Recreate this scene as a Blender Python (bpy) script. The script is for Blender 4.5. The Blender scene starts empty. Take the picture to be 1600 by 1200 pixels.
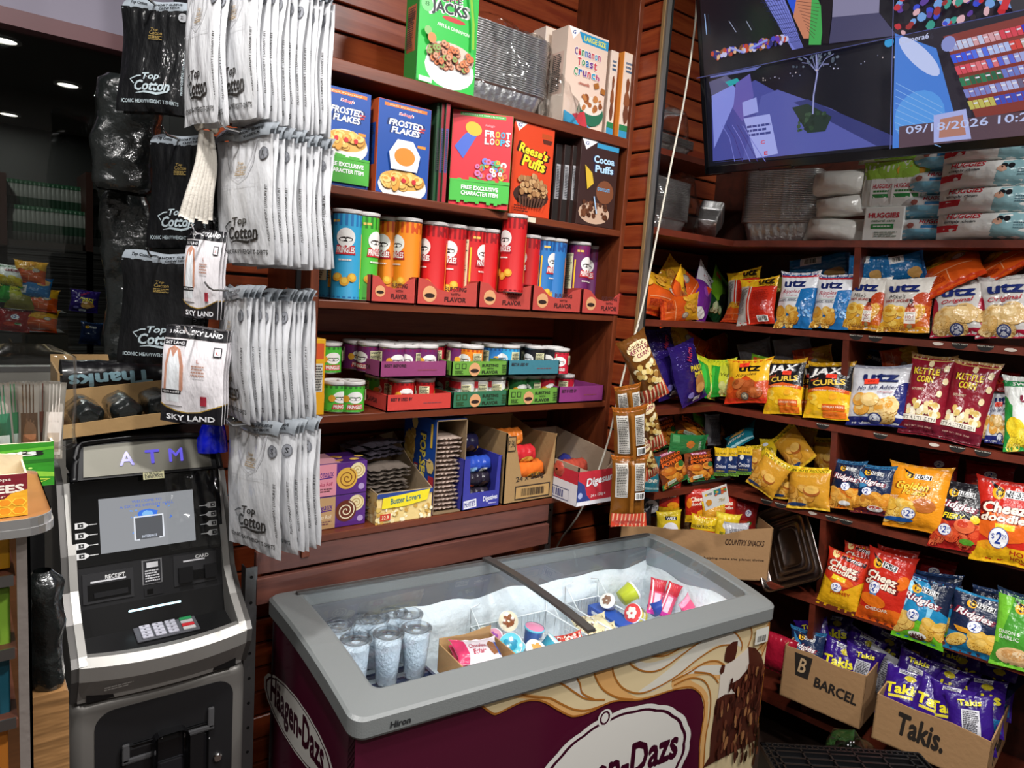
import bpy, bmesh, math, random
from math import sin, cos, pi, radians, sqrt, exp, atan2
from mathutils import Vector as V, Matrix, noise
from mathutils.geometry import tessellate_polygon

# ---------------------------------------------------------------- camera
SC = bpy.context.scene
COL = SC.collection
CAMZ = 1.62
FPX = 1105.9
_yaw, _pit, _rol = radians(38.42), radians(7.08), radians(3.96)
FW = V((sin(_yaw)*cos(_pit), cos(_yaw)*cos(_pit), -sin(_pit)))
_r = V((cos(_yaw), -sin(_yaw), 0)); _u = _r.cross(FW)
RT = _r*cos(_rol) + _u*sin(_rol)
UP = -_r*sin(_rol) + _u*cos(_rol)
CP = V((0, 0, CAMZ))
cam = bpy.data.cameras.new('camera'); co = bpy.data.objects.new('camera', cam); COL.objects.link(co)
cam.sensor_width = 36; cam.lens = FPX*36/1600; cam.clip_start = .02
mw = Matrix((RT, UP, -FW)).transposed().to_4x4(); mw.translation = CP
co.matrix_world = mw
SC.camera = co
# ---------------------------------------------------------------- world and exposure
w = bpy.data.worlds.new('world'); SC.world = w; w.use_nodes = True
w.node_tree.nodes['Background'].inputs[0].default_value = (.75, .82, 1, 1)
w.node_tree.nodes['Background'].inputs[1].default_value = .12
SC.view_settings.view_transform = 'Standard'; SC.view_settings.look = 'None'
SC.view_settings.gamma = 1; SC.view_settings.use_curve_mapping = False
SC.view_settings.exposure = 0.0
CEIL = 3.0
def area(name, loc, size, power, col=(1, .97, .92), rot=(0, 0, 0), shape='DISK', sy=None):
    l = bpy.data.lights.new(name, 'AREA'); l.shape = shape; l.size = size
    if sy: l.size_y = sy
    l.energy = power; l.color = col
    o = bpy.data.objects.new(name, l); COL.objects.link(o); o.location = loc; o.rotation_euler = rot
    return o
DOWN = [(.1, .75, 34), (1.35, .35, 34), (.65, -.5, 30), (-.75, .3, 20), (1.9, -.6, 28), (-.4, -1.4, 14)]
for x, y, p in DOWN:
    area('downlight_lamp', (x, y, CEIL-.03), .16, p*1.0, (1, .975, .95))

# ---------------------------------------------------------------- helpers
random.seed(7)
def lin(h):
    if not isinstance(h, str): return tuple(h) + ((1,) if len(h) == 3 else ())
    out = []
    for i in (0, 2, 4):
        c = int(h[i:i+2], 16)/255
        out.append(c/12.92 if c <= .04045 else ((c+.055)/1.055)**2.4)
    return (out[0], out[1], out[2], 1)
def ray(px, py): return FW*FPX + RT*(px-800) - UP*(py-600)
def plane(px, py, n, d):
    r = ray(px, py); n = V(n); t = (d - CP.dot(n))/r.dot(n); return CP + r*t
def atY(px, py, Y): return plane(px, py, (0, 1, 0), Y)
def atX(px, py, X): return plane(px, py, (1, 0, 0), X)
def atZ(px, py, Z): return plane(px, py, (0, 0, 1), Z)
RA = radians(8.74)
DR = V((sin(RA), -cos(RA), 0)); NR = V((-cos(RA), -sin(RA), 0)); P0 = V((2.264, 1.6, 0))
def atR(px, py, off=0):            # a point on the right unit's front plane, pushed off metres into the aisle
    return plane(px, py, NR, P0.dot(NR) + off)
def ppm(P):                         # pixels per metre at a point
    return FPX/((V(P)-CP).dot(FW))

class MB:
    def __init__(s): s.v = []; s.f = []; s.c = []; s.m = []; s.s = []
    def add(s, vf, col='ffffff', mat=0, smooth=False, M=None):
        vs, fs = vf; n = len(s.v)
        if M is not None: vs = [M @ V(p) for p in vs]
        s.v.extend([tuple(p) for p in vs])
        c = lin(col)
        for f in fs:
            s.f.append([i+n for i in f]); s.c.append(c); s.m.append(mat); s.s.append(smooth)
        return s
    def build(s, name, mats, parent=None, M=None):
        me = bpy.data.meshes.new(name)
        me.from_pydata(s.v, [], s.f)
        if not isinstance(mats, (list, tuple)): mats = [mats]
        for m in mats: me.materials.append(m)
        if s.f:
            me.polygons.foreach_set('material_index', s.m)
            me.polygons.foreach_set('use_smooth', s.s)
            at = me.color_attributes.new('Col', 'FLOAT_COLOR', 'CORNER')
            buf = []
            for f, c in zip(s.f, s.c): buf.extend(c*len(f))
            at.data.foreach_set('color', buf)
        me.update()
        o = bpy.data.objects.new(name, me); COL.objects.link(o)
        if M is not None: o.matrix_world = M
        if parent: o.parent = parent
        return o
def tag(o, label=None, cat=None, group=None, kind=None):
    if label: o['label'] = label
    if cat: o['category'] = cat
    if group: o['group'] = group
    if kind: o['kind'] = kind
    return o
def empty(name, M=None, loc=None):
    o = bpy.data.objects.new(name, None); o.empty_display_size = .05; COL.objects.link(o)
    if M is not None: o.matrix_world = M
    if loc is not None: o.location = loc
    return o
def clone(o, M=None, label=None, group=None):
    def rec(a, par):
        c = a.copy(); COL.objects.link(c)
        if par is not None: c.parent = par; c.matrix_parent_inverse = a.matrix_parent_inverse
        for ch in kids.get(a.name, ()): rec(ch, c)
        return c
    kids = {}
    for q in list(o.children): kids.setdefault(o.name, []).append(q)
    for q in list(o.children):
        for r in list(q.children): kids.setdefault(q.name, []).append(r)
    c = rec(o, None)
    if M is not None: c.matrix_world = M
    if label: c['label'] = label
    if group: c['group'] = group
    return c

# primitives
def box(x0, y0, z0, x1, y1, z1):
    v = [(x0,y0,z0),(x1,y0,z0),(x1,y1,z0),(x0,y1,z0),(x0,y0,z1),(x1,y0,z1),(x1,y1,z1),(x0,y1,z1)]
    return v, [(0,3,2,1),(4,5,6,7),(0,1,5,4),(1,2,6,5),(2,3,7,6),(3,0,4,7)]
def bbox(x0, y0, z0, x1, y1, z1, b=.003, seg=2):
    bm = bmesh.new(); bmesh.ops.create_cube(bm, size=1)
    for v in bm.verts:
        v.co = V(((x0+x1)/2+v.co.x*(x1-x0), (y0+y1)/2+v.co.y*(y1-y0), (z0+z1)/2+v.co.z*(z1-z0)))
    bmesh.ops.bevel(bm, geom=bm.edges[:], offset=b, segments=seg, profile=.5, affect='EDGES')
    bm.verts.index_update()
    r = ([tuple(v.co) for v in bm.verts], [[v.index for v in f.verts] for f in bm.faces]); bm.free(); return r
def prism(pts, z0, z1):             # xy polygon extruded along z
    n = len(pts)
    v = [(p[0], p[1], z0) for p in pts] + [(p[0], p[1], z1) for p in pts]
    f = [tuple(range(n-1, -1, -1)), tuple(range(n, 2*n))]
    f += [(i, (i+1) % n, n+(i+1) % n, n+i) for i in range(n)]
    return v, f
def extr(pts, x0, x1):              # yz polygon extruded along x
    n = len(pts)
    v = [(x0, p[0], p[1]) for p in pts] + [(x1, p[0], p[1]) for p in pts]
    f = [tuple(range(n)), tuple(range(2*n-1, n-1, -1))]
    f += [(i, n+i, n+(i+1) % n, (i+1) % n) for i in range(n)]
    return v, f
def lathe(prof, n=24):
    v = []; f = []
    for r, z in prof:
        for k in range(n): a = 2*pi*k/n; v.append((r*cos(a), r*sin(a), z))
    for j in range(len(prof)-1):
        for k in range(n):
            f.append((j*n+k, j*n+(k+1) % n, (j+1)*n+(k+1) % n, (j+1)*n+k))
    return v, f
def tube(pts, r, n=6, closed=False):
    pts = [V(p) for p in pts]; v = []; f = []; N = len(pts)
    for i, p in enumerate(pts):
        a = pts[(i-1) % N] if (closed or i > 0) else p
        b = pts[(i+1) % N] if (closed or i < N-1) else p
        t = (b-a).normalized()
        h = V((0, 0, 1)) if abs(t.z) < .9 else V((1, 0, 0))
        x = t.cross(h).normalized(); y = t.cross(x)
        for k in range(n):
            q = 2*pi*k/n; v.append(p + x*r*cos(q) + y*r*sin(q))
    for i in range(N if closed else N-1):
        j = (i+1) % N
        for k in range(n): f.append((i*n+k, i*n+(k+1) % n, j*n+(k+1) % n, j*n+k))
    if not closed: f += [tuple(range(n)), tuple(range(N*n-1, (N-1)*n-1, -1))]
    return v, f
def gridf(S, nu, nv, flip=False):
    v = [S(i/nu, j/nv) for j in range(nv+1) for i in range(nu+1)]
    f = []
    for j in range(nv):
        for i in range(nu):
            a = j*(nu+1)+i; q = (a, a+1, a+nu+2, a+nu+1)
            f.append(q[::-1] if flip else q)
    return v, f
def frame(P, up, nrm):              # local -Y faces nrm, local Z along up
    z = V(up).normalized(); y = -V(nrm); y = (y - z*y.dot(z)).normalized(); x = y.cross(z)
    M = Matrix((x, y, z)).transposed().to_4x4(); M.translation = V(P); return M
def TR(x=0, y=0, z=0, rz=0, rx=0, ry=0, s=1):
    return Matrix.Translation((x, y, z)) @ Matrix.Rotation(rz, 4, 'Z') @ Matrix.Rotation(ry, 4, 'Y') @ Matrix.Rotation(rx, 4, 'X') @ Matrix.Scale(s, 4)

# ---------------------------------------------------------------- printed art, laid on any surface
_tc = {}
def glyphs(body, bold=0, shear=0):
    k = (body, bold, shear)
    if k in _tc: return _tc[k]
    cu = bpy.data.curves.new('t', 'FONT'); cu.body = body; cu.resolution_u = 2; cu.shear = shear
    cu.align_x = 'CENTER'
    ob = bpy.data.objects.new('t', cu); COL.objects.link(ob)
    dg = bpy.context.evaluated_depsgraph_get(); dg.update()
    me = ob.evaluated_get(dg).to_mesh()
    vs = [(v.co.x, v.co.y) for v in me.vertices]; me.calc_loop_triangles(); fs = [tuple(p.vertices) for p in me.loop_triangles]
    ob.evaluated_get(dg).to_mesh_clear()
    bpy.data.objects.remove(ob); bpy.data.curves.remove(cu)
    sh = [(0, 0)]
    if vs:                              # thickened by laying shifted copies over each other
        r = .0075*bold; K = (8 if bold > 3 else 4) if bold > 0 else 0
        sh += [(r*cos(2*pi*q/K), r*sin(2*pi*q/K)) for q in range(K)]; r = r if K else 0
        x0 = min(a for a, b in vs)-r; x1 = max(a for a, b in vs)+r; y0 = min(b for a, b in vs)-r; y1 = max(b for a, b in vs)+r
        sx, sy = 1/(x1-x0+1e-9), 1/(y1-y0+1e-9)
        vs = [((a-x0)*sx, (b-y0)*sy) for a, b in vs]; sh = [(a*sx, b*sy) for a, b in sh]
    _tc[k] = (vs, fs, sh); return _tc[k]
def split(vs, fs, L):
    vs = list(vs); out = []; mid = {}
    st = []
    for f in fs:
        for i in range(1, len(f)-1): st.append((f[0], f[i], f[i+1]))
    while st:
        t = st.pop()
        d = [(vs[t[i]][0]-vs[t[(i+1) % 3]][0])**2 + (vs[t[i]][1]-vs[t[(i+1) % 3]][1])**2 for i in range(3)]
        i = d.index(max(d))
        if d[i] <= L*L: out.append(t); continue
        a, b, c = t[i], t[(i+1) % 3], t[(i+2) % 3]; k = (min(a, b), max(a, b))
        if k not in mid:
            mid[k] = len(vs); vs.append(((vs[a][0]+vs[b][0])/2, (vs[a][1]+vs[b][1])/2))
        m = mid[k]; st += [(a, m, c), (m, b, c)]
    return vs, out
class Art:
    """flat print in a 0..1 square (u right, v up); asp = width/height of the real face"""
    def __init__(s, asp=1, L=.12): s.sh = []; s.asp = asp; s.L = L
    def raw(s, vs, fs, col, sub=0): 
        if fs:
            a, b = split(vs, fs, s.L); s.sh.append((a, b, col, sub))
        return s
    def rect(s, x0, y0, x1, y1, col, rot=0):
        p = [(x0, y0), (x1, y0), (x1, y1), (x0, y1)]
        if rot: p = s._rot(p, (x0+x1)/2, (y0+y1)/2, rot)
        return s.raw(p, [(0, 1, 2, 3)], col)
    def _rot(s, p, cx, cy, r):
        a = radians(r); o = []
        for x, y in p:
            dx = (x-cx)*s.asp; dy = y-cy
            o.append((cx+(dx*cos(a)-dy*sin(a))/s.asp, cy+dx*sin(a)+dy*cos(a)))
        return o
    def ell(s, cx, cy, rx, ry, col, n=18, rot=0):
        p = [(cx+rx*cos(2*pi*i/n), cy+ry*sin(2*pi*i/n)) for i in range(n)]
        if rot: p = s._rot(p, cx, cy, rot)
        return s.raw(p + [(cx, cy)], [(i, (i+1) % n, n) for i in range(n)], col)
    def circ(s, cx, cy, r, col, n=18): return s.ell(cx, cy, r, r*s.asp, col, n)
    def poly(s, pts, col):
        t = tessellate_polygon([[V((a, b, 0)) for a, b in pts]])
        fs = []
        for q in t:
            (ax, ay), (bx, by), (cx, cy) = pts[q[0]], pts[q[1]], pts[q[2]]
            fs.append(q if (bx-ax)*(cy-ay)-(by-ay)*(cx-ax) > 0 else (q[0], q[2], q[1]))
        return s.raw(pts, fs, col)
    def line(s, pts, w, col):
        n = len(pts); vs = []
        for i, (x, y) in enumerate(pts):
            a = pts[max(0, i-1)]; b = pts[min(n-1, i+1)]
            dx = (b[0]-a[0])*s.asp; dy = b[1]-a[1]; l = sqrt(dx*dx+dy*dy) or 1
            ww = w(i/(n-1)) if callable(w) else w
            vs += [(x-dy/l*ww/s.asp/2, y+dx/l*ww/2), (x+dy/l*ww/s.asp/2, y-dx/l*ww/2)]
        return s.raw(vs, [(2*i, 2*i+1, 2*i+3, 2*i+2) for i in range(n-1)], col)
    def blob(s, cx, cy, rx, ry, col, seed=0, n=14, j=.25, rot=0):
        rd = random.Random(seed)
        p = [(cx+rx*(1-j*rd.random())*cos(2*pi*i/n), cy+ry*(1-j*rd.random())*sin(2*pi*i/n)) for i in range(n)]
        if rot: p = s._rot(p, cx, cy, rot)
        return s.raw(p + [(cx, cy)], [(i, (i+1) % n, n) for i in range(n)], col)
    def text(s, body, cx, cy, w, h, col, bold=1, shear=0, rot=0, out=None, ow=2.5, arc=0):
        for k, (c, b) in enumerate((((out, bold+ow),) if out else ()) + ((col, bold),)):
            vs, fs, shf = glyphs(body, b, shear)
            e = 1.0 + (.04*ow if c == out and out else 0)
            for q, (dx, dy) in enumerate(shf):
                p = [(cx+(x+dx-.5)*w*e, cy+(y+dy-.5)*h*e + arc*(1-(2*x-1)**2)) for x, y in vs]
                if rot: p = s._rot(p, cx, cy, rot)
                s.raw(p, fs, c, q+1)
        return s
    def small(s, x0, y0, x1, y1, n, col, seed=1, fill=.55):     # lines of print too small to read
        rd = random.Random(seed)
        for i in range(n):
            yy = y1-(i+.5)*(y1-y0)/n; hh = (y1-y0)/n*fill/2; x = x0; e = x1-(x1-x0)*rd.random()*.25
            while x < e:
                l = (x1-x0)*(.08+.14*rd.random()); s.rect(x, yy-hh, min(x+l, e), yy+hh, col); x += l+(x1-x0)*.03
        return s
    def bars(s, x0, y0, x1, y1, bg='f4f4f0', fg='161616', n=14, seed=3, vert=False):
        s.rect(x0, y0, x1, y1, bg); rd = random.Random(seed)
        mx = (x1-x0)*.08; my = (y1-y0)*.12
        for i in range(n):
            a = i/n; b = a+(.3+.5*rd.random())/n
            if vert: s.rect(x0+mx, y0+my+(y1-y0-2*my)*a, x1-mx, y0+my+(y1-y0-2*my)*b, fg)
            else: s.rect(x0+mx+(x1-x0-2*mx)*a, y0+my, x0+mx+(x1-x0-2*mx)*b, y1-my, fg)
        return s
    def scatter(s, x0, y0, x1, y1, n, r, cols, seed=0, kind='blob', ring=None):
        rd = random.Random(seed)
        for i in range(n):
            x = x0+(x1-x0)*rd.random(); y = y0+(y1-y0)*rd.random(); q = r*(.7+.6*rd.random()); c = cols[i % len(cols)]
            if kind == 'blob': s.blob(x, y, q, q*s.asp*(.6+.5*rd.random()), c, seed+i, rot=rd.random()*180, n=9)
            else:
                s.ell(x, y, q, q*s.asp, c, 10)
                if ring: s.ell(x, y, q*.4, q*.4*s.asp, ring, 7)
        return s
def press(mb, art, S, h0=.0006, dh=.00005, mat=0, smooth=False):
    dh = max(dh, .00006)
    k = 0
    for vs, fs, c, sub in art.sh:
        if sub < 2: k += 1
        hh = h0+dh*k+5e-6*max(0, sub-1)
        mb.add(([S(a, b, hh) for a, b in vs], fs), c, mat, smooth)
def face_map(O, X, Z):              # flat face: O lower left corner, X and Z its full edges; offset along outward normal
    O, X, Z = V(O), V(X), V(Z); n = X.cross(Z).normalized()
    return lambda u, v, h=0: O + X*u + Z*v + n*h

# ---------------------------------------------------------------- materials
def mat(name, col=None, rough=.5, metal=0, attr=False, coat=0, bump=0, bscale=40, spec=.5, emit=0, trans=0, alpha=1, stretch=None, ior=1.45, coatr=.03, detail=2):
    m = bpy.data.materials.new(name); m.use_nodes = True; nt = m.node_tree; b = nt.nodes['Principled BSDF']
    b.inputs['Roughness'].default_value = rough; b.inputs['Metallic'].default_value = metal
    b.inputs['Specular IOR Level'].default_value = spec; b.inputs['Coat Weight'].default_value = coat
    b.inputs['Coat Roughness'].default_value = coatr; b.inputs['Transmission Weight'].default_value = trans
    b.inputs['Alpha'].default_value = alpha; b.inputs['IOR'].default_value = ior
    if attr:
        a = nt.nodes.new('ShaderNodeAttribute'); a.attribute_name = 'Col'
        if emit: b.inputs['Base Color'].default_value = (.01, .01, .012, 1)
        else: nt.links.new(a.outputs['Color'], b.inputs['Base Color'])
        if emit:
            nt.links.new(a.outputs['Color'], b.inputs['Emission Color']); b.inputs['Emission Strength'].default_value = emit
    elif col:
        b.inputs['Base Color'].default_value = lin(col)
        if emit: b.inputs['Emission Color'].default_value = lin(col); b.inputs['Emission Strength'].default_value = emit
    if bump:
        tc = nt.nodes.new('ShaderNodeTexCoord'); mp = nt.nodes.new('ShaderNodeMapping')
        mp.inputs['Scale'].default_value = stretch or (1, 1, 1)
        n = nt.nodes.new('ShaderNodeTexNoise'); n.inputs['Scale'].default_value = bscale; n.inputs['Detail'].default_value = detail
        bp = nt.nodes.new('ShaderNodeBump'); bp.inputs['Strength'].default_value = bump; bp.inputs['Distance'].default_value = .01
        nt.links.new(tc.outputs['Object'], mp.inputs[0]); nt.links.new(mp.outputs[0], n.inputs[0])
        nt.links.new(n.outputs['Fac'], bp.inputs['Height']); nt.links.new(bp.outputs[0], b.inputs['Normal'])
        if coat: nt.links.new(bp.outputs[0], b.inputs['Coat Normal'])
    return m
def wood(name, c1, c2, rough=.4, scale=3, axis=(1, 1, 14), bump=.05):
    m = mat(name, c1, rough); nt = m.node_tree; b = nt.nodes['Principled BSDF']
    tc = nt.nodes.new('ShaderNodeTexCoord'); mp = nt.nodes.new('ShaderNodeMapping'); mp.inputs['Scale'].default_value = axis
    n = nt.nodes.new('ShaderNodeTexNoise'); n.inputs['Scale'].default_value = scale; n.inputs['Detail'].default_value = 6
    n.inputs['Distortion'].default_value = .8
    n2 = nt.nodes.new('ShaderNodeTexNoise'); n2.inputs['Scale'].default_value = scale*9; n2.inputs['Detail'].default_value = 3
    r = nt.nodes.new('ShaderNodeValToRGB'); r.color_ramp.elements[0].position = .32; r.color_ramp.elements[1].position = .68
    r.color_ramp.elements[0].color = lin(c1); r.color_ramp.elements[1].color = lin(c2)
    mx = nt.nodes.new('ShaderNodeMath'); mx.operation = 'MULTIPLY_ADD'; mx.inputs[1].default_value = .35
    nt.links.new(tc.outputs['Object'], mp.inputs[0]); nt.links.new(mp.outputs[0], n.inputs[0]); nt.links.new(mp.outputs[0], n2.inputs[0])
    s2 = nt.nodes.new('ShaderNodeMath'); s2.operation = 'SUBTRACT'; s2.inputs[1].default_value = .5
    nt.links.new(n2.outputs['Fac'], s2.inputs[0]); nt.links.new(s2.outputs[0], mx.inputs[0]); nt.links.new(n.outputs['Fac'], mx.inputs[2])
    nt.links.new(mx.outputs[0], r.inputs[0]); nt.links.new(r.outputs[0], b.inputs['Base Color'])
    bp = nt.nodes.new('ShaderNodeBump'); bp.inputs['Strength'].default_value = bump; bp.inputs['Distance'].default_value = .005
    nt.links.new(mx.outputs[0], bp.inputs['Height']); nt.links.new(bp.outputs[0], b.inputs['Normal'])
    return m
def glassy(name, tint=(1, 1, 1), gloss=.04, rough=.02, base=.05, bump=0, bscale=30):   # thin clear sheet: fresnel gloss over see-through
    m = bpy.data.materials.new(name); m.use_nodes = True; nt = m.node_tree; nt.nodes.clear()
    o = nt.nodes.new('ShaderNodeOutputMaterial'); t = nt.nodes.new('ShaderNodeBsdfTransparent'); g = nt.nodes.new('ShaderNodeBsdfGlossy')
    t.inputs[0].default_value = (*tint, 1); g.inputs['Roughness'].default_value = rough
    f = nt.nodes.new('ShaderNodeLayerWeight'); f.inputs[0].default_value = .25
    ma = nt.nodes.new('ShaderNodeMath'); ma.operation = 'MULTIPLY_ADD'; ma.inputs[1].default_value = .6; ma.inputs[2].default_value = base
    mx = nt.nodes.new('ShaderNodeMixShader')
    nt.links.new(f.outputs['Fresnel'], ma.inputs[0]); nt.links.new(ma.outputs[0], mx.inputs[0])
    nt.links.new(t.outputs[0], mx.inputs[1]); nt.links.new(g.outputs[0], mx.inputs[2]); nt.links.new(mx.outputs[0], o.inputs[0])
    if bump:
        tc = nt.nodes.new('ShaderNodeTexCoord'); n = nt.nodes.new('ShaderNodeTexNoise'); n.inputs['Scale'].default_value = bscale
        n.inputs['Detail'].default_value = 3; bp = nt.nodes.new('ShaderNodeBump'); bp.inputs['Strength'].default_value = bump
        nt.links.new(tc.outputs['Object'], n.inputs[0]); nt.links.new(n.outputs['Fac'], bp.inputs['Height'])
        nt.links.new(bp.outputs[0], g.inputs['Normal']); nt.links.new(bp.outputs[0], f.inputs['Normal'])
    return m
FILM = mat('printed_foil_film', rough=.22, attr=True, bump=.75, bscale=20, spec=.5, detail=3)
CARD = mat('printed_card', rough=.42, attr=True)
MATTE = mat('matte_print', rough=.75, attr=True)
PLAST = mat('coloured_plastic', rough=.3, attr=True)
GLOSSP = mat('glossy_coloured', rough=.15, attr=True, spec=.6)
WRAP = mat('poly_wrapped_cloth', rough=.45, attr=True, coat=.9, bump=.65, bscale=26, stretch=(1, 1, .35), coatr=.12, detail=4)
WRAPB = mat('poly_wrapped_black_cloth', rough=.6, attr=True, coat=.4, bump=.8, bscale=26, stretch=(1, 1, .35), coatr=.06, detail=4, spec=.25)
KRAFT = mat('corrugated_card', rough=.85, attr=True, bump=.1, bscale=60)
SCREEN = mat('lit_screen', rough=.2, attr=True, emit=.9)
STEEL = mat('brushed_steel', 'a8a8a8', .32, 1)
DSTEEL = mat('zinc_steel', '8e9092', .45, .9, bump=.1, bscale=60)
CHROME = mat('chrome', 'd8d8d8', .12, 1)
FOIL = mat('aluminium_foil', 'd4d4d4', .34, .92, bump=.3, bscale=60)
WIREW = mat('white_wire', 'e8ecee', .35)
BLACKP = mat('black_plastic', '0e0e10', .3)
BLACKM = mat('black_matte', '0c0c0d', .6)
SLAT = wood('slatwall_wood', '7a2c14', '9c4a24', .35, 2.2, (1, 1, 12))
SHELF = wood('shelf_wood', '5c2a18', '74381f', .38, 2.5, (1, 10, 10))
SHELFV = wood('shelf_wood_upright', '5c2814', '7a3c20', .4, 2.5, (10, 10, 1))
DARKW = wood('dark_unit_wood', '33170f', '4a2014', .45, 3, (1, 8, 8))
UNITW = wood('unit_shelf_wood', '5a2618', '733020', .4, 3, (1.5, 6, 6))
CLEAR = glassy('clear_film', (.97, .98, .98), base=.04, rough=.08, bump=.9, bscale=24)
GLASS = glassy('freezer_glass', (.93, .96, .97), base=.02, rough=.02)
CUPC = glassy('clear_cup_plastic', (.93, .95, .97), base=.06, rough=.06)
DGLASS = glassy('tinted_window_glass', (.8, .83, .82), base=.02, rough=.01)
# ================================================================ the room
YS, YW, XL, XR = 1.65, 1.95, .693, 1.716
def struct(name, mb, m): return tag(mb.build(name, m), kind='structure')
FLOORM = mat('floor_tile', '3a2c26', .4)
WALLP = mat('painted_wall', '8c8a86', .7)
CEILM = mat('ceiling_paint', '646462', .8)
struct('floor', MB().add(box(-2.6, -2.6, -.1, 3.4, 9.2, 0)), FLOORM)
struct('ceiling', MB().add(box(-2.6, -2.6, CEIL, 3.4, 9.2, CEIL+.1)), CEILM)
struct('wall_front', MB().add(box(-2.7, -2.7, 0, 3.5, -2.6, CEIL)), WALLP)
struct('wall_left', MB().add(box(-2.7, -2.6, 0, -2.6, 9.2, CEIL)), WALLP)
struct('wall_right', MB().add(box(3.4, -2.6, 0, 3.5, 9.2, CEIL)), WALLP)
# slatwall: one mesh of boards with grooves over a dark backing
def slats(x0, x1, z0, z1, y, pitch=.0755, z00=None):
    mb = MB(); mb.add(box(x0, y+.006, z0, x1, y+.03, z1), mat=1)
    z = z00 if z00 is not None else z0
    while z > z0: z -= pitch
    while z < z1:
        a, b = max(z, z0), min(z+pitch-.008, z1)
        if b > a: mb.add(bbox(x0, y-.008, a, x1, y+.008, b, .0025, 1))
        z += pitch
    return mb
zg = atY(533, 50, YW).z
struct('wall_back', slats(.50, 2.62, .0, CEIL, YW, z00=zg), [SLAT, BLACKM])
# end wall between the two shelf units: slatwall facing left, with a metal edge trim
XP = 1.738
mb = slats(0, .392, 0, 1.9, 0, z00=zg % .0755)
M = Matrix.Translation((XP+.004, YW-.0, 1.08)) @ Matrix.Rotation(-pi/2, 4, 'Z')
ew = struct('wall_end', mb, [SLAT, BLACKM]); ew.matrix_world = M
tb = MB().add(box(XP-.004, YW-.402, 1.08, XP+.006, YW-.392, 2.98)); tb.add(box(XP+.006, YW-.4, 1.08, XP+.015, YW-.394, 2.98))
tr = tb.build('trim_1', mat('dull_edge_metal', '8a8680', .4, .7)); tag(tr, kind='structure')
mb = MB().add(box(XP-.008, YW-.394, 1.08, XP-.002, YW-.384, 2.98), '8a6c44')
tag(mb.build('trim_2', MATTE), kind='structure')

# ---- back shelving unit
LV = {1: 2.145, 2: 1.855, 3: 1.579, 4: 1.292, 5: .983}
un = empty('shelving_unit', loc=(XL, YW, 0))
tag(un, 'brown wooden wall shelving unit stocked with cereal, canned chips and biscuits above the freezer', 'shelves')
def sub(mb, name, m, par): 
    o = mb.build(name, m, None); M = o.matrix_world.copy(); o.parent = par; o.matrix_parent_inverse = par.matrix_world.inverted(); return o
bpy.context.view_layer.update()
for k, z in LV.items():
    t = .03 if k == 1 else .02
    sub(MB().add(bbox(XL, YS, z-t, XR, YW-.002, z, .002)), 'shelf_board', SHELF, un)
sub(MB().add(bbox(XL-.022, YS-.002, .93, XL, YW, CEIL, .002)), 'side_panel', SHELFV, un)
sub(MB().add(bbox(XR, YS-.002, .93, XR+.02, YW, CEIL, .002)), 'side_panel', SHELFV, un)
sub(MB().add(bbox(.56, YS+.004, .905, 1.50, YS+.02, .962, .002)).add(bbox(.56, YS-.004, .83, 1.50, YS+.012, .897, .002)), 'apron_board', wood('apron_wood', '5e3a34', '74473c', .4, 2.5, (1, 10, 10)), un)
for x, y in ((.548, YS-.0), (1.728, YW-.05)):
    b = MB().add(box(x-.014, y-.002, 0, x+.014, y+.001, .93)).add(box(x-.014, y, 0, x-.011, y+.03, .93))
    for k in range(14): b.add(lathe([(.004, 0), (.004, .001), (0, .001)], 8), mat=1, M=Matrix.Translation((x, y-.002, .06+k*.065)) @ Matrix.Rotation(pi/2, 4, 'X'))
    sub(b, 'slotted_upright', [DSTEEL, BLACKM], un)

# ---- right corner unit
RV = {1: 1.878, 2: 1.573, 3: 1.262, 4: .954, 5: .650, 6: .2}
ru = empty('corner_shelving', loc=(2.264, 1.6, 0)); bpy.context.view_layer.update()
tag(ru, 'dark mahogany corner shelving unit filled with bags of chips under the television', 'shelves')
def rp(s, off=0): p = P0 + DR*s + NR*off; return (p.x, p.y)
BACK = -.36
CC = (2.264+.4, 1.95)
ms = [UNITW]
for k, z in RV.items():
    if k == 6: pts = [(1.78, 1.66), (2.264, 1.66), rp(0, -.06), rp(1.7, .0), rp(1.7, BACK), rp(-.3, BACK), (1.78, 1.94)]
    else: pts = [(XP+.035 if k < 4 else 1.95, 1.6), rp(0), rp(1.7), rp(1.7, BACK), rp(-.3, BACK), (XP+.035 if k < 4 else 1.95, 1.94)]
    sub(MB().add(prism(pts[::-1], z-.022, z)), 'shelf_board', UNITW, ru)
sub(MB().add(prism([rp(-.35, BACK-.02), rp(1.75, BACK-.02), rp(1.75, BACK), rp(-.35, BACK)], 0, CEIL)), 'back_panel', DARKW, ru)
for a, b in ((1, 2), (2, 3), (3, 4), (4, 5), (5, 6)):
    z1, z0 = RV[a]-.022, RV[b]
    s0, s1 = .425, .445
    f = 0 if a < 4 else -.0
    v = []
    for s in (s0, s1):
        for (o, z) in ((-.002, z1), (-.055, z0), (BACK, z0), (BACK, z1)):
            p = P0 + DR*s + NR*o; v.append((p.x, p.y, z))
    sub(MB().add((v, [(0,1,2,3), (7,6,5,4), (0,4,5,1), (1,5,6,2), (2,6,7,3), (3,7,4,0)])), 'partition', UNITW, ru)
# a shelf above, half hidden by the television
sub(MB().add(prism([(XP+.035, 1.66), (2.3, 1.66), (2.3, 1.94), (XP+.035, 1.94)][::1], 2.13, 2.15)), 'shelf_board', UNITW, ru)

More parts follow.
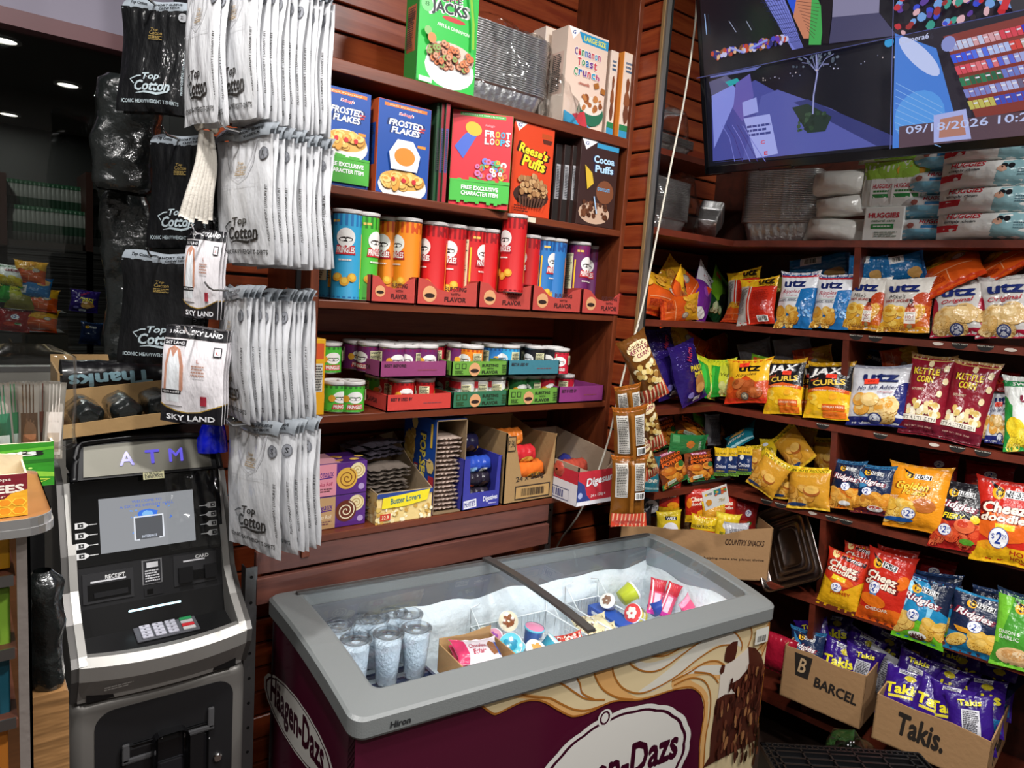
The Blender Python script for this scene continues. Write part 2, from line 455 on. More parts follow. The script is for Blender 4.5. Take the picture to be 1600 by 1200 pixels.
# ---- left: dark window; an added aisle behind it stands in for shop reflections
YG = 2.30
zb = atY(100, 574, YG).z
gl = MB().add(box(-2.6, YG, zb, .50, YG+.006, 2.22)); tag(gl.build('window_1', DGLASS), kind='structure')
WH = mat('grey_steel_panel', 'a09c94', .35, .6)
struct('wall_low', MB().add(box(-2.6, YG-.01, 0, .56, YG+.05, zb)), WH)
struct('trim_3', MB().add(box(-2.6, YG-.012, zb-.01, .56, YG+.03, zb+.004)), STEEL)
PUR = mat('mauve_soffit_paint', '8b8596', .6, bump=.1, bscale=6)  # purple light on the soffit is put into this base colour
struct('wall_soffit', MB().add(box(-2.6, YG-.03, 2.235, .50, YG+.06, CEIL)), PUR)
struct('trim_4', MB().add(box(-2.6, YG-.05, 2.2, .50, YG+.02, 2.24)), mat('oxblood_trim', '5b2a30', .45))  # red strip built for a trim line reflected in the glass
struct('wall_pier', MB().add(box(.50, YW+.03, 0, .56, 2.4, CEIL)), BLACKM)
for i, (x, y, p) in enumerate(DOWN):
    t = empty('ceiling_downlight', loc=(x, y, CEIL))
    if True:
        g = MB().add(lathe([(.08, -.001), (.1, -.001), (.1, -.012), (.085, -.014), (.08, -.001)], 28)); g.build('trim_ring', PLAST, t)
        MB().add(lathe([(0, -.006), (.08, -.006), (.08, -.005), (0, -.005)], 28)).build('diffuser', mat('downlight_diffuser', 'fff6ea', .5, emit=4), t)
    tag(t, 'round white recessed downlight in the shop ceiling', 'ceiling light', 'round downlights in the shop ceiling')
# ================================================================ bags of chips
def bag_S(W, H, T, seed=0, pinch=.07, seal=.07, sag=.5, ears=.0, rum=1):
    rd = random.Random(seed); ph = [rd.random()*6.28 for _ in range(10)]; kk = [rd.randint(3, 6), rd.randint(4, 7)]
    bend = (rd.random()-.5)*.10; amp = .0022*rum*(W/.15)
    def S(u, v, h=0, side=-1):
        u = min(max(u, 0), 1); v = min(max(v, 0), 1); s = 2*u-1; vv = min(max((v-seal*.7)/(1-1.4*seal), 0), 1)
        g = max(0, sin(pi*vv))**.55 if 0 < vv < 1 else 0
        g *= 1 + .25*sag*(.5-vv)*2*g
        e = max(0, 1-abs(s)**2.6)**.62
        t = T*.5*g*e
        wr = exp(-((vv)/.16)**2)*cos(2*pi*kk[0]*u+ph[0]) + exp(-((1-vv)/.18)**2)*cos(2*pi*kk[1]*u+ph[1])
        wr += .7*sin(9*v+5*s+ph[2])*abs(s)**2 + .5*noise.noise(V((s*2.3+seed, v*3.5, side*3)))*1.5
        edge = 1-abs(s)**6
        y = (t + wr*amp*edge*(.25+g)) * (1 if side > 0 else -1)
        if vv <= 0 or vv >= 1: y = .0012*cos(v*H*1400)*.5 + .0012*rum*wr*edge; y += .0004*side
        y += bend*W*sin(pi*v)*.6 + .02*W*sin(2*pi*v+ph[4])
        ww = 1 - pinch*max(0, sin(pi*v))**.8 + .01*sin(13*v+ph[3])
        if ears: ww += ears*exp(-((1-v)/.05)**2)
        # ragged pull-in of the top and bottom hem
        z = v*H - (.012*W)*cos(2*pi*u+ph[5])*(1 if v > .5 else -1)*abs(2*v-1)**3 + ears*.8*W*abs(s)**4*exp(-((1-v)/.12)**2)
        x = s*W*.5*ww
        return V((x, y + side*h, z))
    return S
def bag_mesh(W, H, T, art, base, seed=0, back=None, top=None, bot=None, nu=24, nv=34, artb=None, **k):
    S = bag_S(W, H, T, seed, **k); mb = MB()
    mb.add(gridf(lambda u, v: S(u, v, 0, -1), nu, nv), base, 0, True)
    mb.add(gridf(lambda u, v: S(u, v, 0, 1), nu, nv, True), back or base, 0, True)
    if art: press(mb, art, lambda u, v, h: S(u, v, h, -1), .0007, .00007, 0, True)
    if artb: press(mb, artb, lambda u, v, h: S(1-u, v, h, 1), .0007, .00006, 0, True)
    return mb
# ---- designs: name -> (width, height, thickness, base, draw)
DS = {}
NAVY, CRM = '1c2350', 'e6c876'
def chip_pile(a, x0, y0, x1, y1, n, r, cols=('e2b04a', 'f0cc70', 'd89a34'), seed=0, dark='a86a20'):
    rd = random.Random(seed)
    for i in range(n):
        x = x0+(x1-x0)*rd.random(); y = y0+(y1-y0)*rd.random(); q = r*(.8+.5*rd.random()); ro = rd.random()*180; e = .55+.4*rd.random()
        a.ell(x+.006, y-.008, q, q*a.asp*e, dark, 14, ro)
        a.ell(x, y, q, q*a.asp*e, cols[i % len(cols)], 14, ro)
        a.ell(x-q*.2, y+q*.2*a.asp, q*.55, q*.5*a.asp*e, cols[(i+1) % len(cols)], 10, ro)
def price(a, x, y, r=.13, txt='2'):      # round white price flash
    a.circ(x, y, r, '2a4ea0'); a.circ(x, y, r*.93, 'f6f6fa')
    a.text('$', x-r*.55, y+.01, r*.3, r*a.asp*.6, '24409a'); a.text('2', x-.01, y, r*.7, r*a.asp*1.15, '24409a', 3, .2); a.text('29', x+r*.55, y+.02, r*.45, r*a.asp*.45, '24409a')
def sticker(a, x, y, w=.22, h=.075, rot=0):
    a.rect(x-w/2, y-h/2, x+w/2, y+h/2, 'f4402a', rot); a.text('UTZ', x, y, w*.5, h*.35, '8a1c14', 1, rot=rot)
def wise(a, x, y, w=.5, rot=-6):
    a.circ(x-w*.36, y, w*.2, 'f2b022'); a.circ(x-w*.33, y-.003, w*.12, '20202a'); a.circ(x-w*.31, y+.003, w*.07, 'f8d040')
    a.poly([(x-w*.62, y+w*.34*a.asp), (x-w*.2, y+w*.1*a.asp), (x-w*.12, y+w*.02*a.asp), (x-w*.5, y+w*.14*a.asp)], '1a1a22')
    a.rect(x-w*.16, y-w*.13*a.asp, x+w*.5, y+w*.12*a.asp, 'f4f4f4', rot); a.rect(x-w*.14, y-w*.11*a.asp, x+w*.48, y+w*.10*a.asp, '14141c', rot)
    a.text('WISE', x+w*.17, y, w*.5, w*.16*a.asp, 'ffffff', 3, 0, rot)
def utz(a, x, y, w, h, col='1d2a66', girl=False):
    a.text('utz', x, y, w, h, col, 5)
def design(name, W, H, T, base, **kw):
    def deco(fn): DS[name] = (W, H, T, base, fn, kw); return fn
    return deco
@design('ripples', .17, .235, .06, '1f73b8', back='1f5c9c')
def _(a):
    a.poly([(0, 1), (1, 1), (1, .72), (.62, .68), (.55, .3), (.3, .22), (0, .3)], 'e9ebf0'); a.rect(0, .93, 1, 1, '263a80'); a.rect(0, .9, 1, .935, 'c43040')
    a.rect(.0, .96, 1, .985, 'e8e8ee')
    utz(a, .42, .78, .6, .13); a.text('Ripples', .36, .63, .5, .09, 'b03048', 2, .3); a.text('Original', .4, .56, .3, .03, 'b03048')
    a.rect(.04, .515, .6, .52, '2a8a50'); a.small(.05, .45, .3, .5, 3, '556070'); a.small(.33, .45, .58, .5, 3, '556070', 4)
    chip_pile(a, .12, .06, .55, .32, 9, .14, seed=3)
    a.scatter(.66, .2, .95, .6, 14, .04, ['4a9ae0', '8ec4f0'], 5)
@design('hothoney', .17, .235, .06, 'd8d4cc', back='b0a89c')
def _(a):
    a.ell(.86, .42, .26, .3, 'b8401c'); a.ell(.86, .28, .24, .22, 'd0641c'); a.rect(0, 0, 1, .1, 'e09a20')
    chip_pile(a, .1, .08, .8, .38, 14, .17, ('e8b038', 'f4cc60', 'e0a028'), 2)
    utz(a, .45, .79, .62, .15); a.text("Mike's", .34, .63, .34, .08, '3a3030', 0, .3); a.text('HOT HONEY', .38, .55, .52, .055, '982820', 3)
    a.rect(.54, .08, .74, .42, 'c8541c'); a.poly([(.56, .42), (.72, .42), (.68, .5), (.6, .5)], '8a2c14'); a.rect(.61, .49, .67, .57, '202020')
    a.rect(.53, .14, .75, .34, 'f4f0e6'); a.text("Mike's", .64, .31, .14, .03, '402020', 0, .3); a.text('HOT', .64, .25, .17, .05, 'a02820', 3); a.text('HONEY', .64, .195, .16, .025, 'a02820', 1)
    a.circ(.64, .1, .05, 'a08a5a')
@design('original', .18, .235, .065, 'c9c6c2', back='9a9894')
def _(a):
    a.rect(0, 0, 1, .12, 'a01a34'); a.ell(0, .42, .14, .3, 'a01a34'); a.ell(1, .42, .12, .3, 'a01a34'); a.rect(0, .93, 1, 1, 'a8a4a2')
    chip_pile(a, .1, .12, .9, .4, 16, .19, ('dcb878', 'e8ca90', 'd4a860'), 4, 'a07a40')
    utz(a, .5, .77, .66, .16); a.text('Original', .5, .6, .62, .1, 'b02838', 2, .3, 4); a.text('POTATO CHIPS', .5, .505, .36, .025, '604848')
    a.circ(.5, .1, .13, '343c68'); a.circ(.5, .1, .1, 'c8ccd8'); a.circ(.5, .1, .06, '343c68')
@design('nosalt', .19, .25, .06, 'd4d6dc', back='a8aab0')
def _(a):
    a.rect(0, 0, 1, .14, '22286e'); a.ell(1, .45, .2, .28, '22286e'); a.rect(0, .95, 1, 1, 'a0a4b4')
    chip_pile(a, .12, .14, .85, .42, 16, .18, ('e2c07a', 'eecf92', 'e0a040'), 6, 'a87830')
    utz(a, .55, .79, .62, .15); a.text('No Salt Added', .52, .62, .72, .07, '2a3060', 1, .3, 3); a.text('Original', .66, .54, .26, .04, 'b04050', 1, .3)
    a.circ(.5, .11, .12, '303a70'); a.circ(.5, .11, .09, 'd8dce4')
    sticker(a, .4, .72, .26, .09, 3); a.rect(0, 0, 1, .03, '1a1e5c')
@design('jax', .16, .25, .055, 'e8b41c', back='c89018')
def _(a):
    a.poly([(0, .93), (.12, .95), (.9, .93), (1, .93), (1, .5), (.5, .56), (0, .48)], '18161a'); a.rect(0, .92, 1, 1, 'c8961c')
    a.text('JAX', .44, .81, .8, .17, 'f4f2ee', 5, .25, 4, '505058', 3); a.text('CURLS', .52, .63, .74, .1, 'ecc44a', 4, 0, 5); a.text('Baked', .18, .68, .2, .04, 'd05030', 1, .2, 20)
    a.poly([(.02, .5), (.5, .56), (.98, .5), (.98, .44), (.5, .5), (.02, .44)], 'd0541c'); a.text('cheddar cheese', .5, .49, .7, .035, 'f4d8b0', 1)
    a.scatter(.06, .1, .94, .4, 14, .08, ['f4c83c', 'eba824', 'f7d458'], 3); a.rect(.42, .14, .92, .25, 'd4601c'); a.text('LOVE JAX TASTE', .67, .2, .44, .04, 'fff0d0', 2)
    a.rect(.45, .02, .95, .13, 'e2701c'); sticker(a, .58, .74, .24, .075, -3)
@design('kettle', .15, .27, .06, '8a1a2c', back='5a1020')
def _(a):
    a.rect(0, .93, 1, 1, 'c8a060'); a.text('KETTLE', .42, .79, .62, .085, 'f0d23c', 5, 0, 0, '5c0e1c', 3); a.text('CORN', .42, .69, .4, .085, 'f0d23c', 5, 0, 0, '5c0e1c', 3)
    a.text('GOURMET', .3, .56, .3, .03, 'f0e0c0', 1)
    rd = random.Random(4)
    for i in range(34):
        x = .12+.76*rd.random(); y = .24+.22*rd.random()*(1-abs(x-.5)); a.blob(x, y, .07, .045, ['f2e6c4', 'e8d49c', 'fbf4de', 'd8b868'][i % 4], i)
    for p in ((.86, .84), (.9, .68), (.82, .52), (.5, .89)): a.blob(p[0], p[1], .07, .05, 'eedcae', 9)
    a.rect(.02, .17, .85, .235, 'efe8d8'); a.text("IT'S A LITTLE SIN", .44, .2, .76, .04, '241810', 2); a.rect(0, .02, 1, .15, '641426')
    a.text('NET WT. 2OZ (56g)', .45, .1, .6, .022, 'd8b0a0')
@design('bbq', .19, .22, .06, 'c8491a', back='a83a14')
def _(a):
    a.poly([(0, 1), (1, 1), (1, .5), (.75, .44), (.5, .6), (.28, .44), (0, .6)], 'e9b224'); a.rect(0, 0, 1, .1, 'd83820')
    utz(a, .55, .77, .5, .16, '1a1612'); a.text('Ripples', .5, .61, .5, .09, '40200c', 1, .3, 6); a.ell(.12, .4, .14, .2, 'dc5a20')
    chip_pile(a, .3, .18, .8, .42, 10, .14, ('b0582a', 'c26c38', 'a04c20'), 8, '70300e'); a.circ(.5, .13, .09, '6a6058'); a.circ(.5, .13, .06, 'c8b898'); sticker(a, .42, .86, .22, .1, 4)
@design('barback', .15, .235, .06, 'd23420', back='e8b020')
def _(a):
    a.rect(0, .8, 1, 1, 'e8b824'); a.rect(0, 0, .28, .84, 'b8b4ae'); a.small(.03, .2, .25, .8, 22, '4a4644'); a.rect(.36, 0, .39, .8, 'f0d8c8')
    a.text('utz', .75, .9, .4, .12, '1a1612', 4); a.text('Ripples', .78, .81, .4, .05, '40200c', 1, .3); a.small(.45, .15, .9, .7, 22, 'a01c10', 5); a.bars(.62, .02, .9, .13)
@design('orangebag', .18, .24, .06, 'd4561a', back='b8441a')
def _(a):
    a.poly([(0, 1), (1, 1), (1, .62), (.4, .5), (0, .7)], 'd8a024'); a.rect(0, 0, 1, .08, 'c23a18'); a.rect(.1, .3, .9, .315, 'e8a070'); a.rect(.5, .1, .515, .3, 'e8a070')
    a.circ(.72, .55, .12, '8a7a68'); a.circ(.72, .55, .09, 'c8bca8'); a.small(.1, .12, .45, .26, 5, 'a83214'); chip_pile(a, .1, .6, .6, .85, 5, .12, ('e8b040', 'd89430'), 2)
@design('bluebag', .18, .24, .06, '1a6fae', back='1a5c98')
def _(a):
    a.rect(0, .2, .3, .55, 'd8dce4'); a.bars(.04, .24, .26, .5, vert=True); a.blob(.75, .75, .25, .18, 'd8a860', 2); a.scatter(.4, .1, .9, .5, 10, .04, ['4898d0'], 3); a.rect(0, .92, 1, 1, '15508a')
@design('cheeseballs', .12, .235, .05, '742a94', back='5c2078')
def _(a):
    a.poly([(0, 1), (1, 1), (1, .7), (0, .64)], 'dcdce2'); utz(a, .7, .86, .4, .09, '202020'); a.text('Cheese', .5, .77, .7, .06, 'a02848', 1, .2); a.blob(.4, .1, .3, .1, 'e8e4e0', 3); a.blob(.35, .5, .18, .1, '9a48b8', 2)
@design('greendark', .13, .235, .05, '1f4a2a', back='173a20')
def _(a):
    a.poly([(0, 1), (1, 1), (1, .75), (.5, .55), (.3, .3), (0, .4)], '7ab82c'); a.rect(.1, .8, .4, .9, 'e04030'); a.blob(.5, .4, .2, .15, '101812', 3); chip_pile(a, .15, .1, .6, .25, 5, .12, ('d8dcb0', 'b8c890'), 4)
@design('partymix', .13, .27, .05, '281860', back='2c1c68')
def _(a):
    a.scatter(.05, .6, .95, .97, 40, .012, ['a8a0e0', '7868c8'], 4); a.text('PARTY', .62, .55, .5, .09, 'e8d83c', 5, 0, -8); a.text('MIX', .66, .44, .4, .09, 'e8d83c', 5, 0, -8); a.text('Herrs', .5, .8, .5, .08, 'b03050', 3, .2, 60)
    a.blob(.65, .3, .26, .16, 'b07840', 5); a.blob(.6, .22, .2, .1, 'd8a860', 6); a.circ(.25, .15, .1, '8078c0'); a.rect(.35, .04, .6, .1, 'd8dce8')
@design('veggie', .15, .2, .05, '2a9a34', back='1f7a2c')
def _(a):
    a.poly([(.45, 1), (1, 1), (1, 0), (.6, 0), (.5, .4)], 'c8cc3c'); a.poly([(0, 1), (1, 1), (1, .85), (.4, .8), (0, .88)], 'd0d430'); a.text('Veg', .72, .55, .36, .12, '383410', 1, .2); chip_pile(a, .6, .1, .9, .35, 5, .13, ('e0d88c', 'c8c878'), 3); a.ell(.22, .45, .1, .35, '3cb844')
@design('greenwhite', .2, .27, .06, 'e4e8e4', back='c8ccc8')
def _(a):
    a.rect(0, .86, 1, .93, '22884a'); a.text('SWEET', .5, .895, .6, .05, 'f4f4f0', 3); a.poly([(0, .7), (.2, .6), (.2, .2), (1, .05), (1, 0), (0, 0)], '2a9440'); a.ell(.0, .4, .18, .34, '2a9440'); chip_pile(a, .2, .1, .9, .35, 10, .18, ('f0d838', 'f6e468', 'e8c828'), 3, 'b89820'); utz(a, .62, .7, .5, .12, '80203c')
@design('jalapeno', .13, .19, .04, '7c3c1c', back='3a2014')
def _(a):
    a.rect(0, 0, 1, .14, '2a7c40'); a.rect(0, .93, 1, 1, '50281c'); a.rect(.2, .86, .75, .93, 'b84878'); a.text("HERR'S", .48, .895, .5, .05, 'f4e4e4', 2)
    chip_pile(a, .15, .12, .85, .5, 12, .16, ('d88a30', 'e8a03c', 'c86c20'), 3, '6a2c10'); a.text('JALAPENO', .5, .77, .84, .1, 'ee6a24', 5, .1, 3, '3a1408', 3); a.text('POPPERS', .5, .65, .84, .1, 'ee6a24', 5, .1, 3, '3a1408', 3)
    a.blob(.75, .52, .14, .09, '2c6a30', 5); a.rect(.12, .1, .42, .2, 'd8e4d0', 8); a.text('GLUTEN', .27, .15, .24, .04, '2a6a34', 2, 0, 8)
@design('greenherr', .15, .2, .045, '2c7c44', back='1f5c30')
def _(a):
    a.blob(.45, .5, .22, .14, 'd87828', 3); a.text("HERR'S", .5, .8, .4, .08, 'd8e4d0', 2); a.rect(.05, .05, .4, .2, '58a468')
@design('tealbag', .16, .19, .045, '1c7486', back='165c6c')
def _(a):
    a.poly([(0, 1), (1, 1), (.75, .72), (.2, .7)], '155a6a'); a.blob(.5, .6, .3, .2, 'd8a04c', 4); a.blob(.4, .55, .16, .12, 'e8bc6c', 5); a.rect(0, .06, 1, .12, 'a8d8e0'); a.text('HONEY', .5, .3, .6, .1, 'e8e8d8', 3)
@design('onionring', .085, .13, .03, '1c3060', back='16284e')
def _(a):
    a.rect(0, .7, 1, 1, 'e4b820'); a.text('30% MORE', .5, .8, .8, .07, '1c1c20', 3); a.circ(.4, .62, .14, 'e8e8e0'); a.text('Onion', .55, .35, .7, .14, 'e8ecf4', 2, .2); a.rect(0, 0, 1, .12, '6a9a3c'); a.text('ONION', .5, .18, .6, .05, 'd0c040', 2)
@design('goldbag', .13, .165, .04, 'd0952c', back='a87420')
def _(a):
    a.rect(0, .86, 1, 1, 'e8c428'); a.text('30% MORE PRODUCT', .5, .9, .9, .06, '241c10', 4, .1); a.text('Honey BBQ', .5, .76, .55, .08, 'e8c060', 1, .3)
    chip_pile(a, .05, .12, .55, .5, 8, .15, ('d8a048', 'e4b45c', 'c88a30'), 3, '8a5414'); a.ell(.62, .42, .2, .13, 'a85c24'); a.ell(.62, .45, .18, .1, 'e8b85c'); a.rect(.0, 0, 1, .06, 'dcb030'); a.blob(.25, .1, .25, .05, '2a4474', 4)
@design('yellowbag', .1, .15, .04, 'd8b820', back='a88c18')
def _(a):
    a.rect(0, .85, 1, 1, 'e8d040'); a.circ(.4, .65, .16, 'e0e4ec'); a.text('BUTTER', .5, .4, .7, .12, '30502a', 3); a.blob(.6, .2, .25, .12, 'c89030', 3)
def ridg(a, bowl=True):
    a.text('Ridgies', .45, .63, .72, .14, 'f4f0f0', 3, .25, -8, '7a1c34', 4)
@design('ridgies_navy', .145, .235, .05, '141f3c', back='16223c')
def _(a):
    a.rect(0, .93, 1, 1, '2a6088'); wise(a, .52, .83, .46); ridg(a); a.poly([(0, .4), (1, .45), (1, 0), (0, 0)], 'd8741c'); chip_pile(a, .1, .1, .9, .38, 10, .18, ('e09a34', 'e8ac4c'), 3); price(a, .5, .46, .14); a.ell(.5, .12, .18, .05, 'f4f4f4')
@design('ridgies_maroon', .15, .235, .05, '18284a', back='16223c')
def _(a):
    a.rect(0, .93, 1, 1, '2c6c98'); a.poly([(.1, .9), (.5, .6), (.2, .5)], '3a80b0'); wise(a, .52, .83, .46); ridg(a); a.rect(0, 0, 1, .26, '6a2428'); chip_pile(a, .05, .2, .95, .4, 12, .17, ('d8922e', 'e4a644', 'c88028'), 5); price(a, .4, .45, .13); a.ell(.62, .12, .2, .06, 'f0ecec'); a.ell(.62, .14, .16, .03, 'b84838')
@design('golden', .19, .27, .06, 'e8941c', back='c87814')
def _(a):
    a.rect(0, .95, 1, 1, 'f0a424'); wise(a, .5, .82, .44, 0); a.text('Golden', .42, .66, .56, .12, 'f4d648', 3, .3, 0, '9a5410', 3); a.text('Potato', .46, .56, .4, .08, 'f4d648', 2, .3, 0, '9a5410', 3)
    a.text('HONEY', .12, .47, .18, .03, 'f0e0c0', 2); a.text('BUTTER', .12, .43, .2, .03, 'f0e0c0', 2)
    a.ell(.66, .38, .2, .11, 'b8682c')
    chip_pile(a, .05, .16, .4, .38, 9, .15, ('f0c458', 'f6d478', 'e4b040'), 3); a.ell(.25, .12, .26, .035, '1f56a0'); price(a, .42, .23, .12)
@design('fiery', .165, .25, .05, '17151a', back='121014')
def _(a):
    a.rect(0, .95, 1, 1, '242228'); wise(a, .52, .83, .46, -4); ridg(a); a.text('FIERY', .42, .48, .42, .08, 'f0d82c', 3, .2, -2); a.blob(.1, .48, .09, .06, 'f0c82c', 4); a.blob(.82, .48, .1, .07, 'f0c82c', 5)
    a.poly([(0, .36), (.5, .42), (1, .38), (1, 0), (0, 0)], 'a8201c'); chip_pile(a, .1, .12, .9, .38, 11, .16, ('d8502c', 'e06a40', 'c83c20'), 3, '701410'); a.blob(.7, .14, .16, .05, '5ca030', 3); price(a, .28, .27, .13)
@design('doodle_hot', .2, .25, .06, 'c8281c', back='a01c14')
def _(a):
    wise(a, .52, .84, .5, -2); a.ell(.5, .45, .5, .2, 'e0641c'); a.text('Cheez', .46, .66, .7, .13, 'f8ecd8', 5, .15, 0, '6a1410', 4); a.text('doodles', .5, .54, .8, .1, 'f8ecd8', 5, .1, 0, '6a1410', 4)
    a.rect(0, 0, 1, .2, 'ecb41c'); a.blob(.3, .2, .3, .06, 'e89a1c', 3); a.rect(.35, .4, .65, .47, 'f0d030'); a.text('HOT', .75, .14, .3, .06, 'b02818', 3, 0, -6); a.text('HONEY', .78, .07, .34, .05, 'b02818', 3, 0, -6); price(a, .42, .3, .16)
@design('doodle_yellow', .15, .25, .05, 'e0a81c', back='b8501c')
def _(a):
    a.poly([(0, 1), (1, 1), (1, .6), (.6, .35), (.1, .5), (0, .55)], 'c8321c'); a.rect(.35, .86, .95, .93, '26242c', -8); a.text('WISE', .65, .9, .4, .05, 'f4f4f4', 3, 0, -8); a.circ(.2, .93, .1, 'f2d890')
    a.text('Cheez', .45, .76, .74, .12, 'f8ecd8', 5, .15, -6, '7a1c14', 4); a.text('doodles', .45, .66, .76, .1, 'f8ecd8', 5, .1, -6, '7a1c14', 4); a.ell(.5, .5, .3, .08, 'e0641c'); a.rect(.25, .5, .6, .58, 'f0d42c', -6); a.text('HONEY', .55, .3, .5, .055, 'b83c18', 3, 0, 6); price(a, .42, .38, .14)
@design('doodle_red', .17, .25, .055, 'c82a1c', back='981c14')
def _(a):
    wise(a, .42, .82, .52, -8); a.ell(.85, .64, .12, .11, 'e8701c', rot=-30); a.text('Cheez', .4, .64, .7, .12, 'f8ecd8', 5, .15, -6, '6a1410', 4); a.text('doodles', .4, .54, .72, .1, 'f8ecd8', 5, .1, -6, '6a1410', 4)
    a.rect(0, 0, 1, .18, 'd8581a'); a.ell(.3, .3, .3, .09, 'e8741c', rot=-6); a.ell(.7, .14, .34, .1, 'e06a1c', rot=12); a.rect(.2, .38, .36, .48, '4a90c8'); price(a, .28, .48, .13); a.text('CHEDDAR', .42, .19, .5, .045, 'f8e8d0', 3, 0, 4)
@design('ridgies_green', .16, .23, .05, '1f86b8', back='1b2a48')
def _(a):
    a.poly([(.45, 1), (1, 1), (1, .5), (.75, .6), (.6, .85)], '18223c'); a.rect(0, .93, 1, 1, '2a3a68'); a.poly([(.1, .9), (.3, .9), (.15, .5), (.02, .5)], '9ad8f4'); a.poly([(.6, .6), (.75, .66), (.62, .2)], '8accea')
    wise(a, .5, .8, .5, -8); ridg(a); a.poly([(0, .36), (.5, .34), (1, .4), (1, 0), (0, 0)], '6cc02c'); chip_pile(a, .08, .2, .95, .34, 8, .17, ('e0b048', 'ecc468'), 3); a.ell(.5, .12, .18, .05, 'f4f4f0'); a.ell(.5, .09, .15, .05, '5a2c28'); price(a, .36, .4, .13)
@design('ridgies_blue', .16, .24, .05, '1a2644', back='141c34')
def _(a):
    a.rect(0, .95, 1, 1, '3aa0d8'); wise(a, .55, .82, .5, -8); ridg(a); a.rect(0, 0, 1, .32, '2278a8'); a.poly([(.1, .42), (.9, .4), (.95, .33), (.2, .34)], 'e8a02c'); chip_pile(a, .1, .2, .9, .36, 7, .18, ('e8b850', 'f0c868'), 5, 'a87020'); price(a, .5, .47, .14)
@design('onion_garlic', .18, .25, .055, '4a9c34', back='38802a')
def _(a):
    a.rect(0, .93, 1, 1, '203a5c'); a.poly([(0, .93), (.3, .93), (.1, .3), (0, .3)], '78c838'); wise(a, .6, .8, .5, -8); a.text('ONION &', .28, .46, .4, .05, 'e8f0e0', 2); a.text('GARLIC', .28, .39, .38, .05, 'e8f0e0', 2)
    a.ell(.45, .16, .36, .12, 'f0c890'); a.ell(.4, .18, .22, .07, 'e0a868'); a.ell(.5, .2, .12, .04, 'f8dcb0'); a.rect(0, 0, 1, .05, '78c838')
@design('takis', .13, .21, .05, '34177a', back='341a70')
def _(a):
    a.text('Takis', .5, .6, .86, .2, 'ecdf30', 5, .1, 12, '2a1060', 3); a.blob(.6, .84, .16, .07, 'c8b830', 3); a.rect(.2, .42, .8, .47, 'e0d040', 12); a.rect(.05, .08, .95, .3, '1c6aa4'); a.rect(.3, .9, .7, .98, 'd8d8e0', 5); a.small(.32, .91, .68, .97, 4, '404048'); a.scatter(.1, .1, .9, .3, 8, .05, ['5a38a8', '2c80c0'], 3)
@design('takis_back', .13, .21, .05, '34177a', back='341a70')
def _(a):
    a.rect(.3, .1, .7, .75, 'd4d4dc'); a.small(.33, .12, .67, .73, 20, '404048'); a.text('Takis', .5, .87, .5, .1, 'ecdf30', 4, .1, 8)
@design('redsnack', .13, .17, .045, 'b8281c', back='7a1c14')
def _(a):
    a.text('Cheez', .5, .72, .6, .14, 'f4e4d0', 4, .15, 4); a.text('doodles', .52, .58, .6, .1, 'f4e4d0', 4, .1, 4); a.ell(.15, .6, .1, .16, 'e8801c', rot=-10); a.rect(0, 0, 1, .24, 'd8a820'); a.ell(.7, .3, .26, .1, 'e8941c'); a.circ(.6, .22, .09, 'e8a820')
@design('morepop', .15, .15, .045, 'c8281c', back='8a1c14')
def _(a):
    a.rect(0, .6, 1, 1, 'e0bc20'); a.text('30% MORE PRODUCT FREE', .5, .7, .95, .09, '201c14', 4, 0, 3); a.text('Cheez', .38, .42, .5, .16, 'f8ecd8', 4, .15, -6); a.ell(.75, .35, .18, .16, 'e8801c', rot=-20); a.text('doodles', .4, .22, .5, .12, 'f8ecd8', 4, .1, -6)
@design('popcornwht', .12, .17, .045, 'd8bc28', back='9a8418')
def _(a):
    a.circ(.5, .45, .34, 'e8e8f0'); a.rect(.3, .75, .8, .86, '24242c', -5); a.text('WISE', .55, .8, .4, .08, 'f4f4f4', 3, 0, -5); a.text('Popcorn', .5, .45, .6, .14, '30206a', 2, .2, -10)
@design('blackpop', .12, .17, .045, '1c1c22', back='141418')
def _(a):
    a.circ(.45, .3, .3, 'e0e0e4'); a.text('Popcorn', .45, .3, .5, .13, '26203a', 2, .2, -10); a.circ(.6, .75, .14, 'a8a8a0'); a.circ(.6, .75, .07, '1c1c22'); a.blob(.4, .62, .2, .05, '6a6a50', 3)
@design('greybag', .2, .22, .07, '8a868a', back='787478')
def _(a): pass
@design('redchili', .17, .22, .05, '8a1a1c', back='5a1414')
def _(a):
    price(a, .55, .62, .14); a.blob(.4, .3, .25, .1, 'b83c24', 3); a.blob(.65, .32, .12, .07, '3c6a2c', 4); a.rect(0, .9, 1, 1, '6a1214')
@design('darknavy', .17, .23, .05, '17223e', back='121a30')
def _(a): a.rect(0, .93, 1, 1, '24406c'); wise(a, .5, .75, .5, -6)
@design('olive', .15, .25, .05, '7a7428', back='5c581c')
def _(a): a.text('SOUR', .5, .7, .5, .08, 'd8d070', 3)
@design('silverback', .12, .2, .05, 'b4b4ba', back='8e8e94')
def _(a): a.small(.15, .1, .85, .85, 18, '5a5a62')
_bm = {}
def bag_obj(name, nm='chip_bag', seed=0, ears=.06):
    k = (name, seed, nm)
    if k in _bm: return bpy.data.objects.new(nm, _bm[k])
    W, H, T, base, fn, kw = DS[name]; a = Art(W/H, .055); fn(a)
    mb = bag_mesh(1*W, H, T, a, base, seed, ears=ears, **kw)
    o = mb.build(nm, FILM); COL.objects.unlink(o); _bm[k] = o.data
    return o
